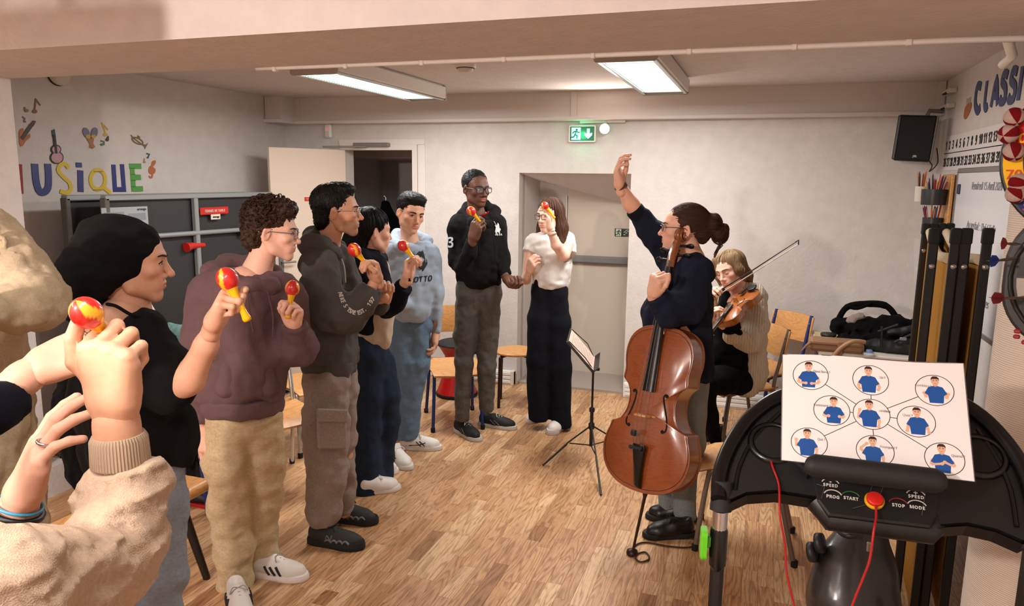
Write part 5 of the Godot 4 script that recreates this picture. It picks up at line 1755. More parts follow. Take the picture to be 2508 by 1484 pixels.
func cellist():
	var P := person("person with hair bun and navy sweater behind the cello, one arm raised", 3.73, 1660, 1290)
	var nm := fabric(Color(0.115, 0.135, 0.20))
	wear(P, "sweater", [[[1698, 655, 0, 40], [1692, 760, 0.02, 50], [1690, 900, 0.02, 58]], [[1655, 680, 0, 40], [1628, 770, 0, 50], [1628, 870, 0, 50]], [[1700, 660, -0.12, 36], [1660, 655, 0.14, 36]],
		[[1655, 645, 0.12, 38], [1605, 575, 0.12, 31], [1552, 512, 0.06, 23]], [[1708, 672, -0.13, 40], [1678, 748, -0.2, 43], [1640, 762, -0.26, 36], [1600, 718, -0.32, 26]]], nm, 0.011, 0.05, {"fold": 0.014, "seed": 31, "hem": [hem(P, [1605, 575, 0.12], [1556, 517, 0.065], 0.08), hem(P, [1640, 762, -0.26], [1604, 722, -0.31], 0.07), hem(P, [1685, 850, 0], [1688, 946, 0], 0.25)]})
	band(P, [1566, 528, 0.075], [1552, 511, 0.06], 0.047, fabric(Color(0.10, 0.11, 0.14), "rib"))
	var jm := fabric(Color(0.52, 0.56, 0.58), "denim")
	wear(P, "jeans", [[[1680, 930, 0.02, 55], [1690, 1080, 0.02, 36], [1672, 1180, 0.0, 29], [1680, 1290, 0.0, 26]], [[1640, 930, 0.02, 48], [1650, 1080, 0.06, 36], [1640, 1180, 0.1, 28], [1640, 1255, 0.1, 26]]], jm, 0.012, 0.03, {"fold": 0.008, "hem": [hem(P, [1672, 1180, 0], [1679, 1272, 0], 0.15), hem(P, [1640, 1180, 0.1], [1640, 1245, 0.1], 0.12)]})
	var skin := lin(Color(0.92, 0.72, 0.62))
	head(P, 1672, 560, 0, -84, 4, 0, {"skin": skin, "neck": [1698, 640, 0.0], "neck_r": 0.05, "hair": Color(0.23, 0.13, 0.08), "open": 0.9, "nose": 1.05})
	var hc := hair_mat(Color(0.24, 0.14, 0.085))
	hair(P, hc, 0.006, [[Vector3(0, 0.045, -0.026), Vector3(0.082, 0.083, 0.102)], [Vector3(0, -0.01, -0.10), Vector3(0.05, 0.055, 0.035), 0.03], [Vector3(0, 0.035, -0.145), Vector3(0.05, 0.052, 0.038), 0.02], [Vector3(0, -0.01, -0.175), Vector3(0.04, 0.042, 0.032), 0.015], [Vector3(0, 0.01, -0.2), Vector3(0.025, 0.03, 0.02), 0.01]], FACE_CUT + ear_cuts(), {"fine": 0.003, "fine_scale": Vector3(80, 40, 20), "fold": 0.004, "fscale": Vector3.ONE * 30, "comb": [900, 0.09, 0.0015, Vector3(0, 0.03, -0.2), -1.0, 0.12]})
	var rng := RandomNumberGenerator.new()
	rng.seed = 5
	var paths := []
	for k in 60:
		var a := rng.randf() * TAU
		var c := Vector3(rng.randfn() * 0.008, 0.035 if k % 2 else -0.01, -0.145 if k % 2 else -0.18)
		var p := []
		var rr := rng.randf_range(0.035, 0.052)
		for j in 8:
			var w := a + j * 0.35
			p.append(c + Vector3(sin(w * 0.5 + k) * 0.02, cos(w) * rr, sin(w) * rr * 0.8))
		paths.append(p)
	for k in 14: paths.append([Vector3(rng.randfn() * 0.02, 0.0, -0.16), Vector3(rng.randfn() * 0.03, -0.06, -0.19), Vector3(rng.randfn() * 0.03, -0.10 - rng.randf() * 0.03, -0.17)])
	locks(P, paths, 0.003, hc, 4)
	glasses(P, mat(Color(0.12, 0.16, 0.2), 0.3), 0.022, 0.017, 0.0018, false)
	flesh(P, [[[1680, 660, 0, 45], [1670, 900, 0, 50]], [[1680, 930, 0.02, 42], [1690, 1080, 0.02, 28], [1680, 1300, 0, 15]], [[1640, 930, 0.02, 40], [1650, 1080, 0.06, 28], [1640, 1265, 0.1, 15]]], 0.022, 0.05)
	flesh(P, [[[1590, 560, 0.1, 15], [1552, 508, 0.06, 17], [1544, 497, 0.05, 18], [1520, 455, 0.0, 13]], [[1620, 745, -0.28, 20], [1600, 716, -0.32, 16]]], 0.008)
	hand(P, [1519, 456, 0], [1512, 418, -0.01], Vector3(0.9, -0.1, 0.3), 1.0, [[30, 35, 20], [32, 38, 22], [36, 40, 25], [40, 44, 28]], {"spread": -0.04, "thumb": [Vector3(0.038, 0.066, 0.032), Vector3(0.026, 0.098, 0.046), Vector3(0.016, 0.122, 0.05)]})
	hand(P, [1601, 717, -0.32], [1606, 688, -0.36], Vector3(0.9, 0.2, -0.3), -1.0, FIST)
	band(P, [1524, 462, 0.003], [1518, 452, 0.0], 0.033, mat(Color(0.35, 0.20, 0.10), 0.6), "watch_strap")
	var wf := put("watch_face", lathe_mesh([Vector2(0.001, 0), Vector2(0.015, 0), Vector2(0.015, 0.006), Vector2(0.012, 0.008)], 20), mat(Color(0.75, 0.6, 0.35), 0.3, 0.8), P.node, J(P, 1530, 455, -0.01), along(Vector3(0.8, 0.3, 0.3)))
	var ear := MB.new()
	ear.ball(P.head * Vector3(0.083, -0.036, -0.012), Vector3(0.006, 0.012, 0.006), Basis.IDENTITY, 8, 6)
	put("earring", ear.mesh(), M.chrome, P.node)
	done(P)
	var c := {"sole": mat(Color(0.03, 0.03, 0.03), 0.7), "upper": mat(Color(0.035, 0.035, 0.038), 0.38), "laces": mat(Color(0.025, 0.025, 0.025), 0.8)}
	shoe(P, [1704, 1312], [1572, 1314], 1.0, 0.27, 0.10, c)
	shoe(P, [1700, 1276], [1588, 1268], -1.0, 0.27, 0.10, c)

func violinist():
	var P := person("blond person in cream ribbed cardigan seated on a chair, playing the violin", 4.9, 1810, 1000)
	var cm := fabric(Color(0.80, 0.75, 0.67), "rib")
	triplanar(cm, 4.0)
	var bk := fabric(Color(0.02, 0.019, 0.02))
	wear(P, "top", [[[1795, 735, 0, 34], [1790, 830, 0, 44], [1795, 910, 0, 48]], [[1770, 860, -0.06, 34], [1775, 910, -0.06, 34]]], bk, 0.012, 0.04, {"fold": 0.006})
	wear(P, "cardigan", [[[1830, 725, 0.03, 34], [1838, 830, 0.03, 38], [1840, 920, 0.03, 38], [1830, 945, 0.0, 30]], [[1800, 720, 0.05, 30], [1752, 740, 0.12, 26]], [[1848, 728, 0, 30], [1852, 800, -0.08, 28], [1836, 836, -0.16, 26], [1790, 822, -0.26, 20]], [[1756, 740, 0.12, 26], [1745, 800, 0.05, 26], [1748, 880, 0.05, 24]]], cm, 0.011, 0.04, {"fold": 0.012, "seed": 8})
	wear(P, "trousers", [[[1825, 930, 0.02, 40], [1770, 930, -0.16, 33], [1722, 940, -0.3, 30], [1735, 1020, -0.25, 22], [1752, 1075, -0.18, 17]], [[1790, 930, 0.1, 38], [1730, 925, -0.05, 32], [1700, 940, -0.15, 28], [1700, 1050, -0.1, 20]]], bk, 0.013, 0.04, {"fold": 0.006})
	var skin := lin(Color(0.92, 0.73, 0.64))
	head(P, 1790, 662, -0.04, -36, -12, 16, {"skin": skin, "neck": [1812, 712, 0.02], "neck_r": 0.047, "hair": Color(0.45, 0.33, 0.20), "closed": true, "jaw": 0.95, "brow_col": Color(0.36, 0.25, 0.16)})
	var hc := hair_mat(Color(0.55, 0.44, 0.31))
	hair(P, hc, 0.007, [[Vector3(0, 0.045, -0.022), Vector3(0.084, 0.086, 0.104)], [[[Vector3(-0.06, 0.08, 0.03), 0.03], [Vector3(-0.078, 0.0, 0.045), 0.018], [Vector3(-0.07, -0.07, 0.05), 0.008]], 0.03], [[[Vector3(0.06, 0.08, 0.02), 0.03], [Vector3(0.08, 0.0, 0.02), 0.02], [Vector3(0.075, -0.08, -0.01), 0.012]], 0.03], [[[Vector3(0, 0, -0.1), 0.04], [Vector3(0.01, -0.07, -0.12), 0.03], [Vector3(0.03, -0.12, -0.11), 0.01]], 0.03]], [[Vector3(0, -0.035, 0.088), Vector3(0.064, 0.098, 0.066), 0.015], [Vector3(0, -0.13, 0.02), Vector3(0.1, 0.07, 0.07), 0.02]], {"fine": 0.0015, "fine_scale": Vector3(70, 12, 70), "comb": [1000, 0.09, 0.0016, CROWN, 1.0, 0.1]})
	flesh(P, [[[1805, 730, 0, 34], [1800, 910, 0, 38]], [[1752, 1075, -0.18, 12], [1750, 1095, -0.18, 11]]], 0.022, 0.05)
	flesh(P, [[[1800, 824, -0.24, 12], [1768, 795, -0.32, 9]], [[1748, 790, 0.0, 14], [1746, 730, -0.1, 10]]], 0.009)
	wear(P, "undersleeve", [[[1812, 826, -0.22, 17], [1778, 800, -0.30, 16]]], bk, 0.01, 0.02)
	hand(P, [1768, 794, -0.32], [1752, 776, -0.34], Vector3(0.4, 0.7, 0.5), -1.0, [[45, 60, 40], [50, 65, 40], [52, 62, 40], [52, 60, 40]], {"scale": 0.95})
	hand(P, [1746, 730, -0.1], [1742, 714, -0.16], Vector3(0.5, -0.6, 0.2), 1.0, [40, 50, 40], {"scale": 0.95})
	done(P)
	var c := {"sole": M.rubber, "upper": mat(Color(0.03, 0.03, 0.03), 0.5)}
	shoe(P, [1760, 1072], [1718, 1078], 1.0, 0.25, 0.09, c)
	shoe(P, [1720, 1050], [1680, 1054], -1.0, 0.25, 0.09, c)

func plain_figure(P: Dictionary, at: Vector3, height: float, face: Vector3, top: Material, legs: Material, o: Dictionary):
	# the rest of a person whose arm or shoulder reaches into the picture
	var f := face.normalized()
	var r := Vector3.UP.cross(f).normalized()
	var s := height / 1.7
	var c: Vector3 = at - P.base
	sdf_part(P.node, "jumper", [[[c + Vector3(0, 1.32, 0) * s, 0.12], [c + Vector3(0, 0.95, 0) * s, 0.14]], [[c + r * 0.17 + Vector3(0, 1.38, 0) * s, 0.06], [c - r * 0.17 + Vector3(0, 1.38, 0) * s, 0.06]], [[c + r * 0.08 + Vector3(0, 1.25, 0) * s, 0.11], [c + r * 0.07 + Vector3(0, 0.9, 0) * s, 0.12]], [[c - r * 0.08 + Vector3(0, 1.25, 0) * s, 0.11], [c - r * 0.07 + Vector3(0, 0.9, 0) * s, 0.12]]] + o.get("sleeves", []), top, o.get("cell", 0.014), 0.05, o.get("opt", {"fold": 0.012}))
	var lg := []
	for q in [-1.0, 1.0]: lg.append([[c + r * q * 0.09 + Vector3(0, 0.9, 0) * s, 0.1], [c + r * q * 0.1 + Vector3(0, 0.5, 0) * s, 0.08], [c + r * q * 0.1 + Vector3(0, 0.07, 0), 0.065]])
	sdf_part(P.node, "trousers", lg, legs, 0.018, 0.04, {"fold": 0.01, "ground": 0.0})
	P.skin = o.skin
	for sl in o.get("sleeves", []):
		P.grids.append(solid([sl.map(func(q): return [q[0], q[1] * 0.55]) + [[c + Vector3(0, 1.2, 0) * s, 0.07]]], 0.016, 0.03))
	P.hair_col = o.hair
	var hs := head_sdf(0.007, {})
	var hb := Basis(r, Vector3.UP, f)
	hs.xf = Transform3D(hb, c + Vector3(0, height - 0.12, 0) + f * 0.02)
	P.head = hs.xf
	P.grids.append(hs)
	P.grids.append(solid([[[c + Vector3(0, 1.3, 0) * s, 0.06], [c + Vector3(0, height - 0.16, 0), 0.05]]], 0.012, 0.02))
	hair(P, hair_mat(o.hair), 0.01, [[Vector3(0, 0.05, -0.024), Vector3(0.084, 0.088, 0.104)]], FACE_CUT, {"fine": 0.005})

func near_arms():
	# beige hoodie arm with the big maraca, very close
	var P := person("person in a thick beige hoodie whose raised fist grips the largest maraca", 1.2, -600, 1400)
	P.base = Vector3(-1.15, 0, -0.36)
	P.node.position = P.base
	var bg := fabric(Color(0.735, 0.63, 0.535))
	triplanar(bg, 6.0)
	var sl := ch(P, [[297, 1105, 0.0, 58], [306, 1180, 0.0, 76], [308, 1265, -0.01, 80], [258, 1392, -0.05, 98], [150, 1432, -0.12, 112], [0, 1440, -0.2, 128]])
	sl.append([Vector3(0.14, 1.36, -0.12), 0.085])
	plain_figure(P, P.base, 1.7, Vector3(0.45, 0, -0.9), bg, fabric(Color(0.2, 0.2, 0.22)), {"sleeves": [sl], "skin": lin(Color(0.83, 0.62, 0.50)), "hair": Color(0.2, 0.13, 0.08), "cell": 0.011, "opt": {"fold": 0.014, "fscale": Vector3(9, 18, 9), "seed": 17, "fine": 0.004, "fine_scale": Vector3(30, 45, 30), "hem": [hem(P, [305, 1200, 0], [298, 1130, 0], 0.12)]}})
	var cf := MB.new()
	var c0 := J(P, 297, 1140, 0.0)
	var c1 := J(P, 290, 1062, 0.0)
	cf.tube([c0, c0.lerp(c1, 0.1), c0.lerp(c1, 0.85), c1], [0.037, 0.0415, 0.040, 0.036], 36)
	for k in cf.u.size(): cf.u[k] = Vector2(float(k % 36) / 36.0, cf.u[k].y)
	var rm := fabric(Color(0.735, 0.63, 0.535), "rib")
	rm.uv1_triplanar = false
	rm.uv1_scale = Vector3(3.5, 1, 1)
	rm.normal_scale = 1.0
	put("cuff", cf.mesh(), rm, P.node)
	flesh(P, [[[298, 1130, 0, 46], [288, 1060, 0, 46], [284, 1020, 0, 42], [281, 1000, 0, 34]]], 0.006)
	var h := hand(P, [281, 1000, 0], [264, 886, -0.005], Vector3(0.15, 0.05, -1), 1.0, [[60, 92, 60], [66, 95, 60], [72, 96, 60], [78, 96, 60]], {"cell": 0.0028, "scale": 1.03, "wrist": 0.025, "thumb": [Vector3(0.055, 0.066, 0.004), Vector3(0.056, 0.100, 0.008), Vector3(0.046, 0.128, 0.014)]})
	var tip := at_dist(212, 766, P.d + 0.02)
	var g: Vector3 = P.base + h * Vector3(0.025, 0.10, 0.034)
	var dir := (tip - g).normalized()
	maraca(tip - dir * 0.069, dir, "large glossy red maraca with yellow stripe in the beige sleeved fist", -0.5, 0.78)
	done(P)
	# cream cable-knit sleeve at the edge
	var Q := person("person in a cream cable-knit sweater with bent elbow, beside the pier", 2.1, -40, 1200)
	var kn := fabric(Color(0.72, 0.65, 0.54))
	var ks := ch(Q, [[-30, 560, 0.0, 58], [30, 640, -0.02, 60], [95, 735, -0.05, 58], [60, 750, -0.1, 52], [-60, 770, -0.2, 45]])
	var bodyx := ch(Q, [[-40, 640, 0.05, 70], [-50, 850, 0.05, 88], [-45, 1000, 0.05, 85]])
	plain_figure(Q, Q.base + Vector3(-0.05, 0, 0.0), 1.68, Vector3(0.9, 0, -0.4), kn, fabric(Color(0.50, 0.42, 0.34)), {"sleeves": [ks, bodyx], "skin": lin(Color(0.83, 0.62, 0.50)), "hair": Color(0.2, 0.13, 0.08), "cell": 0.011, "opt": {"fold": 0.012, "fscale": Vector3(14, 14, 14), "seed": 19, "fine": 0.003, "fine_scale": Vector3(50, 30, 50)}})
	# raised cables on the sleeve
	var cb := MB.new()
	for k in 4:
		var pts := []
		for j in 26:
			var u := j / 25.0
			var a := J(Q, lerpf(-30, 92, u), lerpf(560, 735, u), -0.02)
			var side := CB.x * 0.8 + CB.y * 0.6
			pts.append(a + side * ((k - 1.5) * 0.026 + 0.006 * sin(j * 1.3 + k * PI)) + CB.z * (0.070 - absf(k - 1.5) * 0.012))
		cb.tube(pts, 0.006, 6)
	put("knit_cable", cb.mesh(), kn, Q.node)
	flesh(Q, [[[-40, 780, -0.18, 30], [-120, 640, -0.25, 26]]], 0.012)
	hand(Q, [-120, 640, -0.25], [-130, 590, -0.25], Vector3(1, 0, 0), 1.0, GRIP)
	done(Q)
	# navy sleeve with a pale fist
	var R := person("person in navy with ring and bracelets, one pale fist stretched out, by the beige hoodie", 1.62, -500, 1250)
	R.base = Vector3(-1.72, 0, -0.62)
	R.node.position = R.base
	var nv := fabric(Color(0.06, 0.07, 0.12))
	var ns := ch(R, [[40, 972, 0, 50], [-40, 1010, -0.05, 58], [-180, 1060, -0.15, 66]])
	ns.append([Vector3(0.12, 1.32, -0.1), 0.075])
	var ns2 := [[at_dist(20, 1420, 1.35) - R.base, 0.045], [at_dist(-150, 1500, 1.3) - R.base, 0.06], [Vector3(0.16, 1.28, 0.05), 0.075]]
	plain_figure(R, R.base, 1.66, Vector3(0.6, 0, -0.8), nv, fabric(Color(0.15, 0.16, 0.2)), {"sleeves": [ns, ns2], "skin": lin(Color(0.85, 0.64, 0.54)), "hair": Color(0.1, 0.07, 0.05), "opt": {"fold": 0.01, "hem": [hem(R, [-40, 1010, -0.05], [22, 985, 0], 0.1)]}})
	flesh(R, [[[-20, 985, 0, 44], [60, 925, 0, 38], [95, 900, 0, 34]]], 0.007)
	hand(R, [92, 902, 0], [150, 876, -0.01], Vector3(0.1, -0.3, -0.9), 1.0, [[50, 90, 60], [62, 95, 60], [72, 95, 60], [78, 95, 60]], {"cell": 0.0035})
	# the other hand: ring and bracelets
	var S := R
	S.d = 1.35
	flesh(S, [[[25, 1420, 0, 50], [38, 1300, 0, 46], [48, 1232, 0, 44]]], 0.007)
	var sh := hand(S, [50, 1225, 0], [95, 1100, -0.01], Vector3(0.75, 0.0, -0.55), 1.0, [[12, 16, 10], [14, 18, 12], [18, 22, 14], [24, 28, 18]], {"cell": 0.0032, "thumb": [Vector3(0.062, 0.058, 0.02), Vector3(0.088, 0.084, 0.028), Vector3(0.104, 0.106, 0.03)]})
	for q in [[Vector3(0, -0.02, 0), 0.036, Color(0.03, 0.03, 0.03), 0.006], [Vector3(0, -0.008, 0), 0.034, Color(0.25, 0.55, 0.68), 0.003]]:
		var bp := []
		for k in 24: bp.append(sh * (q[0] + Vector3(cos(TAU * k / 24), 0, sin(TAU * k / 24)) * q[1]))
		var bb := MB.new()
		bb.tube(bp, q[3], 6, false, true)
		put("bracelet", bb.mesh(), mat(q[2], 0.4), S.node)
	var rp := []
	for k in 20: rp.append(sh * (Vector3(-0.0105, 0.105, 0.004) + Vector3(cos(TAU * k / 20), 0, sin(TAU * k / 20)) * 0.0115))
	var rg := MB.new()
	rg.tube(rp, 0.0028, 6, false, true)
	put("ring", rg.mesh(), M.chrome, S.node)
	done(S)

# ---------- tracing flat outlines onto real planes ----------
func hit(x: float, y: float, o: Vector3, n: Vector3) -> Vector3:
	var d := ray(x, y)
	return EYE + d * ((o - EYE).dot(n) / d.dot(n))
func plane_basis(n: Vector3) -> Basis:
	var z := n.normalized()
	var x := Vector3.UP.cross(z)
	if x.length() < 0.01: x = Vector3.RIGHT
	x = x.normalized()
	return Basis(x, z.cross(x), z)
# pixel outline -> polygon on the plane (o, n), in plane axes
func traced(px: Array, o: Vector3, n: Vector3) -> PackedVector2Array:
	var b := plane_basis(n).transposed()
	var r := PackedVector2Array()
	for q in px:
		var p := b * (hit(q[0], q[1], o, n) - o)
		r.append(Vector2(p.x, p.y))
	return r
var lift_n := 0
func stroke_px(mb: MB, px: Array, width: float, o: Vector3, n: Vector3, th: float, smooth := false, lift := 0.0):
	var pl: Array = Array(traced(px, o, n))
	if smooth: pl = smooth_path(pl, 4)
	for poly in Geometry2D.offset_polyline(PackedVector2Array(pl), width / 2, Geometry2D.JOIN_MITER, Geometry2D.END_BUTT):
		if poly.size() > 2 and not Geometry2D.is_polygon_clockwise(poly): mb.slab(poly, th, Transform3D(plane_basis(n), o + n * (lift + 0.00025 * (lift_n % 7))))
	lift_n += 1
func shape_px(mb: MB, px: Array, o: Vector3, n: Vector3, th: float, lift := 0.0, smooth := false):
	var pl: Array = Array(traced(px, o, n))
	if smooth: pl = smooth_path(pl, 3, true)
	mb.slab(PackedVector2Array(pl), th, Transform3D(plane_basis(n), o + n * (lift + 0.00025 * (lift_n % 7))))
	lift_n += 1
func oval_px(mb: MB, cx: float, cy: float, rx: float, ry: float, rot: float, o: Vector3, n: Vector3, th: float, lift := 0.0):
	var px := []
	for k in 20:
		var a := TAU * k / 20.0
		px.append([cx + cos(a) * rx * cos(rot) - sin(a) * ry * sin(rot), cy + cos(a) * rx * sin(rot) + sin(a) * ry * cos(rot)])
	shape_px(mb, px, o, n, th, lift)

# ---------- chairs and stools ----------
# origin on the floor under the seat, facing +z
func school_chair(at: Vector3, yaw: float, frame: Material, label: String, back := true, group := "school chairs") -> Node3D:
	var t := thing("school_chair", at, label, "chair", group)
	t.rotation.y = yaw
	var w := 0.38
	var sb := MB.new()
	var rings := []
	for k in 9:
		var z := 0.20 - 0.40 * k / 8.0
		var y := 0.445 - 0.030 * pow(maxf(0.0, (z - 0.1) / 0.1), 2.0) + 0.012 * pow(maxf(0.0, (-z - 0.05) / 0.15), 2.0)
		var hw := w / 2 - 0.02 * pow(absf(z) / 0.2, 3.0)
		rings.append([Vector3(-hw, y, z), Vector3(-hw * 0.5, y - 0.008, z), Vector3(hw * 0.5, y - 0.008, z), Vector3(hw, y, z), Vector3(hw, y - 0.012, z), Vector3(hw * 0.5, y - 0.02, z), Vector3(-hw * 0.5, y - 0.02, z), Vector3(-hw, y - 0.012, z)])
	sb.loft(rings)
	put("seat", sb.mesh(), M.ply, t)
	for s in [-1.0, 1.0]:
		var x: float = s * 0.165
		put("leg", tube_mesh(smooth_path([Vector3(x * 1.1, 0.0, 0.20), Vector3(x, 0.36, 0.16), Vector3(x, 0.42, 0.12), Vector3(x, 0.425, -0.05)], 4), 0.0125, 10), frame, t)
		put("leg", tube_mesh(smooth_path([Vector3(x * 1.1, 0.0, -0.26), Vector3(x, 0.40, -0.17), Vector3(x, 0.62, -0.20), Vector3(x * 0.98, 0.84 if back else 0.45, -0.255)], 5), 0.0125, 10), frame, t)
		for z in [0.20, -0.26]: put("foot_cap", lathe_mesh([Vector2(0.016, 0), Vector2(0.017, 0.03), Vector2(0.013, 0.034)], 12), M.rubber, t, Vector3(x * 1.1, 0, z))
	put("crossbar", tube_mesh([Vector3(-0.165, 0.40, 0.15), Vector3(0.165, 0.40, 0.15)], 0.010, 8), frame, t)
	put("crossbar", tube_mesh([Vector3(-0.165, 0.415, -0.17), Vector3(0.165, 0.415, -0.17)], 0.010, 8), frame, t)
	if back:
		var bb := MB.new()
		var br := []
		for k in 9:
			var u := -1.0 + k / 4.0
			var z := -0.225 - 0.022 * (1.0 - u * u)
			var hh := 0.10 - 0.012 * pow(absf(u), 4.0)
			br.append([Vector3(u * 0.19, 0.74 - hh, z + 0.012), Vector3(u * 0.19, 0.74, z), Vector3(u * 0.19, 0.74 + hh, z - 0.018), Vector3(u * 0.19, 0.74 + hh, z - 0.028), Vector3(u * 0.19, 0.74, z - 0.010), Vector3(u * 0.19, 0.74 - hh, z + 0.002)])
		bb.loft(br)
		var bk := put("backrest", bb.mesh(), M.ply, t)
		for s in [-1.0, 1.0]:
			for y in [0.70, 0.78]: put("rivet", lathe_mesh([Vector2(0.001, 0), Vector2(0.007, 0.0), Vector2(0.007, 0.002), Vector2(0.002, 0.004)], 8), M.steel, bk, Vector3(s * 0.165, y, -0.228), Basis(Vector3.RIGHT, PI / 2))
	return t

func build_furniture():
	var grey := mat(Color(0.47, 0.43, 0.40), 0.4, 0.5)
	school_chair(Vector3(-2.10, 0, -4.86), 0.55, M.blue_metal, "plywood school chair with blue legs behind the tall person in the black hoodie")
	school_chair(Vector3(0.08, 0, -5.62), -0.75, M.blue_metal, "plywood school chair with blue legs beside the seated violin player")
	school_chair(Vector3(-0.10, 0, -5.10), -1.0, grey, "grey legged plywood chair on which the violin player sits")
	school_chair(Vector3(-0.02, 0, -3.68), -PI / 2, grey, "grey legged plywood chair standing empty behind the cellist")
	var pale := mat(Color(0.75, 0.75, 0.73), 0.3, 0.7)
	school_chair(Vector3(-3.0, 0, -2.95), 1.0, M.blue_metal, "plywood school chair with blue legs behind the person in the plum hoodie")
	school_chair(Vector3(-2.62, 0, -3.46), 1.0, pale, "empty plywood chair behind the plum and charcoal hoodies, nearest of three", true)
	school_chair(Vector3(-2.84, 0, -4.1), 1.1, pale, "empty plywood chair with pale legs, middle of three behind the charcoal hoodie")
	school_chair(Vector3(-2.9, 0, -4.75), 1.2, mat(Color(0.10, 0.20, 0.15), 0.4), "plywood chair with dark green legs, third in the row behind the hoodies")
	# round wooden stool with brown legs
	var st := thing("round_stool", Vector3(-1.82, 0, -5.45), "round wooden stool with brown metal legs beside the stair niche", "stool")
	put("seat", lathe_mesh([Vector2(0.10, 0.425), Vector2(0.165, 0.428), Vector2(0.172, 0.437), Vector2(0.168, 0.448), Vector2(0.15, 0.453), Vector2(0.01, 0.452)], 36), M.ply, st)
	var br := mat(Color(0.20, 0.13, 0.09), 0.4, 0.4)
	for k in 4:
		var a := k * PI / 2 + 0.5
		var c := Vector3(cos(a), 0, sin(a))
		put("leg", tube_mesh(smooth_path([c * 0.175, c * 0.165 + Vector3(0, 0.35, 0), c * 0.15 + Vector3(0, 0.41, 0), c * 0.03 + Vector3(0, 0.42, 0)], 5), 0.0125, 10), br, st)
	# red wobble stool with a dark seat pad
	var ws := thing("wobble_stool", Vector3(-2.36, 0, -5.52), "red plastic wobble stool with flared base behind the blue legged chair", "stool")
	put("base_ring", lathe_mesh([Vector2(0.165, 0), Vector2(0.178, 0.012), Vector2(0.172, 0.03)], 36), M.rubber, ws)
	put("body", lathe_mesh([Vector2(0.17, 0.028), Vector2(0.15, 0.08), Vector2(0.105, 0.22), Vector2(0.10, 0.34), Vector2(0.15, 0.42), Vector2(0.165, 0.435)], 36), mat(Color(0.66, 0.05, 0.045), 0.35), ws)
	put("seat_pad", lathe_mesh([Vector2(0.165, 0.434), Vector2(0.168, 0.45), Vector2(0.14, 0.462), Vector2(0.01, 0.464)], 36), mat(Color(0.09, 0.08, 0.08), 0.7), ws)
	# low benches with rounded edges along the students' backs
	bench(Vector3(-2.43, 0, -1.90), PI / 2, 1.25, "long wooden bench with dark splayed legs behind the black scarf", 0.45)
	# table at the back on the right
	var tb := thing("side_table", Vector3(0.75, 0, -5.45), "white topped table against the back wall carrying the bags", "table")
	put("tabletop", box_mesh(Vector3(0.72, 0.028, 0.75), 0.006), M.offwhite, tb, Vector3(0, 0.70, 0))
	for s in [[-0.32, -0.33], [0.32, -0.33], [-0.32, 0.33], [0.32, 0.33]]: put("leg", tube_mesh([Vector3(s[0], 0, s[1]), Vector3(s[0], 0.69, s[1])], 0.018, 10), M.grey_metal, tb)

func bench(at: Vector3, yaw: float, L: float, label: String, h: float):
	var t := thing("wooden_bench", at, label, "bench")
	t.rotation.y = yaw
	var b := MB.new()
	var rings := []
	for x in [-L / 2, L / 2]:
		var ring := []
		for q in round_rect(0.30, 0.055, 0.025): ring.append(Vector3(x, h - 0.0275 + q.y, q.x))
		rings.append(ring)
	b.loft(rings)
	put("seat_plank", b.mesh(), M.ply, t)
	var dk := mat(Color(0.085, 0.055, 0.04), 0.5)
	for s in [[-1, -1], [1, -1], [-1, 1], [1, 1]]:
		put("leg", tube_mesh([Vector3(s[0] * (L / 2 - 0.06), 0, s[1] * 0.15), Vector3(s[0] * (L / 2 - 0.13), h - 0.05, s[1] * 0.09)], [0.016, 0.022], 8), dk, t)
	put("stretcher", box_mesh(Vector3(L - 0.3, 0.03, 0.025), 0.004), dk, t, Vector3(0, h * 0.55, 0))

# ---------- cello, violin, bow, stand ----------
func fiddle_outline() -> Array:
	var h := [[0.06, 0.004], [0.12, 0.02], [0.17, 0.052], [0.205, 0.10], [0.22, 0.165], [0.214, 0.22], [0.200, 0.262], [0.192, 0.290], [0.176, 0.292], [0.148, 0.312], [0.126, 0.352], [0.118, 0.4], [0.122, 0.443], [0.140, 0.478], [0.160, 0.495], [0.163, 0.510], [0.160, 0.545], [0.169, 0.6], [0.166, 0.655], [0.145, 0.705], [0.10, 0.74], [0.05, 0.752]]
	var o := [Vector2(0, 0)]
	for q in h: o.append(Vector2(q[0], q[1]))
	o.append(Vector2(0, 0.755))
	for k in range(h.size() - 1, -1, -1): o.append(Vector2(-h[k][0], h[k][1]))
	return o
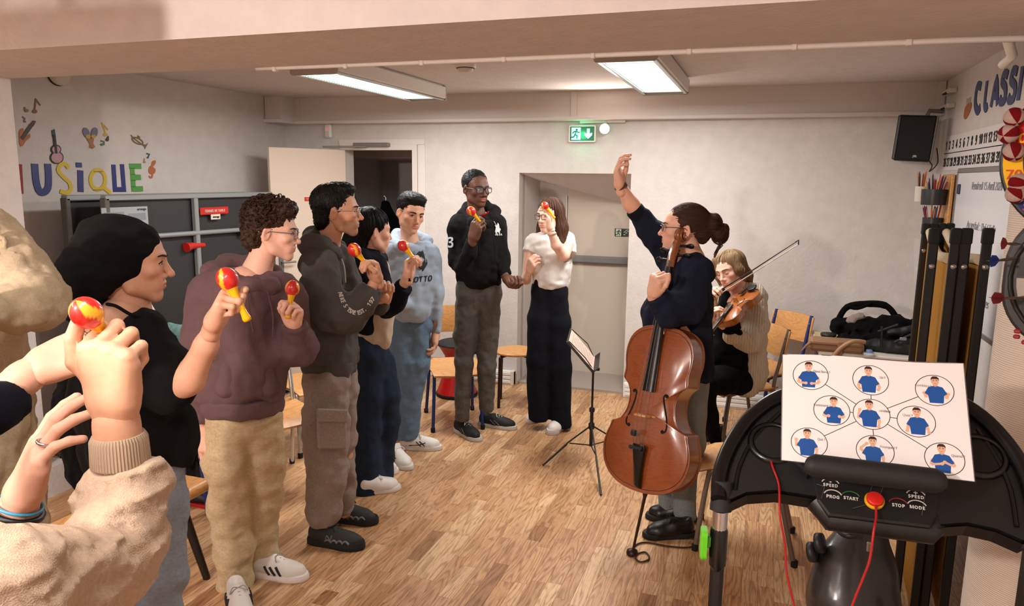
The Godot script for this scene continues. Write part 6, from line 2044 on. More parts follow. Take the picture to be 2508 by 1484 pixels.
# y up the neck, z out of the belly, origin at the lower end of the body
func plate(z0: float, rise: float, flip: float) -> MB:
	var b := MB.new()
	var o := smooth_path(fiddle_outline(), 3, true)
	var ctr := Vector2(0, 0.37)
	var rings := []
	for q in [[1.0, 0.0, -0.003], [1.012, 0.0, 0.0], [1.006, 0.0, 0.0035], [0.97, 0.02, 0.001], [0.93, 0.10, 0.001], [0.84, 0.36, 0], [0.72, 0.62, 0], [0.56, 0.83, 0], [0.36, 0.95, 0], [0.15, 1.0, 0], [0.01, 1.0, 0]]:
		var ring := []
		for p in o:
			var w: Vector2 = ctr + (p - ctr) * q[0]
			ring.append(Vector3(w.x * flip, w.y, z0 + flip * (q[1] * rise + q[2])))
		rings.append(ring)
	b.loft(rings)
	return b
func belly_z(x: float, y: float, rise: float) -> float:
	var o := fiddle_outline()
	var p := Vector2(x, y) - Vector2(0, 0.37)
	var best := 1.0
	for k in o.size():
		var r = Geometry2D.segment_intersects_segment(Vector2(0, 0.37), Vector2(0, 0.37) + p.normalized() * 0.6, o[k], o[(k + 1) % o.size()])
		if r != null:
			best = p.length() / Vector2(0, 0.37).distance_to(r)
			break
	var kx := [0.0, 0.15, 0.36, 0.56, 0.72, 0.84, 0.93, 0.97, 1.0]
	var ky := [1.0, 1.0, 0.95, 0.83, 0.62, 0.36, 0.10, 0.02, 0.0]
	for k in 8:
		if best <= kx[k + 1]: return rise * lerpf(ky[k], ky[k + 1], (best - kx[k]) / (kx[k + 1] - kx[k]))
	return 0.0
func fiddle(t: Node3D, wood: Material, side: Material, big: bool):
	var D := 0.115 if big else 0.085
	var rise := 0.032
	var rb := MB.new()
	var o := smooth_path(fiddle_outline(), 3, true)
	var r0 := []
	var r1 := []
	for p in o:
		var w: Vector2 = Vector2(0, 0.37) + (p - Vector2(0, 0.37)) * 0.985
		r0.append(Vector3(w.x, w.y, -D))
		r1.append(Vector3(w.x, w.y, 0))
	rb.loft([r0, r1], true, false)
	put("ribs", rb.mesh(), side, t)
	var front := put("belly", plate(0.0, rise, 1.0).mesh(), wood, t)
	put("back_plate", plate(-D, 0.025, -1.0).mesh(), side, t)
	# purfling line
	var pf := []
	for p in o:
		var w: Vector2 = Vector2(0, 0.37) + (p - Vector2(0, 0.37)) * 0.965
		pf.append(Vector3(w.x, w.y, 0.0025))
	put("purfling", tube_mesh(pf, 0.0012, 4, true), mat(Color(0.06, 0.03, 0.02), 0.5), front)
	# sound holes
	for s in [-1.0, 1.0]:
		var fb := MB.new()
		var pts := []
		for q in [[0.082, 0.285], [0.098, 0.29], [0.103, 0.31], [0.094, 0.345], [0.083, 0.38], [0.073, 0.415], [0.070, 0.44], [0.078, 0.452], [0.088, 0.447]]: pts.append(Vector3(s * q[0], q[1], belly_z(s * q[0], q[1], rise) + 0.0008))
		fb.tube(smooth_path(pts, 4), 0.0042, 6, true, false, 0.6)
		for q in [[0.086, 0.288], [0.084, 0.446]]: fb.ball(Vector3(s * q[0], q[1], belly_z(s * q[0], q[1], rise)), Vector3(0.0085, 0.0085, 0.0022), Basis.IDENTITY, 12, 6)
		put("sound_hole", fb.mesh(), mat(Color(0.012, 0.008, 0.006), 0.9), front)
	# bridge: feet, waist and top arc
	var zb := belly_z(0, 0.345, rise)
	var bp := PackedVector2Array()
	for q in [[-0.046, 0.0], [-0.020, 0.0], [-0.016, 0.016], [0.016, 0.016], [0.020, 0.0], [0.046, 0.0], [0.044, 0.008], [0.030, 0.022], [0.036, 0.04], [0.030, 0.066], [0.0, 0.074], [-0.030, 0.07], [-0.036, 0.04], [-0.030, 0.022], [-0.044, 0.008]]: bp.append(Vector2(q[0], q[1]))
	var bm := MB.new()
	bm.slab(bp, 0.008, Transform3D(Basis(Vector3.RIGHT, PI / 2), Vector3(0, 0.349, zb - 0.006)))
	put("bridge", bm.mesh(), mat(Color(0.78, 0.57, 0.32), 0.5), t)
	var eb := mat(Color(0.025, 0.022, 0.022), 0.35)
	# neck, fingerboard, nut, pegbox, scroll
	var nk := MB.new()
	var nr := []
	for q in [[0.72, 0.024, -0.05, 0.03], [0.78, 0.020, -0.012, 0.034], [0.90, 0.0165, 0.002, 0.03], [1.03, 0.0145, 0.000, 0.022]]:
		nr.append([Vector3(-q[1], q[0], q[3]), Vector3(-q[1], q[0], q[3] - 0.012), Vector3(-q[1] * 0.6, q[0], q[2]), Vector3(q[1] * 0.6, q[0], q[2]), Vector3(q[1], q[0], q[3] - 0.012), Vector3(q[1], q[0], q[3])])
	nk.loft(nr)
	put("neck", nk.mesh(), side, t)
	var fg := MB.new()
	var fr := []
	for q in [[0.455, 0.030, 0.062], [0.75, 0.023, 0.046], [1.03, 0.0155, 0.031]]: fr.append([Vector3(-q[1], q[0], q[2] - 0.014), Vector3(q[1], q[0], q[2] - 0.014), Vector3(q[1], q[0], q[2] - 0.004), Vector3(q[1] * 0.5, q[0], q[2] + 0.003), Vector3(-q[1] * 0.5, q[0], q[2] + 0.003), Vector3(-q[1], q[0], q[2] - 0.004)])
	fg.loft(fr)
	put("fingerboard", fg.mesh(), eb, t)
	var pb := MB.new()
	var pr := []
	for q in [[1.03, 0.018, 0.000, 0.024], [1.09, 0.018, -0.018, 0.016], [1.15, 0.015, -0.045, -0.006], [1.18, 0.012, -0.06, -0.03]]: pr.append([Vector3(-q[1], q[0], q[2]), Vector3(q[1], q[0], q[2]), Vector3(q[1], q[0], q[3]), Vector3(-q[1], q[0], q[3])])
	pb.loft(pr)
	put("pegbox", pb.mesh(), side, t)
	var sc := MB.new()
	var sp := []
	var sr := []
	for k in 40:
		var a := -0.6 + k * 0.28
		var R := 0.036 * exp(-0.17 * k * 0.28 * 0.8)
		sp.append(Vector3(0, 1.19 - 0.005 + cos(a) * R, -0.045 + sin(a) * R))
		sr.append(lerpf(0.013, 0.008, k / 39.0))
	sc.tube(sp, sr, 8, true, false, 1.0)
	sc.tube([Vector3(-0.027, 1.185, -0.045), Vector3(-0.022, 1.185, -0.045), Vector3(0.022, 1.185, -0.045), Vector3(0.027, 1.185, -0.045)], [0.006, 0.012, 0.012, 0.006], 12)
	for s in [-1.0, 1.0]:
		var cp := []
		for k in 26:
			var a := -0.4 + k * 0.4
			var R := 0.034 * exp(-0.12 * k * 0.4)
			cp.append(Vector3(s * (0.012 + 0.013 * k / 25.0), 1.185 + cos(a) * R, -0.045 + sin(a) * R))
		sc.tube(cp, 0.006, 6)
	put("scroll", sc.mesh(), side, t)
	for k in 4:
		var s := 1.0 if k % 2 else -1.0
		var y := 1.065 + k * 0.024
		var z := 0.004 - k * 0.011
		var pm := MB.new()
		pm.tube([Vector3(-0.02 * s, y, z), Vector3(0.04 * s, y, z), Vector3(0.05 * s, y, z)], [0.0045, 0.006, 0.008], 8)
		pm.ball(Vector3(0.066 * s, y, z), Vector3(0.018, 0.013, 0.006) if big else Vector3(0.02, 0.015, 0.007), Basis(Vector3.RIGHT, 0.6), 12, 8)
		put("peg", pm.mesh(), eb, t)
	# tailpiece and strings
	var tp := MB.new()
	var tr := []
	for q in [[0.015, 0.010, 0.012], [0.03, 0.016, 0.032], [0.10, 0.020, 0.046], [0.17, 0.028, 0.060], [0.205, 0.034, 0.066], [0.215, 0.030, 0.066]]: tr.append([Vector3(-q[1], q[0], q[2] - 0.006), Vector3(q[1], q[0], q[2] - 0.006), Vector3(q[1] * 0.9, q[0], q[2] + 0.004), Vector3(0, q[0], q[2] + 0.010), Vector3(-q[1] * 0.9, q[0], q[2] + 0.004)])
	tp.loft(tr)
	put("tailpiece", tp.mesh(), eb, t)
	for k in 4:
		var u := (k - 1.5) / 1.5
		put("string", tube_mesh([Vector3(u * 0.022, 0.205, 0.074), Vector3(u * 0.030, 0.345, zb + 0.070 - absf(u) * 0.004), Vector3(u * 0.011, 1.03, 0.037), Vector3(u * 0.008, 1.08, 0.008)], 0.0012, 5), M.steel, t)
		if big: put("fine_tuner", lathe_mesh([Vector2(0.003, 0), Vector2(0.004, 0.02), Vector2(0.009, 0.022), Vector2(0.009, 0.03)], 10), M.black, t, Vector3(u * 0.024, 0.19, 0.07), Basis(Vector3.RIGHT, PI / 2 - 0.4))

func wood_mat(c: Color, sc: float, gloss: float) -> StandardMaterial3D:
	var m := mat(c, gloss)
	m.albedo_texture = T.wood
	triplanar(m, sc)
	m.clearcoat_enabled = true
	m.clearcoat = 0.6
	m.clearcoat_roughness = 0.15
	return m
func build_music():
	# cello leaning back against the player, belly turned 30 degrees to the left of the camera
	var B := at_dist(1566, 1203, 3.34)
	var Tt := at_dist(1624, 800, 3.52)
	var up := (Tt - B).normalized()
	var ks := B.distance_to(Tt) / 0.755
	var c := EYE - B
	c.y = 0
	var nrm := c.normalized().rotated(Vector3.UP, -deg_to_rad(30.0))
	nrm = (nrm - up * nrm.dot(up)).normalized()
	var t := thing("cello", B, "large brown varnished cello standing on its spike before the cellist", "cello")
	t.basis = Basis(up.cross(nrm), up, nrm) * Basis.from_scale(Vector3.ONE * ks)
	fiddle(t, wood_mat(Color(0.57, 0.295, 0.135), 2.2, 0.3), wood_mat(Color(0.55, 0.31, 0.16), 3.0, 0.28), true)
	var pin := on_y(1548, 1358, 0.0)
	var lp: Vector3 = t.basis.inverse() * (pin - B)
	put("endpin", tube_mesh([Vector3(0, -0.004, -0.057), Vector3(0, -0.03, -0.057), lp], [0.016, 0.008, 0.006], 10), mat(Color(0.16, 0.07, 0.04), 0.35), t)
	put("mute", box_mesh(Vector3(0.03, 0.028, 0.014), 0.006), M.black, t, Vector3(-0.028, 0.262, 0.078))
	# floor stop with its cord
	var es := thing("endpin_stop", Vector3(pin.x, 0, pin.z), "round brown spike stop with looped cord on the floor", "spike stop")
	put("cup", lathe_mesh([Vector2(0.026, 0), Vector2(0.029, 0.008), Vector2(0.026, 0.022), Vector2(0.012, 0.03)], 20), mat(Color(0.16, 0.05, 0.03), 0.35), es)
	var cp := []
	for q in [[1556, 1358], [1580, 1352], [1590, 1368], [1570, 1376], [1556, 1366], [1552, 1340], [1580, 1328], [1640, 1338], [1690, 1340], [1708, 1325], [1690, 1318]]: cp.append(on_y(q[0], q[1], 0.006) - es.position)
	put("cord", tube_mesh(smooth_path(cp, 5), 0.0045, 6), mat(Color(0.23, 0.13, 0.08), 0.8), es)
	# violin
	var vc := at_dist(1836, 708, 4.78)
	var vs := at_dist(1757, 800, 4.46)
	var vu := (vs - vc).normalized()
	var vn := CB * Vector3(-0.55, 0.55, 0.35)
	vn = (vn - vu * vn.dot(vu)).normalized()
	var v := thing("violin", vc, "amber violin held under the chin of the seated player", "violin")
	v.basis = Basis(vu.cross(vn), vu, vn) * Basis.from_scale(Vector3.ONE * 0.475)
	fiddle(v, wood_mat(Color(0.62, 0.34, 0.10), 4.0, 0.3), wood_mat(Color(0.68, 0.40, 0.12), 5.0, 0.28), false)
	put("chin_rest", lathe_mesh([Vector2(0.03, 0.0), Vector2(0.06, 0.01), Vector2(0.07, 0.025), Vector2(0.05, 0.03)], 20), M.black, v, Vector3(-0.09, 0.06, 0.03), Basis(Vector3.RIGHT, PI / 2))
	# bow
	var b0 := at_dist(1736, 728, 4.72)
	var b1 := at_dist(1956, 588, 4.62)
	var bw := thing("violin_bow", b0, "violin bow with white hair crossing the strings", "bow")
	var d := b1 - b0
	var side := d.cross(CB.z).normalized() * -1.0
	if side.y > 0: side = -side
	put("stick", tube_mesh([Vector3.ZERO, d * 0.5 + side * 0.004, d * 0.985], [0.0045, 0.004, 0.003], 8), mat(Color(0.14, 0.06, 0.03), 0.35), bw)
	put("tip", tube_mesh([d * 0.965, d, d * 0.975 + side * 0.022], [0.004, 0.005, 0.004], 6), M.black, bw)
	put("frog", box_mesh(Vector3(0.012, 0.045, 0.022), 0.003), M.black, bw, d.normalized() * 0.05 + side * 0.012, along(d, side))
	put("bow_hair", tube_mesh([d.normalized() * 0.06 + side * 0.02, d * 0.972 + side * 0.02], 0.0035, 6), mat(Color(0.85, 0.82, 0.76), 0.6), bw)
	# folding music stand with a score
	var base := on_y(1446, 1128, 0.0)
	var ms := thing("music_stand", base, "slim black folding music stand on tripod legs before the niche", "music stand")
	var ht := at_dist(1446, 902, base.length() * 0.0 + Vector2(base.x, base.z).length()) - base
	var H := ht.y
	put("column", tube_mesh([Vector3(0, 0.10, 0), Vector3(0, H * 0.55, 0), Vector3(0, H * 0.55, 0), Vector3(0, H, 0)], [0.011, 0.011, 0.007, 0.007], 10), M.black, ms)
	put("collar", lathe_mesh([Vector2(0.012, H * 0.53), Vector2(0.018, H * 0.54), Vector2(0.018, H * 0.575), Vector2(0.010, H * 0.585)], 12), M.black, ms)
	put("collar", lathe_mesh([Vector2(0.012, 0.21), Vector2(0.02, 0.22), Vector2(0.02, 0.25), Vector2(0.012, 0.26)], 12), M.black, ms)
	for q in [[1329, 1140], [1472, 1212], [1560, 1118]]:
		var f := on_y(q[0], q[1], 0.008) - base
		put("leg", tube_mesh([Vector3(0, 0.24, 0), f * 0.5 + Vector3(0, 0.135, 0), f * 0.52 + Vector3(0, 0.125, 0), f], [0.005, 0.005, 0.0065, 0.0065], 8), M.black, ms)
		put("brace", tube_mesh([Vector3(0, 0.105, 0), f * 0.45 + Vector3(0, 0.132, 0)], 0.004, 6), M.black, ms)
	var pd := Vector2(base.x, base.z).length()
	var u := (at_dist(1382, 806, pd) - at_dist(1455, 892, pd)).normalized()
	var w := (Vector3(base.x, 0, base.z).normalized() + CB.x * 0.06).normalized()
	w = (w - u * w.dot(u)).normalized()
	var n := u.cross(w).normalized()
	if n.y < 0: n = -n
	var db := Basis(w, u, w.cross(u))
	var org := at_dist(1455, 892, pd) - base
	put("desk", box_mesh(Vector3(0.36, 0.25, 0.006), 0.002), M.black, ms, org + u * 0.125 - n * 0.004, db)
	put("lip", box_mesh(Vector3(0.36, 0.006, 0.05), 0.002), M.black, ms, org + n * 0.02, db)
	for s in [-1.0, 1.0]: put("clip_arm", tube_mesh([w * 0.12 * s, w * 0.17 * s + u * 0.10 + n * 0.02, w * 0.15 * s + u * 0.24 + n * 0.006], 0.003, 6), M.black, ms, org)
	put("knob", lathe_mesh([Vector2(0.004, 0), Vector2(0.012, 0.004), Vector2(0.012, 0.02), Vector2(0.004, 0.024)], 12), M.black, ms, Vector3(0.02, H, 0.01), along(CB.x))
	var sh := thing("score_sheet", base + org + n * 0.003, "pale printed score sheet lying on the black music stand", "sheet music")
	put("paper", box_mesh(Vector3(0.30, 0.235, 0.003)), mat(Color(0.84, 0.73, 0.67), 0.8), sh, u * 0.122, db)
	var nt := MB.new()
	for k in 14: nt.box(u * (0.03 + k * 0.014) + n * 0.0024, Vector3(0.22 if k % 3 else 0.15, 0.0025, 0.0006), 0.0, db)
	put("print_lines", nt.mesh(), mat(Color(0.62, 0.52, 0.48), 0.8), sh)

# ---------- the right side: treadmill, sheet, beds, bags, boards ----------
func build_right_side():
	treadmill()
	question_sheet()
	folded_beds()
	bags()
	right_wall()
	dart_boards()
	cello_case()

func treadmill():
	var O := Vector3(0.28, 1.08, -1.78)
	var tilt := deg_to_rad(38.0)
	var n := Vector3(0, cos(tilt), sin(tilt))
	var pb := plane_basis(n)
	var t := thing("treadmill", Vector3(0.28, 0, -1.78), "black treadmill with curved handlebar console, emergency key and cup holders", "treadmill")
	var bm := mat(Color(0.032, 0.032, 0.033), 0.5)
	var gm := mat(Color(0.022, 0.022, 0.023), 0.28)
	var off: Vector3 = O - t.position
	var xf := Transform3D(pb, off)
	var Q := func(x: float, y: float, lift := 0.0) -> Vector3: return hit(x, y, O + n * lift, n) - t.position
	# console shell
	var arc := [[1760, 1222], [1764, 1160], [1790, 1090], [1840, 1020], [1910, 972], [2010, 950], [2145, 948], [2290, 962], [2385, 1008], [2450, 1068], [2500, 1140], [2530, 1220], [2545, 1310]]
	var outline := smooth_path(arc.map(func(q): return Vector2(q[0], q[1])), 3)
	for q in [[2508, 1330], [2440, 1300], [2370, 1285], [2300, 1290], [2290, 1262], [2010, 1222], [1900, 1205], [1830, 1210], [1790, 1228]]: outline.append(Vector2(q[0], q[1]))
	var poly := traced(outline.map(func(v): return [v.x, v.y]), O, n)
	var sb := MB.new()
	sb.slab(poly, 0.05, Transform3D(pb, off - n * 0.05), 0.006)
	put("console_shell", sb.mesh(), bm, t)
	# handlebar round the edge
	var hb := []
	for v in smooth_path(arc.map(func(q): return Vector2(q[0], q[1])), 4): hb.append(Q.call(v.x, v.y, 0.004))
	put("handlebar", tube_mesh(hb, 0.019, 14), gm, t)
	var inner := []
	for q in [[1800, 1200], [1812, 1140], [1850, 1070], [1910, 1010]]: inner.append(Q.call(q[0], q[1], 0.002))
	put("inner_rim", tube_mesh(smooth_path(inner, 4), 0.005, 8), gm, t)
	var inner2 := []
	for q in [[2395, 1050], [2440, 1120], [2475, 1200], [2490, 1290]]: inner2.append(Q.call(q[0], q[1], 0.002))
	put("inner_rim", tube_mesh(smooth_path(inner2, 4), 0.005, 8), gm, t)
	# cup holders: a raised ring round a flat disc, painted black for the shaded depth
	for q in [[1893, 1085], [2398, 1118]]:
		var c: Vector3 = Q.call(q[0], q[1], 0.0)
		var w := MB.new()
		w.lathe([Vector2(0.001, -0.045), Vector2(0.042, -0.045), Vector2(0.046, 0.004), Vector2(0.052, 0.008), Vector2(0.060, 0.002), Vector2(0.062, -0.01)], 40, Transform3D(Basis(pb.x, n, -pb.y), c + n * 0.003))
		put("cup_holder", w.mesh(), gm, t)
		put("cup_shade_disc", lathe_mesh([Vector2(0.001, 0.0), Vector2(0.046, 0.0), Vector2(0.046, 0.0015)], 32), mat(Color(0.008, 0.008, 0.008), 0.6), t, c + n * 0.002, Basis(pb.x, n, -pb.y))
	# control panel, thicker, with its lower lip
	var cp := MB.new()
	cp.slab(traced([[1985, 1150], [2310, 1190], [2296, 1262], [2278, 1292], [2030, 1262], [2002, 1225]], O, n), 0.075, Transform3D(pb, off - n * 0.072), 0.004)
	put("control_panel", cp.mesh(), bm, t)
	put("panel_lip", tube_mesh([Q.call(2004, 1228, -0.03), Q.call(2034, 1268, -0.035), Q.call(2280, 1300, -0.035), Q.call(2297, 1270, -0.03)], 0.03, 14), bm, t)
	# sheet ledge
	put("sheet_ledge", tube_mesh([on_z(1988, 1140, -1.705) - t.position, on_z(1994, 1141, -1.70) - t.position, on_z(2292, 1178, -1.70) - t.position, on_z(2300, 1179, -1.705) - t.position], [0.022, 0.027, 0.027, 0.022], 18), mat(Color(0.02, 0.02, 0.02), 0.7), t)
	put("ledge_shoulder", tube_mesh([Q.call(1950, 1130, -0.004), Q.call(1990, 1160, 0.006)], [0.012, 0.02], 10), bm, t)
	# printed key legends
	var ink := mat(Color(0.80, 0.79, 0.77), 0.5)
	var grn := mat(Color(0.12, 0.42, 0.20), 0.5)
	var rdk := mat(Color(0.55, 0.08, 0.08), 0.5)
	for q in [[2034, 1182, "SPEED", "-", ink], [2040, 1210, "PROG", "", ink], [2084, 1214, "START", "", grn], [2200, 1231, "STOP", "", rdk], [2246, 1236, "MODE", "", ink], [2243, 1210, "SPEED", "+", ink]]:
		var c: Vector3 = Q.call(q[0], q[1], 0.0055)
		var a := MB.new()
		var pts := []
		for k in 13:
			var w := PI * (0.12 + 0.76 * k / 12.0)
			pts.append(c + pb.x * cos(w) * 0.020 + pb.y * (sin(w) * 0.017 - 0.006))
		a.tube(pts, 0.0014, 4)
		put("key_arc", a.mesh(), q[4], t)
		put("key_legend", text_mesh(q[2], 0.011, 0.0012, true), ink, t, c + pb.y * -0.007, pb)
		if q[3]: put("key_legend", text_mesh(q[3], 0.018, 0.0012, true), ink, t, c + pb.y * 0.003, pb)
	var lnm := mat(Color(0.35, 0.33, 0.3), 0.5)
	for q in [[[2140, 1176], [2122, 1236], [2088, 1245]], [[2168, 1180], [2150, 1225]], [[2268, 1196], [2258, 1262]], [[2000, 1185], [2020, 1192], [2012, 1220]]]:
		var pts := []
		for p in q: pts.append(Q.call(p[0], p[1], 0.0055))
		var ln := MB.new()
		ln.tube(pts, 0.0007, 4)
		put("panel_line", ln.mesh(), lnm, t)
	# emergency key with cord
	var kc: Vector3 = Q.call(2141, 1228, 0.005)
	var key := put("safety_key", lathe_mesh([Vector2(0.021, 0), Vector2(0.0215, 0.006), Vector2(0.019, 0.008)], 28), mat(Color(0.80, 0.62, 0.06), 0.4), t, kc, Basis(pb.x, n, -pb.y))
	put("key_knob", lathe_mesh([Vector2(0.0175, 0.006), Vector2(0.018, 0.014), Vector2(0.015, 0.018), Vector2(0.001, 0.0185)], 28), mat(Color(0.78, 0.10, 0.06), 0.4), key)
	var cord := mat(Color(0.62, 0.05, 0.06), 0.55)
	var cpath: Array = [kc + n * 0.012, Q.call(2146, 1262, 0.02), Q.call(2140, 1300, 0.03)]
	for q in [[2130, 1370], [2112, 1420], [2090, 1475], [2060, 1560]]: cpath.append(at_dist(q[0], q[1], 1.70) - t.position)
	put("key_cord", tube_mesh(smooth_path(cpath, 6), 0.0028, 8), cord, t)
	var c2: Array = [Q.call(1888, 1098, -0.02), Q.call(1890, 1135, 0.008), Q.call(1906, 1180, 0.01), Q.call(1909, 1215, 0.012)]
	for q in [[1910, 1262], [1922, 1330], [1928, 1410], [1950, 1500]]: c2.append(at_dist(q[0], q[1], 1.72) - t.position)
	var c2n := thing("red_cord", t.position, "red twisted cord hanging out of the treadmill cup holder", "cord")
	put("strand", tube_mesh(smooth_path(c2, 6), 0.0026, 8), cord, c2n)
	# handle ends: rubber collar, sensor plate, grip, uprights
	for s in [-1.0, 1.0]:
		var top: Vector3 = (Q.call(1768, 1200, 0.0) if s < 0 else Q.call(2536, 1262, 0.0))
		if s > 0: top = Vector3(-(Q.call(1768, 1200, 0.0) as Vector3).x, top.y, top.z)
		put("rubber_collar", tube_mesh([top + Vector3(0, 0.02, -0.01), top + Vector3(0, -0.05, 0.005)], [0.023, 0.026], 16), mat(Color(0.09, 0.09, 0.09), 0.8), t)
		put("pulse_sensor", tube_mesh([top + Vector3(0, -0.05, 0.008), top + Vector3(0, -0.10, 0.012)], 0.018, 14), M.chrome, t)
		put("grip_end", tube_mesh([top + Vector3(-0.0, -0.085, 0.006), top + Vector3(0, -0.10, 0.012), top + Vector3(0, -0.185, 0.014), top + Vector3(0, -0.2, 0.012)], [0.016, 0.021, 0.021, 0.012], 16), gm, t)
		put("upright", box_mesh(Vector3(0.032, top.y - 0.1, 0.06), 0.008), bm, t, Vector3(top.x, (top.y - 0.1) / 2 + 0.06, top.z - 0.02))
	var dk := MB.new()
	dk.box(Vector3(0, 0.10, 0.72), Vector3(0.52, 0.06, 1.35), 0.01)
	put("deck", dk.mesh(), bm, t)
	put("belt", box_mesh(Vector3(0.42, 0.006, 1.30)), M.rubber, t, Vector3(0, 0.134, 0.72))
	for s in [-1.0, 1.0]: put("side_rail", box_mesh(Vector3(0.07, 0.05, 1.4), 0.01), M.grey_metal, t, Vector3(s * 0.28, 0.12, 0.72))
	put("motor_hood", box_mesh(Vector3(0.66, 0.14, 0.26), 0.04), bm, t, Vector3(0, 0.1, -0.04))
	for s in [-1.0, 1.0]: put("roller_foot", box_mesh(Vector3(0.06, 0.07, 0.12), 0.01), M.rubber, t, Vector3(s * 0.27, 0.035, 1.35))
	# lime green clip on the left grip
	var gp: Vector3 = Q.call(1768, 1200, 0.0) + t.position
	var gc := thing("lime_clip", gp + Vector3(-0.034, -0.135, 0.014), "lime green plastic clip fastened to the treadmill grip", "clip")
	put("clip_body", slab_mesh(round_rect(0.05, 0.074, 0.012), 0.014, 0.003), mat(Color(0.35, 0.72, 0.10), 0.4), gc, Vector3(0.006, 0, 0), Basis(Vector3.UP, -PI / 2 + 0.15))
	put("clip_jaw", box_mesh(Vector3(0.018, 0.03, 0.02), 0.004), mat(Color(0.25, 0.55, 0.08), 0.5), gc, Vector3(0.008, 0.01, 0.01))

# nine signing figures in ovals, joined by lines: printed on a laminated sheet
func fill_poly(im: Image, pts: Array, c: Color):
	var y0 := 1e9
	var y1 := -1e9
	for p in pts: y0 = minf(y0, p.y); y1 = maxf(y1, p.y)
	for y in range(maxi(0, int(y0)), mini(im.get_height() - 1, int(y1)) + 1):
		var xs := []
		for k in pts.size():
			var a: Vector2 = pts[k]
			var b: Vector2 = pts[(k + 1) % pts.size()]
			if (a.y <= y + 0.5) != (b.y <= y + 0.5): xs.append(a.x + (y + 0.5 - a.y) / (b.y - a.y) * (b.x - a.x))
		xs.sort()
		for k in range(0, xs.size() - 1, 2):
			var a := clampi(int(round(xs[k])), 0, im.get_width())
			var b := clampi(int(round(xs[k + 1])), 0, im.get_width())
			if b > a: im.fill_rect(Rect2i(a, y, b - a, 1), c)
func fill_oval(im: Image, c: Vector2, rx: float, ry: float, col: Color):
	var p := []
	for k in 40: p.append(c + Vector2(cos(TAU * k / 40) * rx, sin(TAU * k / 40) * ry))
	fill_poly(im, p, col)
func fill_line(im: Image, a: Vector2, b: Vector2, w: float, col: Color):
	var d := (b - a).normalized().orthogonal() * w / 2
	fill_poly(im, [a + d, b + d, b - d, a - d], col)
func question_sheet():
	var W := 1260
	var H := 890
	var im := Image.create(W, H, false, Image.FORMAT_RGB8)
	im.fill(Color(0.95, 0.94, 0.935))
	var ink := Color(0.16, 0.12, 0.12)
	var skin := Color(0.88, 0.70, 0.58)
	var blue := Color(0.07, 0.32, 0.62)
	var mid := Vector2(625, 452)
	var spots := [[205, 172, 0], [628, 178, 1], [1058, 222, 2], [352, 450, 3], [625, 452, 4], [922, 478, 5], [195, 726, 6], [640, 738, 7], [1085, 745, 8]]
	for q in spots: fill_line(im, mid, Vector2(q[0], q[1]), 5, ink)
	for q in spots:
		var c := Vector2(q[0], q[1])
		fill_oval(im, c, 128, 122, ink)
		fill_oval(im, c, 123, 117, Color(0.95, 0.94, 0.935))
		var lx := -1.0 if q[2] in [3, 2] else 1.0
		var bx := c + Vector2(-14 if lx > 0 else 14, 0)
		if q[2] in [2, 5]: bx = c + Vector2(8, 0)
		# arms under the shirt, then shirt, neck, head, hair
		var arms: Array = [[[-62, 10, -72, 62, -20, 66], [62, 10, 74, 62, 22, 68]], [[-60, 10, -74, 60, -62, 72], [60, 10, 76, 62, 64, 72]], [[-60, 10, -66, 60, -76, 24], [60, 10, 68, 62, 78, 26]], [[-60, 10, -68, 50, -36, 44], [60, 10, 70, 52, 40, 44]], [[-60, 10, -78, 40, -66, -30], [60, 10, 66, 60, 60, 95]], [[-56, 10, -66, 60, -70, 76], [56, 10, 66, 62, 72, 78]], [[-60, 10, -76, 36, -76, -20], [60, 10, 66, 60, 62, 100]], [[-60, 10, -86, -10, -40, -52], [60, 10, 68, 60, 66, 95]], [[-60, 10, -72, 50, -4, 38], [60, 10, 74, 52, 14, 24]]][q[2]]
		for a in arms:
			fill_line(im, bx + Vector2(a[0], a[1]), bx + Vector2(a[2], a[3]), 22, skin)
			fill_line(im, bx + Vector2(a[2], a[3]), bx + Vector2(a[4], a[5]), 17, skin)
			fill_oval(im, bx + Vector2(a[4], a[5]), 13, 12, skin)
		fill_poly(im, [bx + Vector2(-46, -26), bx + Vector2(-16, -34), bx + Vector2(16, -34), bx + Vector2(46, -26), bx + Vector2(74, 26), bx + Vector2(52, 40), bx + Vector2(45, 100 if c.y < 600 else 104), bx + Vector2(-45, 100 if c.y < 600 else 104), bx + Vector2(-52, 40), bx + Vector2(-74, 26)], blue)
		fill_poly(im, [bx + Vector2(-15, -50), bx + Vector2(15, -50), bx + Vector2(15, -34), bx + Vector2(0, -28), bx + Vector2(-15, -34)], skin.darkened(0.08))
		if q[2] in [0, 3, 8]:
			for a in arms:
				fill_line(im, bx + Vector2(a[2], a[3]), bx + Vector2(a[4], a[5]), 17, skin)
				fill_oval(im, bx + Vector2(a[4], a[5]), 13, 12, skin)
		fill_oval(im, bx + Vector2(0, -72), 26, 33, skin)
		fill_poly(im, [bx + Vector2(-27, -78), bx + Vector2(-26, -98), bx + Vector2(-12, -111), bx + Vector2(12, -111), bx + Vector2(26, -98), bx + Vector2(27, -78), bx + Vector2(19, -90), bx + Vector2(-19, -90)], Color(0.22, 0.13, 0.10))
		for sx in [-10, 10]:
			fill_line(im, bx + Vector2(sx - 6, -80), bx + Vector2(sx + 6, -80), 3, ink)
			fill_oval(im, bx + Vector2(sx, -74), 3, 2.5, ink)
		fill_line(im, bx + Vector2(-7, -53), bx + Vector2(7, -53), 3, Color(0.65, 0.38, 0.34))
	var paper := mat(Color(0.93, 0.92, 0.92), 0.28)
	paper.albedo_texture = tex_of(im)
	# a sheet that leans back on the ledge, its upper edge slightly bowed
	var zb := -1.745
	var BL := on_z(1913, 1127, zb)
	var BR := on_z(2388, 1180, zb)
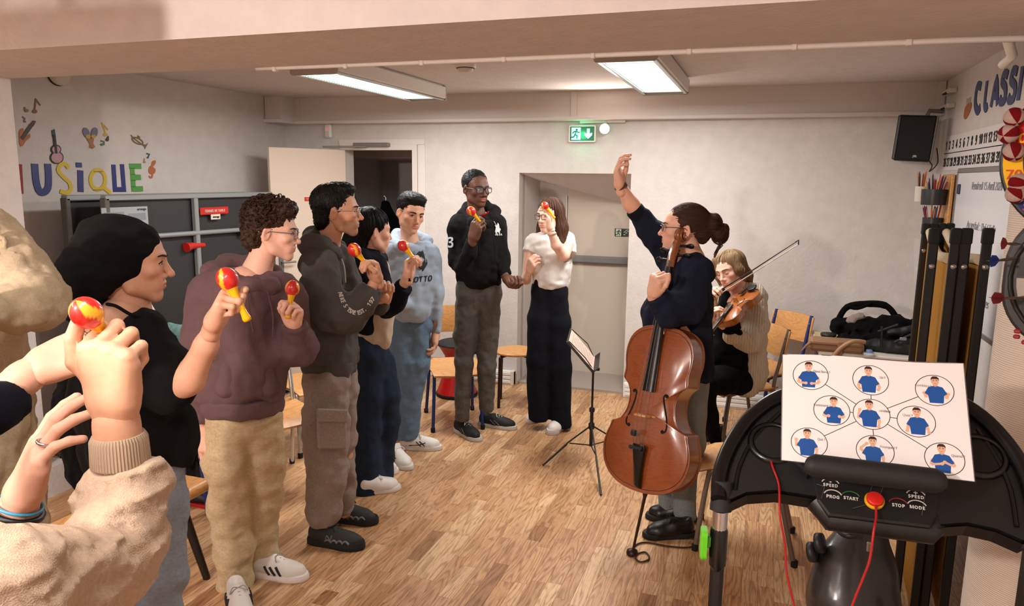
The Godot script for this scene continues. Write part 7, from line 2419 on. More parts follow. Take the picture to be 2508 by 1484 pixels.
	var TL := on_z(1916, 869, zb - 0.11)
	var TR := on_z(2362, 888, zb - 0.11)
	var t := thing("question_sheet", (BL + BR) / 2, "laminated white sheet with nine blue-shirted signing figures in ovals", "poster")
	var b := MB.new()
	var nn := (BR - BL).cross(TL - BL).normalized()
	for side in [0, 1]:
		var k0 := b.v.size()
		for r in 9:
			for c in 13:
				var u := c / 12.0
				var v := r / 8.0
				var p := BL.lerp(BR, u).lerp(TL.lerp(TR, u), v)
				p += nn * (0.012 * sin(u * PI * 1.6 + 0.4) * v + 0.004 * sin(u * 7.0) * v * v) - nn * 0.0012 * side
				b.add(p - t.position, nn if side == 0 else -nn, Vector2(u, 1.0 - v))
		for r in 8:
			for c in 12:
				var a := k0 + r * 13 + c
				if side == 0: b.i.append_array([a, a + 13, a + 14, a, a + 14, a + 1])
				else: b.i.append_array([a, a + 14, a + 13, a, a + 1, a + 14])
	put("sheet", b.mesh(), paper, t)
	var rim := []
	for q in [[0.0, 0.0], [0.25, 0.0], [0.5, 0.0], [0.75, 0.0], [1.0, 0.0], [1.0, 0.5], [1.0, 1.0], [0.75, 1.0], [0.5, 1.0], [0.25, 1.0], [0.0, 1.0], [0.0, 0.5]]:
		var u: float = q[0]
		var v: float = q[1]
		rim.append(BL.lerp(BR, u).lerp(TL.lerp(TR, u), v) + nn * (0.012 * sin(u * PI * 1.6 + 0.4) * v + 0.004 * sin(u * 7.0) * v * v) - t.position)
	put("laminate_edge", tube_mesh(rim, 0.0014, 4, true), mat(Color(0.35, 0.30, 0.32), 0.3), t)
	# the words beside the figures
	var xb := (BR - BL).normalized()
	var yb := (TL - BL)
	yb = (yb - xb * yb.dot(xb)).normalized()
	var tb := Basis(xb, yb, xb.cross(yb))
	var tk := mat(Color(0.35, 0.33, 0.33), 0.6)
	for q in [[282, 140, "Quoi faire ?"], [706, 150, "Où ?"], [985, 190, "Combien ?"], [285, 415, "Comment ?"], [705, 418, "Question"], [868, 436, "Quoi ?"], [278, 690, "Qui ?"], [728, 700, "Pourquoi ?"], [1172, 715, "Quand ?"]]:
		var u: float = q[0] / float(W)
		var v: float = 1.0 - q[1] / float(H)
		var p := BL.lerp(BR, u).lerp(TL.lerp(TR, u), v) + nn * (0.012 * sin(u * PI * 1.6 + 0.4) * v + 0.004 * sin(u * 7.0) * v * v + 0.0004)
		put("word", text_mesh(q[2], 0.0072, 0.0006), tk, t, p - t.position, tb)

func folded_beds():
	var tube := mat(Color(0.12, 0.11, 0.105), 0.42, 0.3)
	var cloth := fabric(Color(0.68, 0.48, 0.18))
	cloth.backlight_enabled = true
	cloth.backlight = Color(0.45, 0.28, 0.08)
	var cream := fabric(Color(0.80, 0.72, 0.60))
	var near := [2287, 2340, 2366, 2418]
	var far := [2264, 2284, 2304, 2324]
	for k in 2:
		var o := on_z(near[k * 2], 600, -3.05)
		o.y = 0
		var t := thing("folded_camp_bed", o, ["folded camp bed with ochre canvas on dark poles, nearer the table", "folded camp bed with ochre canvas on dark poles, right beside the column"][k], "camp bed", "folded camp beds")
		var feet := []
		for j in 4:
			var px: float = near[k * 2 + j] if j < 2 else far[k * 2 + j - 2]
			var z := -3.05 if j < 2 else -4.25
			var p := on_z(px, 590, z)
			var h := on_z(px, 556 if j > 1 else 572, z).y
			p = Vector3(p.x, 0, p.z) - o
			feet.append(p)
			put("pole", box_mesh(Vector3(0.032, h - 0.02, 0.024), 0.006), tube, t, p + Vector3(0, (h - 0.02) / 2 + 0.01, 0))
			put("end_cap", box_mesh(Vector3(0.037, 0.06, 0.030), 0.006), M.rubber, t, p + Vector3(0, h - 0.01, 0))
			put("foot_cap", box_mesh(Vector3(0.037, 0.04, 0.030), 0.006), M.rubber, t, p + Vector3(0, 0.02, 0))
			put("rivet", lathe_mesh([Vector2(0.001, 0), Vector2(0.011, 0), Vector2(0.010, 0.004), Vector2(0.004, 0.007)], 12), M.chrome, t, p + Vector3(0, h - 0.12, 0.013), Basis(Vector3.RIGHT, PI / 2))
		var a: Vector3 = feet[1] + Vector3(-0.012, 0, -0.016)
		var d: Vector3 = feet[2] + Vector3(0.02, 0, 0) - a
		var h0 := 1.62
		var f := MB.new()
		var rings := []
		for j in 9:
			var u := j / 8.0
			var sag := -0.012 * sin(u * PI) + 0.004 * sin(u * 17.0)
			var ring := []
			for y in [0.12, 0.6, 1.1, h0 - 0.10]: ring.append(a + d * u + Vector3(0.002 + sag, y - 0.02 * sin(u * PI), 0))
			for y in [h0 - 0.10, 1.1, 0.6, 0.12]: ring.append(a + d * u + Vector3(-0.002 + sag, y - 0.02 * sin(u * PI), 0))
			rings.append(ring)
		f.loft(rings)
		put("canvas", f.mesh(), cloth, t)
		put("canvas_roll", tube_mesh(smooth_path([a + Vector3(0, h0 - 0.09, 0), a + d * 0.5 + Vector3(0, h0 - 0.12, 0), a + d + Vector3(0, h0 - 0.06, 0)], 4), 0.02, 10), cream, t)
		put("hinge", box_mesh(Vector3(0.06, 0.07, 0.03), 0.006), M.black, t, (feet[0] + feet[1]) / 2 + Vector3(0.03, 0.95, 0.0))

func bags():
	var bk := fabric(Color(0.024, 0.023, 0.024))
	var Zt := -5.42
	var P := func(x: float, y: float, z := 0.0) -> Vector3: return on_z(x, y, Zt + z)
	var b1 := thing("black_bag", Vector3(0.72, 0.714, Zt), "large open black bag with straps lying on the table", "bag")
	var o: Vector3 = b1.position
	sdf_part(b1, "body", [[[P.call(2060, 800) - o, 0.07], [P.call(2120, 812, 0.03) - o, 0.085], [P.call(2190, 805, 0.05) - o, 0.085], [P.call(2235, 812, 0.05) - o, 0.07]], [[P.call(2070, 840, 0.15) - o, 0.06], [P.call(2220, 840, 0.15) - o, 0.06]]], bk, 0.012, 0.05, {"fold": 0.025, "fscale": Vector3(12, 12, 12), "ground": 0.002})
	put("strap", tube_mesh(smooth_path([P.call(2050, 790) - o, P.call(2075, 752) - o, P.call(2130, 744) - o, P.call(2175, 752) - o, P.call(2205, 795) - o], 5), [0.02, 0.02, 0.02, 0.02, 0.02, 0.022, 0.022, 0.022, 0.022, 0.022, 0.024, 0.024, 0.024, 0.024, 0.024, 0.02, 0.02, 0.02, 0.02, 0.02, 0.02], 8), bk, b1)
	put("strap", tube_mesh(smooth_path([P.call(2075, 750, 0.02) - o, P.call(2100, 755, 0.02) - o, P.call(2135, 742, 0.02) - o], 4), 0.012, 6), bk, b1)
	sdf_part(b1, "lining", [[[P.call(2085, 785, 0.04) - o, 0.03], [P.call(2105, 778, 0.05) - o, 0.035]]], fabric(Color(0.55, 0.50, 0.46)), 0.01, 0.02, {"fold": 0.012, "fscale": Vector3(25, 25, 25)})
	var b2 := thing("camera_bag", Vector3(0.85, 0.714, Zt + 0.22), "open black case with padded dividers beside the camp beds", "bag")
	o = b2.position
	sdf_part(b2, "body", [[[P.call(2160, 850, 0.2) - o, 0.05], [P.call(2235, 850, 0.22) - o, 0.055]], [[P.call(2180, 815, 0.2) - o, 0.025], [P.call(2240, 805, 0.2) - o, 0.025]], [[P.call(2080, 850, 0.2) - o, 0.04], [P.call(2160, 845, 0.2) - o, 0.04]]], mat(Color(0.03, 0.03, 0.032), 0.6), 0.011, 0.02, {"fold": 0.012, "fscale": Vector3(14, 14, 14), "ground": 0.002})
	for q in [[2160, 800, 2158, 850], [2150, 812, 2200, 795], [2190, 838, 2240, 815]]:
		put("strap", tube_mesh([P.call(q[0], q[1], 0.27) - o, P.call(q[2], q[3], 0.27) - o], 0.008, 6), M.plastic, b2)
	put("buckle", box_mesh(Vector3(0.04, 0.02, 0.01), 0.004), mat(Color(0.5, 0.5, 0.52), 0.3), b2, P.call(2212, 830, 0.28) - o)
	# beige handbag
	var hz := Zt + 0.36
	var hb := thing("handbag", Vector3(0.50, 0.714, hz), "beige leather handbag with flap and shoulder strap on the table edge", "handbag")
	var lea := mat(Color(0.55, 0.41, 0.30), 0.5)
	var hc := on_z(2048, 866, hz)
	var W := on_z(2122, 866, hz).x - on_z(1985, 866, hz).x
	var top := on_z(2048, 838, hz).y
	put("body", box_mesh(Vector3(W, top - 0.714, 0.13), 0.02), lea, hb, Vector3(hc.x, (top + 0.714) / 2, hz - 0.07) - hb.position)
	put("flap", box_mesh(Vector3(W * 0.96, 0.035, 0.145), 0.012), lea, hb, Vector3(hc.x, top - 0.012, hz - 0.068) - hb.position)
	put("loop", box_mesh(Vector3(0.03, 0.09, 0.008), 0.003), lea, hb, Vector3(hc.x + 0.02, top - 0.04, hz + 0.008) - hb.position)
	var stp := []
	for q in [[2118, 838, 0.0], [2090, 836, 0.03], [2060, 852, 0.03], [2035, 880, 0.03]]: stp.append(on_z(q[0], q[1], hz + q[2]) - hb.position)
	put("shoulder_strap", tube_mesh(smooth_path(stp, 5), 0.014, 8), mat(Color(0.62, 0.47, 0.34), 0.5), hb)
	var tas := []
	for q in [[1986, 838], [1975, 846], [1962, 860]]: tas.append(on_z(q[0], q[1], hz) - hb.position)
	put("knotted_end", tube_mesh(tas, [0.012, 0.008, 0.004], 6), lea, hb)
	# cream card, dark cup, bottle
	var cd := thing("cream_card", on_z(2025, 828, Zt + 0.05), "cream folded card standing behind the dark cup", "card")
	put("panel", box_mesh(Vector3(0.17, 0.13, 0.004)), mat(Color(0.83, 0.77, 0.60), 0.7), cd, Vector3(0, -0.03, 0), Basis(Vector3(0, 0, 1), -0.08))
	var cu := thing("travel_cup", Vector3(on_z(2028, 830, Zt + 0.15).x, 0.714, Zt + 0.15), "dark lidded travel cup between card and handbag", "cup")
	put("cup_body", lathe_mesh([Vector2(0.038, 0), Vector2(0.045, 0.07)], 24), mat(Color(0.05, 0.045, 0.045), 0.5), cu)
	put("lid", lathe_mesh([Vector2(0.048, 0.068), Vector2(0.05, 0.075), Vector2(0.05, 0.085), Vector2(0.042, 0.09), Vector2(0.001, 0.09)], 24), M.black, cu)
	var bo := thing("water_bottle", Vector3(on_z(2128, 868, Zt + 0.36).x, 0.714, Zt + 0.36), "small clear water bottle with pale blue cap", "bottle")
	var yt := on_z(2128, 856, Zt + 0.36).y - 0.714
	put("bottle_body", lathe_mesh([Vector2(0.03, 0), Vector2(0.032, 0.01), Vector2(0.032, maxf(yt - 0.07, 0.02)), Vector2(0.013, yt - 0.02)], 20), mat(Color(0.75, 0.78, 0.8), 0.1), bo)
	put("cap", lathe_mesh([Vector2(0.019, yt - 0.022), Vector2(0.019, yt - 0.002), Vector2(0.015, yt), Vector2(0.001, yt)], 20), mat(Color(0.45, 0.55, 0.75), 0.45), bo)

func right_wall():
	var n := Vector3(-1, 0, 0)
	var o := Vector3(XR, 1.9, -5.0)
	# cut-out letters
	var lt := mat(Color(0.21, 0.25, 0.40), 0.6)
	var dots := mat(Color(0.32, 0.38, 0.55), 0.6)
	for q in [["C", [[[2404, 212], [2396, 210], [2391, 232], [2390, 258], [2396, 272], [2402, 262]]], 0.05], ["L", [[[2419, 198], [2413, 252], [2416, 266], [2420, 258]]], 0.045], ["A", [[[2428, 262], [2442, 196], [2444, 256]], [[2434, 235], [2443, 235]]], 0.042], ["S", [[[2470, 184], [2462, 180], [2456, 200], [2464, 216], [2462, 244], [2453, 250], [2450, 240]]], 0.045], ["S again", [[[2493, 176], [2484, 172], [2478, 196], [2488, 212], [2484, 240], [2474, 246], [2471, 236]]], 0.045], ["I", [[[2507, 162], [2495, 246]]], 0.045]]:
		var t := thing("wall_letter", o, ("dark blue paper letter %s of the word on the wall by the ceiling" % q[0]) if q[0] != "S again" else "second dark blue paper letter S, just before the letter I", "letter", "dark blue letters on the wall")
		var mb := MB.new()
		for st in q[1]: stroke_px(mb, st, q[2], o, n, 0.004, true)
		put("cutout", mb.mesh(), lt, t, -o)
	used["wall_letter"] = used.get("wall_letter", 0)
	var bw := thing("ornament", o, "orange paper basket cutout before the dark blue letters", "wall decoration")
	var mb2 := MB.new()
	shape_px(mb2, [[2362, 285], [2366, 262], [2378, 250], [2380, 262], [2374, 280], [2366, 292]], o, n, 0.004, 0.0, true)
	put("basket", mb2.mesh(), mat(Color(0.62, 0.38, 0.18), 0.7), bw, -o)
	var mb3 := MB.new()
	for k in 4: stroke_px(mb3, [[2368 + k * 3, 258 - k], [2369 + k * 3.2, 242 - k * 1.5]], 0.012, o, n, 0.003)
	put("loaves", mb3.mesh(), mat(Color(0.75, 0.72, 0.66), 0.7), bw, -o)
	# number strips
	for row in 2:
		var y := 2.055 if row == 0 else 1.945
		var z0 := -5.76
		var z1 := -4.2
		var t := thing("number_strip", Vector3(XR - 0.004, y, (z0 + z1) / 2), "upper white strip with the numbers 1 to 14" if row == 0 else "lower white strip with the numbers 26 to 39", "number chart", "")
		put("strip", box_mesh(Vector3(0.003, 0.115, z1 - z0)), mat(Color(0.84, 0.82, 0.81), 0.6), t)
		for k in 14:
			var num := str(k + 1) if row == 0 else str(k + 26)
			put("numeral", text_mesh(num, 0.078, 0.002, true), M.black, t, Vector3(-0.003, -0.004, z0 + 0.05 + k * 0.094 - (z0 + z1) / 2), Basis(Vector3(0, 0, 1), Vector3.UP, Vector3(-1, 0, 0)) * Basis.from_scale(Vector3(0.85, 1, 1)))
	# whiteboard with handwriting and magnets
	var wb := thing("whiteboard", Vector3(XR - 0.01, 1.45, -4.62), "framed whiteboard with faint handwriting behind the folded camp beds", "whiteboard")
	put("panel", box_mesh(Vector3(0.012, 0.86, 1.24)), mat(Color(0.86, 0.86, 0.87), 0.25), wb)
	for q in [[0.43, 0.0, 0.03, 1.28], [-0.43, 0.0, 0.03, 1.28]]: put("frame", box_mesh(Vector3(0.02, q[2], q[3]), 0.004), M.grey_metal, wb, Vector3(0, q[0], 0))
	for z in [-0.63, 0.63]: put("frame", box_mesh(Vector3(0.02, 0.86, 0.03), 0.004), M.grey_metal, wb, Vector3(0, 0, z))
	var hand_b := Basis(Vector3(0, 0, 1), Vector3(0, 1, 0.25), Vector3(-1, 0, 0)) * Basis.from_scale(Vector3(0.95, 0.9, 1))
	for q in [["Vendredi 15 Avril 2026", 0.34, 0.02, 0.062], ["Au verbal : Thé / Tulle", 0.12, 0.0, 0.062], ["De tissu", -0.06, -0.22, 0.062], ["Les activités complètes", -0.26, 0.02, 0.062]]:
		put("handwriting", text_mesh(q[0], q[3], 0.001), mat(Color(0.50, 0.50, 0.53), 0.7), wb, Vector3(-0.0075, q[1], q[2]), hand_b)
	for q in [[0.32, -0.55, Color(0.10, 0.13, 0.25)], [0.0, -0.585, Color(0.45, 0.40, 0.42)]]: put("magnet", box_mesh(Vector3(0.014, 0.06 if q[0] > 0.1 else 0.15, 0.035), 0.005), mat(q[2], 0.4), wb, Vector3(-0.012, q[0], q[1]))
	# pegboard with pencil pots
	var pg := thing("pegboard", Vector3(XR - 0.02, 1.68, -5.48), "plywood board with pencil pots in the corner by the speaker", "pegboard")
	put("board", box_mesh(Vector3(0.02, 0.36, 0.26), 0.004), M.ply, pg)
	var pots := [[on_z(2303, 483, -5.42), 0.075, "wide dark grey pot full of coloured pencils on the board"], [on_z(2256, 475, -5.62), 0.04, "small white and grey pot of pencils nearest the corner"], [on_z(2283, 552, -5.46), 0.06, "pot of coloured pencils under the wide grey one"]]
	var rng := RandomNumberGenerator.new()
	rng.seed = 8
	var pc := [Color(0.75, 0.55, 0.15), Color(0.45, 0.12, 0.3), Color(0.8, 0.35, 0.1), Color(0.15, 0.2, 0.45), Color(0.6, 0.1, 0.1), Color(0.7, 0.55, 0.4), Color(0.2, 0.12, 0.08)]
	for q in pots:
		var p: Vector3 = q[0]
		p.x = minf(p.x, XR - 0.03 - q[1])
		var t := thing("pencil_pot", p - Vector3(0, 0.05, 0), q[2], "pencil pot", "pencil pots")
		var b := MB.new()
		b.lathe([Vector2(q[1] * 0.95, 0), Vector2(q[1], 0.1), Vector2(q[1] * 0.93, 0.1), Vector2(q[1] * 0.9, 0.02)], 24)
		put("pot", b.mesh(), mat(Color(0.11, 0.11, 0.115), 0.4) if q[1] > 0.05 else M.offwhite, t)
		put("bracket", box_mesh(Vector3(XR - 0.01 - p.x, 0.03, 0.02), 0.004), M.grey_metal, t, Vector3((XR - 0.01 - p.x) / 2, 0.04, 0))
		for k in (20 if q[1] > 0.05 else 8):
			var a := rng.randf() * TAU
			var r: float = sqrt(rng.randf()) * q[1] * 0.8
			var f := Vector3(cos(a) * r * 0.6, 0.02, sin(a) * r * 0.6)
			var g := Vector3(cos(a) * r * 1.35, rng.randf_range(0.13, 0.19), sin(a) * r * 1.35)
			var pm := MB.new()
			pm.tube([f, g, g + (g - f).normalized() * 0.014], [0.0042, 0.0042, 0.0008], 6)
			put("pencil", pm.mesh(), mat(pc[k % 7], 0.5), t)
	# speaker on a bracket
	var sp := thing("loudspeaker", Vector3(0.93, 2.10, -5.72), "black loudspeaker on a bracket in the corner under the duct", "loudspeaker")
	sp.basis = Basis(Vector3.UP, -0.18) * Basis(Vector3(0, 0, 1), -0.06)
	put("cabinet", box_mesh(Vector3(0.23, 0.30, 0.18), 0.012), mat(Color(0.03, 0.03, 0.03), 0.6), sp)
	put("grille", box_mesh(Vector3(0.20, 0.28, 0.012), 0.008), mat(Color(0.012, 0.012, 0.012), 0.8), sp, Vector3(0.008, 0, 0.093))
	put("side_trim", box_mesh(Vector3(0.012, 0.29, 0.03), 0.004), mat(Color(0.35, 0.34, 0.33), 0.3, 0.5), sp, Vector3(0.115, 0, 0.085))
	put("side_trim", box_mesh(Vector3(0.02, 0.29, 0.03), 0.004), mat(Color(0.12, 0.12, 0.12), 0.3, 0.5), sp, Vector3(-0.107, 0, 0.085))
	put("maker_plate", text_mesh("JBL", 0.018, 0.002, true), mat(Color(0.8, 0.8, 0.8), 0.4), sp, Vector3(0.02, -0.118, 0.1))
	put("bracket", tube_mesh([Vector3(0.05, 0.15, -0.02), Vector3(0.06, 0.19, -0.03), Vector3(0.14, 0.19, -0.08)], 0.014, 8), M.grey_metal, sp)
	put("cable", tube_mesh(smooth_path([Vector3(0.09, -0.12, -0.08), Vector3(0.13, -0.17, -0.06), Vector3(0.12, -0.21, -0.08), Vector3(0.16, -0.15, -0.1), Vector3(0.14, -0.05, -0.12)], 5), 0.004, 6), mat(Color(0.25, 0.12, 0.09), 0.6), sp)
	# two slim vents
	for q in [[2336, 224, "upper slim white vent on the wall by the corner"], [2331, 261, "lower slim white vent on the wall by the corner"]]:
		var p := on_x(q[0], q[1], XR)
		var v := thing("wall_vent", p, q[2], "vent", "slim wall vents")
		put("vent_body", box_mesh(Vector3(0.05, 0.03, 0.22), 0.006), M.offwhite, v, Vector3(-0.024, 0, 0))
		put("vent_slot", box_mesh(Vector3(0.02, 0.012, 0.10), 0.003), M.black, v, Vector3(-0.044, -0.010, -0.02))
	var bk := thing("acrylic_holder", on_z(2246, 640, -5.5), "clear plastic leaflet holder on the wall beside the camp beds", "holder")
	var gl := mat(Color(0.85, 0.85, 0.83, 0.25), 0.1)
	gl.transparency = BaseMaterial3D.TRANSPARENCY_ALPHA
	put("pane", box_mesh(Vector3(0.004, 0.3, 0.2)), gl, bk, Vector3(0, 0, 0), Basis(Vector3(0, 0, 1), 0.1))
	put("wall_arm", box_mesh(Vector3(0.24, 0.02, 0.02)), M.offwhite, bk, Vector3(0.12, -0.05, 0))

func dart_boards():
	var n := Vector3(-0.36, 0, 0.93).normalized()
	var col := Vector3(0.885, 0, -2.53)
	var front := col + n * 0.215
	# soft ball target
	var c := front + Vector3(0.10, 1.855, 0.03)
	c = hit(2695, 382, front, n)
	var t := thing("ball_target", c, "round red yellow and blue cloth target with stuck balls on the column", "target")
	t.basis = plane_basis(n)
	var R := 0.215
	put("backing", lathe_mesh([Vector2(0.001, -0.012), Vector2(R, -0.012), Vector2(R + 0.006, -0.004), Vector2(R, 0.004), Vector2(0.001, 0.004)], 60), M.black, t, Vector3.ZERO, Basis(Vector3.RIGHT, PI / 2))
	var cols := [Color(0.80, 0.12, 0.14), Color(0.93, 0.72, 0.12), Color(0.14, 0.20, 0.42)]
	for ring in 3:
		var r0: float = [0.05, 0.11, 0.165][ring]
		var r1: float = [0.11, 0.165, 0.211][ring]
		for k in 12:
			var poly := PackedVector2Array()
			for j in 6: poly.append(Vector2(cos(TAU * (k + j / 5.0) / 12), sin(TAU * (k + j / 5.0) / 12)) * r1)
			for j in 6: poly.append(Vector2(cos(TAU * (k + 1 - j / 5.0) / 12), sin(TAU * (k + 1 - j / 5.0) / 12)) * r0)
			var b := MB.new()
			b.slab(poly, 0.002, Transform3D(Basis.IDENTITY, Vector3(0, 0, 0.004)))
			put("field", b.mesh(), mat(cols[(k + ring * 2) % 3], 0.85), t)
	for k in 12:
		var a := TAU * (k + 0.5) / 12
		put("field_number", text_mesh(["70", "50", "100", "20", "80", "10"][k % 6], 0.036, 0.002, true), mat(cols[(k + 2) % 3] if k % 3 else Color(0.8, 0.3, 0.12), 0.7), t, Vector3(cos(a), sin(a), 0) * 0.188 + Vector3(0, 0, 0.007))
	var red := fabric(Color(0.45, 0.06, 0.09))
	var pale := fabric(Color(0.72, 0.62, 0.58))
	for q in [[2484, 287, "highest dark red and beige cloth ball on the round target"], [2470, 328, "cloth ball overhanging the rim just under the highest one"], [2482, 372, "third cloth ball down, lowest of the upper three"], [2496, 448, "upper of the two cloth balls touching low on the target"], [2488, 475, "lowest dark red and beige cloth ball on the round target"]]:
		var p := hit(q[0], q[1], c + n * 0.03, n)
		var bl := thing("soft_ball", p, q[2], "ball", "cloth balls on the target")
		for k in 6:
			var seg := MB.new()
			var rings := []
			for j in 9:
				var w := PI * j / 8.0
				var ring := []
				for m in 5:
					var a := TAU * (k + m / 4.0) / 6
					ring.append(Vector3(sin(w) * cos(a), cos(w), sin(w) * sin(a)) * 0.026)
				rings.append(ring)
			seg.loft(rings, false, false)
			put("gore", seg.mesh(), red if k % 2 else pale, bl)
		bl.basis = Basis(Vector3(0, 0, 1), q[0] * 0.1) * Basis(Vector3.RIGHT, 0.8)
	# electronic dartboard below
	var e := hit(2705, 692, front + n * 0.03, n)
	var d := thing("dartboard", e, "grey electronic dartboard with black and white wedges hung on the column", "dartboard")
	d.basis = plane_basis(n)
	put("housing", slab_mesh(round_rect(0.44, 0.40, 0.17, 10), 0.04, 0.008), mat(Color(0.17, 0.155, 0.15), 0.5), d, Vector3(0, 0, -0.02))
	put("rim", tube_mesh(ellipse_pts(0.202, 0.19, 40).map(func(v): return Vector3(v.x, v.y, 0.026)), 0.006, 6, true), M.black, d)
	for ring in 3:
		var r0: float = [0.03, 0.09, 0.15][ring]
		var r1: float = [0.088, 0.146, 0.187][ring]
		for k in 20:
			var poly := PackedVector2Array()
			for j in 3: poly.append(Vector2(cos(TAU * (k + 0.06 + j * 0.44) / 20), sin(TAU * (k + 0.06 + j * 0.44) / 20)) * r1)
			for j in 3: poly.append(Vector2(cos(TAU * (k + 0.94 - j * 0.44) / 20), sin(TAU * (k + 0.94 - j * 0.44) / 20)) * r0)
			var b := MB.new()
			b.slab(poly, 0.004, Transform3D(Basis.IDENTITY, Vector3(0, 0, 0.02)))
			var cc := Color(0.04, 0.04, 0.045) if (k + ring) % 2 else (Color(0.62, 0.58, 0.54) if ring != 1 else Color(0.25, 0.35, 0.5))
			put("wedge", b.mesh(), mat(cc, 0.5), d)
	for q in [[-0.17, -0.165], [-0.15, -0.178], [-0.17, -0.15]]: put("button", box_mesh(Vector3(0.016, 0.012, 0.008), 0.003), mat(Color(0.55, 0.10, 0.10), 0.5), d, Vector3(q[0], q[1], 0.022))
	for q in [[2470, 632, 2425, 640, Color(0.10, 0.20, 0.50), "dart with blue and red flight in the upper rim of the dartboard"], [2500, 730, 2430, 730, Color(0.45, 0.05, 0.08), "dart with dark red flight in the lower wedges of the dartboard"], [2475, 598, 2452, 596, Color(0.55, 0.06, 0.08), "short dart with red flight above the others"]]:
		var a := hit(q[0] + 25, q[1], e + n * 0.03, n)
		var tip := a
		var tail := hit(q[2], q[3], e + n * 0.16, n)
		var dt := thing("dart", tip, q[5], "dart", "darts in the dartboard")
		var dv := tail - tip
		put("barrel", tube_mesh([Vector3.ZERO, dv * 0.25, dv * 0.55, dv * 0.7], [0.001, 0.004, 0.004, 0.0025], 8), mat(Color(0.45, 0.36, 0.28), 0.35, 0.6), dt)
		for k in 2:
			var fm := MB.new()
			var up := Vector3.UP.rotated(dv.normalized(), k * PI / 2)
			var sd := dv.normalized()
			var s := dv * 0.66
			fm.loft([[s, s + sd * 0.001], [s + sd * 0.02 + up * 0.014, s + sd * 0.02 - up * 0.014], [s + dv * 0.3 + up * 0.016, s + dv * 0.3 - up * 0.016], [s + dv * 0.36 + up * 0.004, s + dv * 0.36 - up * 0.004]], false, false)
			put("flight", fm.mesh(), mat(q[4], 0.5), dt)

func cello_case():
	var p0 := on_y(2000, 1500, 0.05)
	var g := mat(Color(0.055, 0.03, 0.022), 0.2)
	g.clearcoat_enabled = true
	var C := Vector3(0.33, 0, -2.55)
	var t := thing("instrument_case", C, "glossy dark brown cello case lying behind the treadmill", "instrument case")
	var D := 2.65
	var q := func(x: float, y: float, dd: float) -> Vector3: return at_dist(x, y, D + dd) - C
	sdf_part(t, "shell", [[[q.call(2090, 1318, 0.10), 0.06], [q.call(2072, 1390, 0.05), 0.085], [q.call(2062, 1470, 0.0), 0.10], [q.call(2065, 1600, 0.0), 0.10]], [[q.call(2130, 1320, 0.15), 0.06], [q.call(2125, 1400, 0.12), 0.08], [q.call(2125, 1480, 0.12), 0.09], [q.call(2125, 1600, 0.1), 0.09]]], g, 0.012, 0.08, {})
	for w in [[2008, 1330], [1990, 1352]]:
		put("wheel", lathe_mesh([Vector2(0.012, -0.014), Vector2(0.034, -0.012), Vector2(0.036, 0), Vector2(0.034, 0.012), Vector2(0.012, 0.014)], 20), mat(Color(0.10, 0.10, 0.11), 0.5), t, q.call(w[0], w[1], 0.0), along(CB.x + Vector3(0, 0.3, 0.6)))
	put("axle_arm", tube_mesh([q.call(2012, 1335, 0.02), q.call(2040, 1360, 0.05)], 0.012, 8), M.grey_metal, t)
	put("handle", tube_mesh(smooth_path([q.call(2055, 1300, -0.02), q.call(2075, 1312, -0.08), q.call(2110, 1310, -0.06)], 5), 0.01, 8), M.black, t)
	put("latch", box_mesh(Vector3(0.02, 0.035, 0.015), 0.004), M.chrome, t, q.call(2130, 1340, -0.02))

# ---------- the left side: paper word on the wall, folded table, small things ----------
func build_left_side():
	wall_word()
	tennis_table()
	small_left()

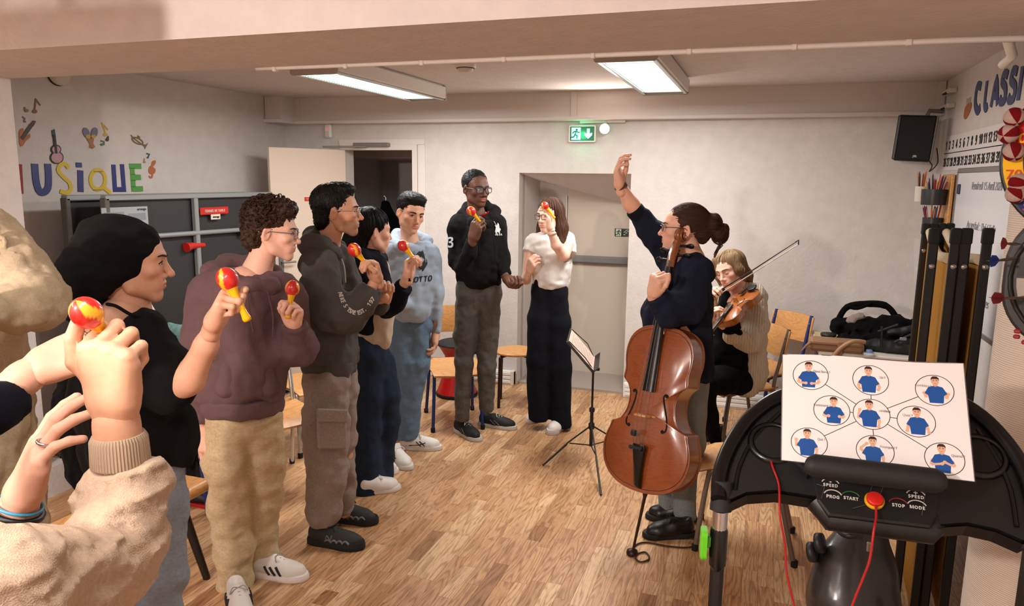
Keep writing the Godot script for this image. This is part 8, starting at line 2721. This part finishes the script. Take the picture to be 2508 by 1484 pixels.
func wall_word():
	var n := Vector3(1, 0, 0)
	var o := Vector3(XL, 1.8, -3.8)
	var cols := {"blue": mat(Color(0.10, 0.14, 0.42), 0.5), "yellow": mat(Color(0.80, 0.68, 0.12), 0.55), "green": mat(Color(0.30, 0.58, 0.24), 0.55)}
	var ell := []
	for k in 25: ell.append([239 + cos(TAU * k / 24) * 18, 440 + sin(TAU * k / 24) * 24])
	for q in [["U", "blue", [[[84, 401], [88, 445], [96, 468], [108, 470], [117, 458], [118, 430], [116, 401]]], 0.045, true, "wide dark blue paper letter U at the start of the wall word"], ["S", "yellow", [[[167, 412], [159, 402], [147, 404], [142, 418], [156, 435], [169, 447], [172, 464], [161, 472], [146, 468]]], 0.026, true, "thin yellow paper letter S on the left wall"], ["I", "blue", [[[196, 417], [197, 470]], [[192, 398], [193, 410]]], 0.044, false, "dark blue paper letter i with square dot on the left wall"], ["Q", "yellow", [ell.slice(0, 14), ell.slice(12, 25), [[250, 456], [270, 473]]], 0.027, false, "yellow paper letter Q with banded stripes on the left wall"], ["U", "blue", [[[277, 403], [281, 464], [303, 464], [298, 402]]], 0.034, false, "squared dark blue paper letter U beside the green E"], ["E", "green", [[[322, 402], [327, 469]], [[316, 407], [345, 407]], [[322, 434], [344, 434]], [[324, 463], [349, 462]]], 0.038, false, "green paper letter E at the end of the wall word"]]:
		var t := thing("wall_letter", o, q[5], "letter", "paper letters on the left wall")
		var mb := MB.new()
		for st in q[2]: stroke_px(mb, st, q[3], o, n, 0.004, q[4])
		put("cutout", mb.mesh(), cols[q[1]], t, -o)
		if q[0] in ["Q", "E"]:
			var sm := MB.new()
			for k in 4:
				var yy := 412.0 + k * 15.0
				if q[0] == "E": stroke_px(sm, [[318 + k, yy], [329 + k, yy]], 0.006, o, n, 0.001, false, 0.004)
				elif k in [0, 3]: stroke_px(sm, [[228, yy + 8], [250, yy + 8]], 0.006, o, n, 0.001, false, 0.004)
			put("band", sm.mesh(), mat(Color(0.55, 0.48, 0.1) if q[0] == "Q" else Color(0.18, 0.42, 0.16), 0.6), t, -o)
	var m0 := thing("wall_letter", o, "sliver of a red paper letter half hidden by the pier", "letter", "paper letters on the left wall")
	var mm := MB.new()
	stroke_px(mm, [[47, 402], [51, 474]], 0.03, o, n, 0.004)
	put("cutout", mm.mesh(), mat(Color(0.55, 0.10, 0.09), 0.6), m0, -o)
	# instruments cut from paper
	var dk := mat(Color(0.10, 0.10, 0.10), 0.6)
	var g := thing("paper_guitar", o, "pink paper guitar with dark neck above the wall letters", "wall decoration")
	var a := MB.new()
	oval_px(a, 138, 386, 17, 16, 0, o, n, 0.003); oval_px(a, 136, 366, 13, 12, 0, o, n, 0.003)
	put("body_edge", a.mesh(), dk, g, -o)
	a = MB.new()
	oval_px(a, 138, 386, 14, 13, 0, o, n, 0.002, 0.003); oval_px(a, 136, 366, 10, 9, 0, o, n, 0.002, 0.003)
	put("body", a.mesh(), mat(Color(0.72, 0.55, 0.56), 0.6), g, -o)
	a = MB.new()
	oval_px(a, 137, 378, 6, 6, 0, o, n, 0.001, 0.005)
	stroke_px(a, [[131, 330], [136, 376]], 0.018, o, n, 0.002, false, 0.005)
	put("neck", a.mesh(), dk, g, -o)
	a = MB.new()
	shape_px(a, [[125, 320], [133, 316], [136, 334], [127, 334]], o, n, 0.003)
	put("headstock", a.mesh(), mat(Color(0.12, 0.25, 0.22), 0.6), g, -o)
	var eg := thing("paper_electric_guitar", o, "orange paper electric guitar beside the pier", "wall decoration")
	a = MB.new()
	shape_px(a, [[46, 322], [56, 314], [58, 326], [66, 332], [72, 328], [73, 336], [62, 346], [56, 356], [48, 356]], o, n, 0.003, 0.0, true)
	put("body", a.mesh(), mat(Color(0.66, 0.40, 0.20), 0.6), eg, -o)
	a = MB.new()
	stroke_px(a, [[52, 340], [76, 306]], 0.022, o, n, 0.002, false, 0.003)
	shape_px(a, [[72, 306], [80, 295], [87, 297], [80, 310]], o, n, 0.002, 0.003)
	put("neck", a.mesh(), mat(Color(0.28, 0.24, 0.22), 0.6), eg, -o)
	var mr := thing("paper_maracas", o, "pair of crossed paper maracas above the yellow Q", "wall decoration")
	a = MB.new()
	stroke_px(a, [[214, 338], [229, 362]], 0.025, o, n, 0.003); stroke_px(a, [[226, 338], [221, 363]], 0.025, o, n, 0.003)
	put("handles", a.mesh(), mat(Color(0.62, 0.42, 0.26), 0.6), mr, -o)
	a = MB.new()
	oval_px(a, 210, 325, 8, 13, -0.35, o, n, 0.003, 0.002); oval_px(a, 230, 325, 8, 13, 0.25, o, n, 0.003, 0.002)
	put("gourds", a.mesh(), mat(Color(0.42, 0.42, 0.52), 0.6), mr, -o)
	a = MB.new()
	oval_px(a, 214, 334, 6, 5, 0, o, n, 0.002, 0.005); oval_px(a, 227, 334, 6, 5, 0, o, n, 0.002, 0.005)
	put("gourd_bases", a.mesh(), mat(Color(0.72, 0.58, 0.28), 0.6), mr, -o)
	var tr := thing("paper_trumpet", o, "olive paper trumpet above the green letter E", "wall decoration")
	a = MB.new()
	var lp := []
	for k in 21: lp.append([336 + cos(TAU * k / 20) * 13 + sin(TAU * k / 20) * -2, 345 + sin(TAU * k / 20) * 6 + cos(TAU * k / 20) * 6])
	stroke_px(a, lp.slice(0, 12), 0.010, o, n, 0.003); stroke_px(a, lp.slice(10, 21), 0.010, o, n, 0.003)
	shape_px(a, [[346, 352], [356, 354], [362, 350], [358, 358], [354, 366], [352, 360]], o, n, 0.003)
	stroke_px(a, [[320, 331], [326, 338], [350, 356]], 0.010, o, n, 0.003); stroke_px(a, [[336, 334], [342, 338]], 0.018, o, n, 0.003)
	put("horn", a.mesh(), mat(Color(0.42, 0.38, 0.22), 0.6), tr, -o)
	# notes and clefs
	var notes := [[[[84, 270], [87, 243], [98, 258]], [84, 273, 6], Color(0.50, 0.33, 0.24), "brown paper quaver near the beam by the pier"], [[[60, 262], [60, 270]], [64, 271, 5], Color(0.55, 0.40, 0.33), "small brown paper note beside the larger quaver"], [[[54, 286], [60, 290], [58, 298]], [60, 298, 3], Color(0.5, 0.36, 0.26), "tiny brown paper note above the electric guitar"], [[[258, 328], [249, 302], [264, 318]], [257, 330, 5], Color(0.72, 0.60, 0.20), "yellow paper quaver beside the crossed maracas"], [[[246, 345], [254, 347], [254, 355]], [249, 354, 4], Color(0.30, 0.45, 0.38), "small green paper note under the yellow quaver"], [[[258, 344], [264, 335], [264, 344]], [262, 344, 3], Color(0.25, 0.22, 0.2), "small black paper note under the yellow quaver"], [[[358, 376], [365, 378], [362, 385]], [361, 386, 2.5], Color(0.2, 0.3, 0.3), "tiny dark paper note under the trumpet"], [[[353, 388], [352, 396]], [353, 397, 3], Color(0.6, 0.5, 0.38), "tiny beige paper note beside the orange clef"]]
	for q in notes:
		var t := thing("paper_note", o, q[3], "wall decoration", "paper notes on the left wall")
		var b := MB.new()
		stroke_px(b, q[0], 0.010, o, n, 0.003)
		oval_px(b, q[1][0], q[1][1], q[1][2], q[1][2] * 0.8, 0, o, n, 0.004)
		put("cutout", b.mesh(), mat(q[2], 0.6), t, -o)
	var cf := thing("paper_clef", o, "orange paper treble clef after the green letter E", "wall decoration")
	a = MB.new()
	stroke_px(a, [[379, 394], [376, 402], [366, 412], [366, 422], [374, 424], [378, 416], [371, 410]], 0.016, o, n, 0.003, true)
	stroke_px(a, [[380, 394], [372, 400], [372, 430], [368, 435], [364, 431]], 0.012, o, n, 0.003, true)
	put("cutout", a.mesh(), mat(Color(0.68, 0.38, 0.22), 0.6), cf, -o)
	# round wall fitting under the beam
	var p := on_x(140, 180, XL)
	var al := thing("round_alarm", p, "round pale alarm sounder high on the left wall", "alarm")
	put("sounder", lathe_mesh([Vector2(0.07, 0), Vector2(0.075, 0.02), Vector2(0.06, 0.045), Vector2(0.01, 0.05)], 28), M.offwhite, al, Vector3.ZERO, along(Vector3.RIGHT))
	put("shadow_gap", lathe_mesh([Vector2(0.078, 0.0), Vector2(0.078, 0.006)], 28), M.black, al, Vector3.ZERO, along(Vector3.RIGHT))

func tennis_table():
	# two halves folded upright on a wheeled frame beside the left wall
	var X := -3.92
	var A := on_x(250, 485, X)
	var Bq := on_x(655, 475, X)
	var z0 := A.z
	var z1 := Bq.z
	var L := absf(z1 - z0)
	var top := (A.y + Bq.y) / 2
	var t := thing("tennis_table", Vector3(X, 0, (z0 + z1) / 2), "grey table tennis table folded upright with pale steel frame and red levers", "table tennis table")
	var board := mat(Color(0.155, 0.155, 0.16), 0.6)
	var edge := mat(Color(0.56, 0.58, 0.58), 0.4, 0.3)
	var bh := 1.37
	var yc := top - bh / 2
	put("board", box_mesh(Vector3(0.022, bh, L), 0.003), board, t, Vector3(0, yc, 0))
	put("board", box_mesh(Vector3(0.022, bh, L), 0.003), board, t, Vector3(-0.16, yc + 0.0, 0.14))
	for q in [[0.0, 0.0, 0.0], [-0.16, 0.0, 0.14]]:
		put("edge_rail", box_mesh(Vector3(0.05, 0.035, L + 0.02), 0.005), edge, t, Vector3(q[0] + 0.018, yc + bh / 2, q[2]))
		put("edge_rail", box_mesh(Vector3(0.05, 0.035, L + 0.02), 0.005), edge, t, Vector3(q[0] + 0.018, yc - bh / 2, q[2]))
		for s in [-1.0, 1.0]: put("edge_rail", box_mesh(Vector3(0.05, bh, 0.035), 0.005), mat(Color(0.33, 0.32, 0.30), 0.5), t, Vector3(q[0] + 0.018, yc, q[2] + s * L / 2))
	var Y := func(px: float, py: float) -> Vector3: return on_x(px, py, X + 0.04) - t.position
	var v0: Vector3 = Y.call(478, 490)
	put("middle_rail", box_mesh(Vector3(0.035, bh - 0.03, 0.04), 0.005), edge, t, Vector3(0.035, yc, v0.z))
	put("brace_tube", tube_mesh([Y.call(380, 578), Y.call(600, 562)], 0.018, 10), edge, t)
	put("brace_socket", lathe_mesh([Vector2(0.03, -0.03), Vector2(0.03, 0.03)], 14), M.black, t, Y.call(592, 568), along(Vector3(0, 0.1, 1)))
	put("support_leg", tube_mesh([Y.call(345, 715), Y.call(395, 800)], 0.02, 10), M.white, t)
	put("support_leg", tube_mesh([Y.call(680, 655), Y.call(720, 800)], 0.02, 10), M.white, t)
	var rd := mat(Color(0.72, 0.12, 0.09), 0.45)
	put("lever", tube_mesh([Y.call(456, 606), Y.call(470, 602), Y.call(499, 600)], [0.035, 0.025, 0.018], 10), rd, t)
	var w: Vector3 = Y.call(525, 516)
	var rb := Basis(Vector3(0, 0, -1), Vector3.UP, Vector3(1, 0, 0))
	put("red_sign", box_mesh(Vector3(0.30, 0.055, 0.01), 0.006), rd, t, w, rb)
	put("sign_lettering", text_mesh("TENNIS DE TABLE", 0.026, 0.002, true), mat(Color(0.86, 0.70, 0.66), 0.5), t, w + Vector3(0.007, 0, 0), rb)
	put("small_sign", box_mesh(Vector3(0.10, 0.04, 0.008), 0.004), M.offwhite, t, Y.call(528, 531), rb)
	put("maker_lettering", text_mesh("Artengo", 0.018, 0.002, true), M.black, t, (Y.call(528, 531) as Vector3) + Vector3(0.006, 0, 0), rb)
	var lb: Vector3 = Y.call(308, 534)
	var pl := put("notice", box_mesh(Vector3(0.36, 0.14, 0.004)), mat(Color(0.62, 0.64, 0.65), 0.5), t, lb, rb)
	for q in [[-0.09, 0.015, 0.15, 0.05], [0.09, 0.005, 0.14, 0.045], [0.0, -0.045, 0.32, 0.004]]: put("notice_panel", box_mesh(Vector3(q[2], q[3], 0.002)), mat(Color(0.50, 0.53, 0.55), 0.6), pl, Vector3(q[0], q[1], 0.003))
	put("notice_lettering", text_mesh("artengo", 0.02, 0.001, true), M.black, pl, Vector3(0.13, 0.052, 0.003))
	# undercarriage with castors
	for s in [-1.0, 1.0]:
		put("foot_beam", box_mesh(Vector3(0.5, 0.04, 0.05), 0.006), mat(Color(0.12, 0.12, 0.12), 0.5), t, Vector3(-0.05, 0.14, s * (L / 2 - 0.1)))
		put("frame_post", box_mesh(Vector3(0.04, maxf(yc - bh / 2, 0.2), 0.04), 0.005), edge, t, Vector3(-0.08, maxf(yc - bh / 2, 0.2) / 2 + 0.1, s * (L / 2 - 0.1)))
		for dx in [-0.27, 0.2]:
			put("wheel", lathe_mesh([Vector2(0.02, -0.012), Vector2(0.075, -0.012), Vector2(0.08, 0), Vector2(0.075, 0.012), Vector2(0.02, 0.012)], 28), M.rubber, t, Vector3(dx, 0.08, s * (L / 2 - 0.1) + 0.04), along(Vector3(0.3, 0, 1)))

func small_left():
	# wheeled scooter-like walker by the pier: spoked wheel
	var c := on_y(160, 1130, 0.11)
	var w := thing("trolley_wheel", Vector3(c.x, 0, c.z), "grey spoked wheel of a folded trolley on the floor behind the pier", "wheel")
	var ax := CB.z
	ax.y = 0
	ax = (ax.normalized() + CB.x * 0.4).normalized()
	var b := along(ax)
	var tyre := []
	for k in 32: tyre.append(b * Vector3(cos(TAU * k / 32) * 0.12, 0, sin(TAU * k / 32) * 0.12) + Vector3(0, 0.135, 0))
	put("tyre", tube_mesh(tyre, 0.015, 8, true), M.rubber, w)
	for k in 6: put("spoke", tube_mesh([Vector3(0, 0.135, 0), b * Vector3(cos(TAU * k / 6) * 0.11, 0, sin(TAU * k / 6) * 0.11) + Vector3(0, 0.135, 0)], 0.008, 6), M.grey_metal, w)
	put("hub", tube_mesh([Vector3(0, 0.135, 0) - ax * 0.02, Vector3(0, 0.135, 0) + ax * 0.02], 0.025, 12), mat(Color(0.45, 0.2, 0.18), 0.5), w)
	put("fork", tube_mesh([Vector3(0, 0.135, 0) + ax * 0.025, Vector3(0.05, 0.45, -0.05), Vector3(0.08, 0.7, -0.1)], 0.014, 8), M.black, w)
	# pale teal bag on a black crate behind the people
	var D := 4.85
	var p := at_dist(445, 830, D)
	var cr := thing("black_crate", Vector3(p.x, 0, p.z), "black crate of sports things beside the folded table", "crate")
	put("crate_body", box_mesh(Vector3(0.5, p.y - 0.05, 0.4), 0.02), M.black, cr, Vector3(0, (p.y - 0.05) / 2, 0))
	put("rim", box_mesh(Vector3(0.54, 0.03, 0.44), 0.01), M.plastic, cr, Vector3(0, p.y - 0.05, 0))
	var tb := thing("teal_bag", Vector3(p.x, p.y - 0.035, p.z), "pale teal cloth bag lying on the black crate", "bag")
	sdf_part(tb, "cloth", [[[Vector3(-0.08, 0.06, 0), 0.07], [Vector3(0.1, 0.05, 0.02), 0.065]], [[Vector3(0.12, 0.1, 0), 0.06]]], fabric(Color(0.45, 0.60, 0.58)), 0.012, 0.05, {"fold": 0.015, "fscale": Vector3(14, 14, 14), "ground": 0.0})
	# black sports shoes under the bench
	var s := on_y(478, 1232, 0.0)
	var sh := thing("loose_shoe", s, "black shoe with red sole under the bench end", "shoe")
	sdf_part(sh, "upper", [[[Vector3(-0.09, 0.05, 0), 0.035], [Vector3(0.0, 0.05, 0), 0.04], [Vector3(0.1, 0.035, 0), 0.028]]], M.black, 0.008, 0.03, {"ground": 0.015})
	put("sole", slab_mesh(round_rect(0.28, 0.085, 0.04), 0.018, 0.003), mat(Color(0.6, 0.06, 0.07), 0.5), sh, Vector3(0, 0, 0), Basis(Vector3.RIGHT, -PI / 2))
	# dark clothes piled behind the scarf
	var q := at_dist(190, 900, 3.95)
	var pile := thing("dark_jacket", Vector3(q.x, 0, q.z), "dark jacket hung over a chair back beside the pier", "jacket")
	sdf_part(pile, "cloth", [[[Vector3(0, q.y + 0.05, 0), 0.07], [Vector3(0.02, 0.7, 0), 0.12], [Vector3(0.03, 0.4, 0), 0.11]]], fabric(Color(0.03, 0.03, 0.035)), 0.014, 0.05, {"fold": 0.02})
	put("chair_post", tube_mesh([Vector3(0, 0, 0), Vector3(0, q.y, 0)], 0.013, 8), M.grey_metal, pile)
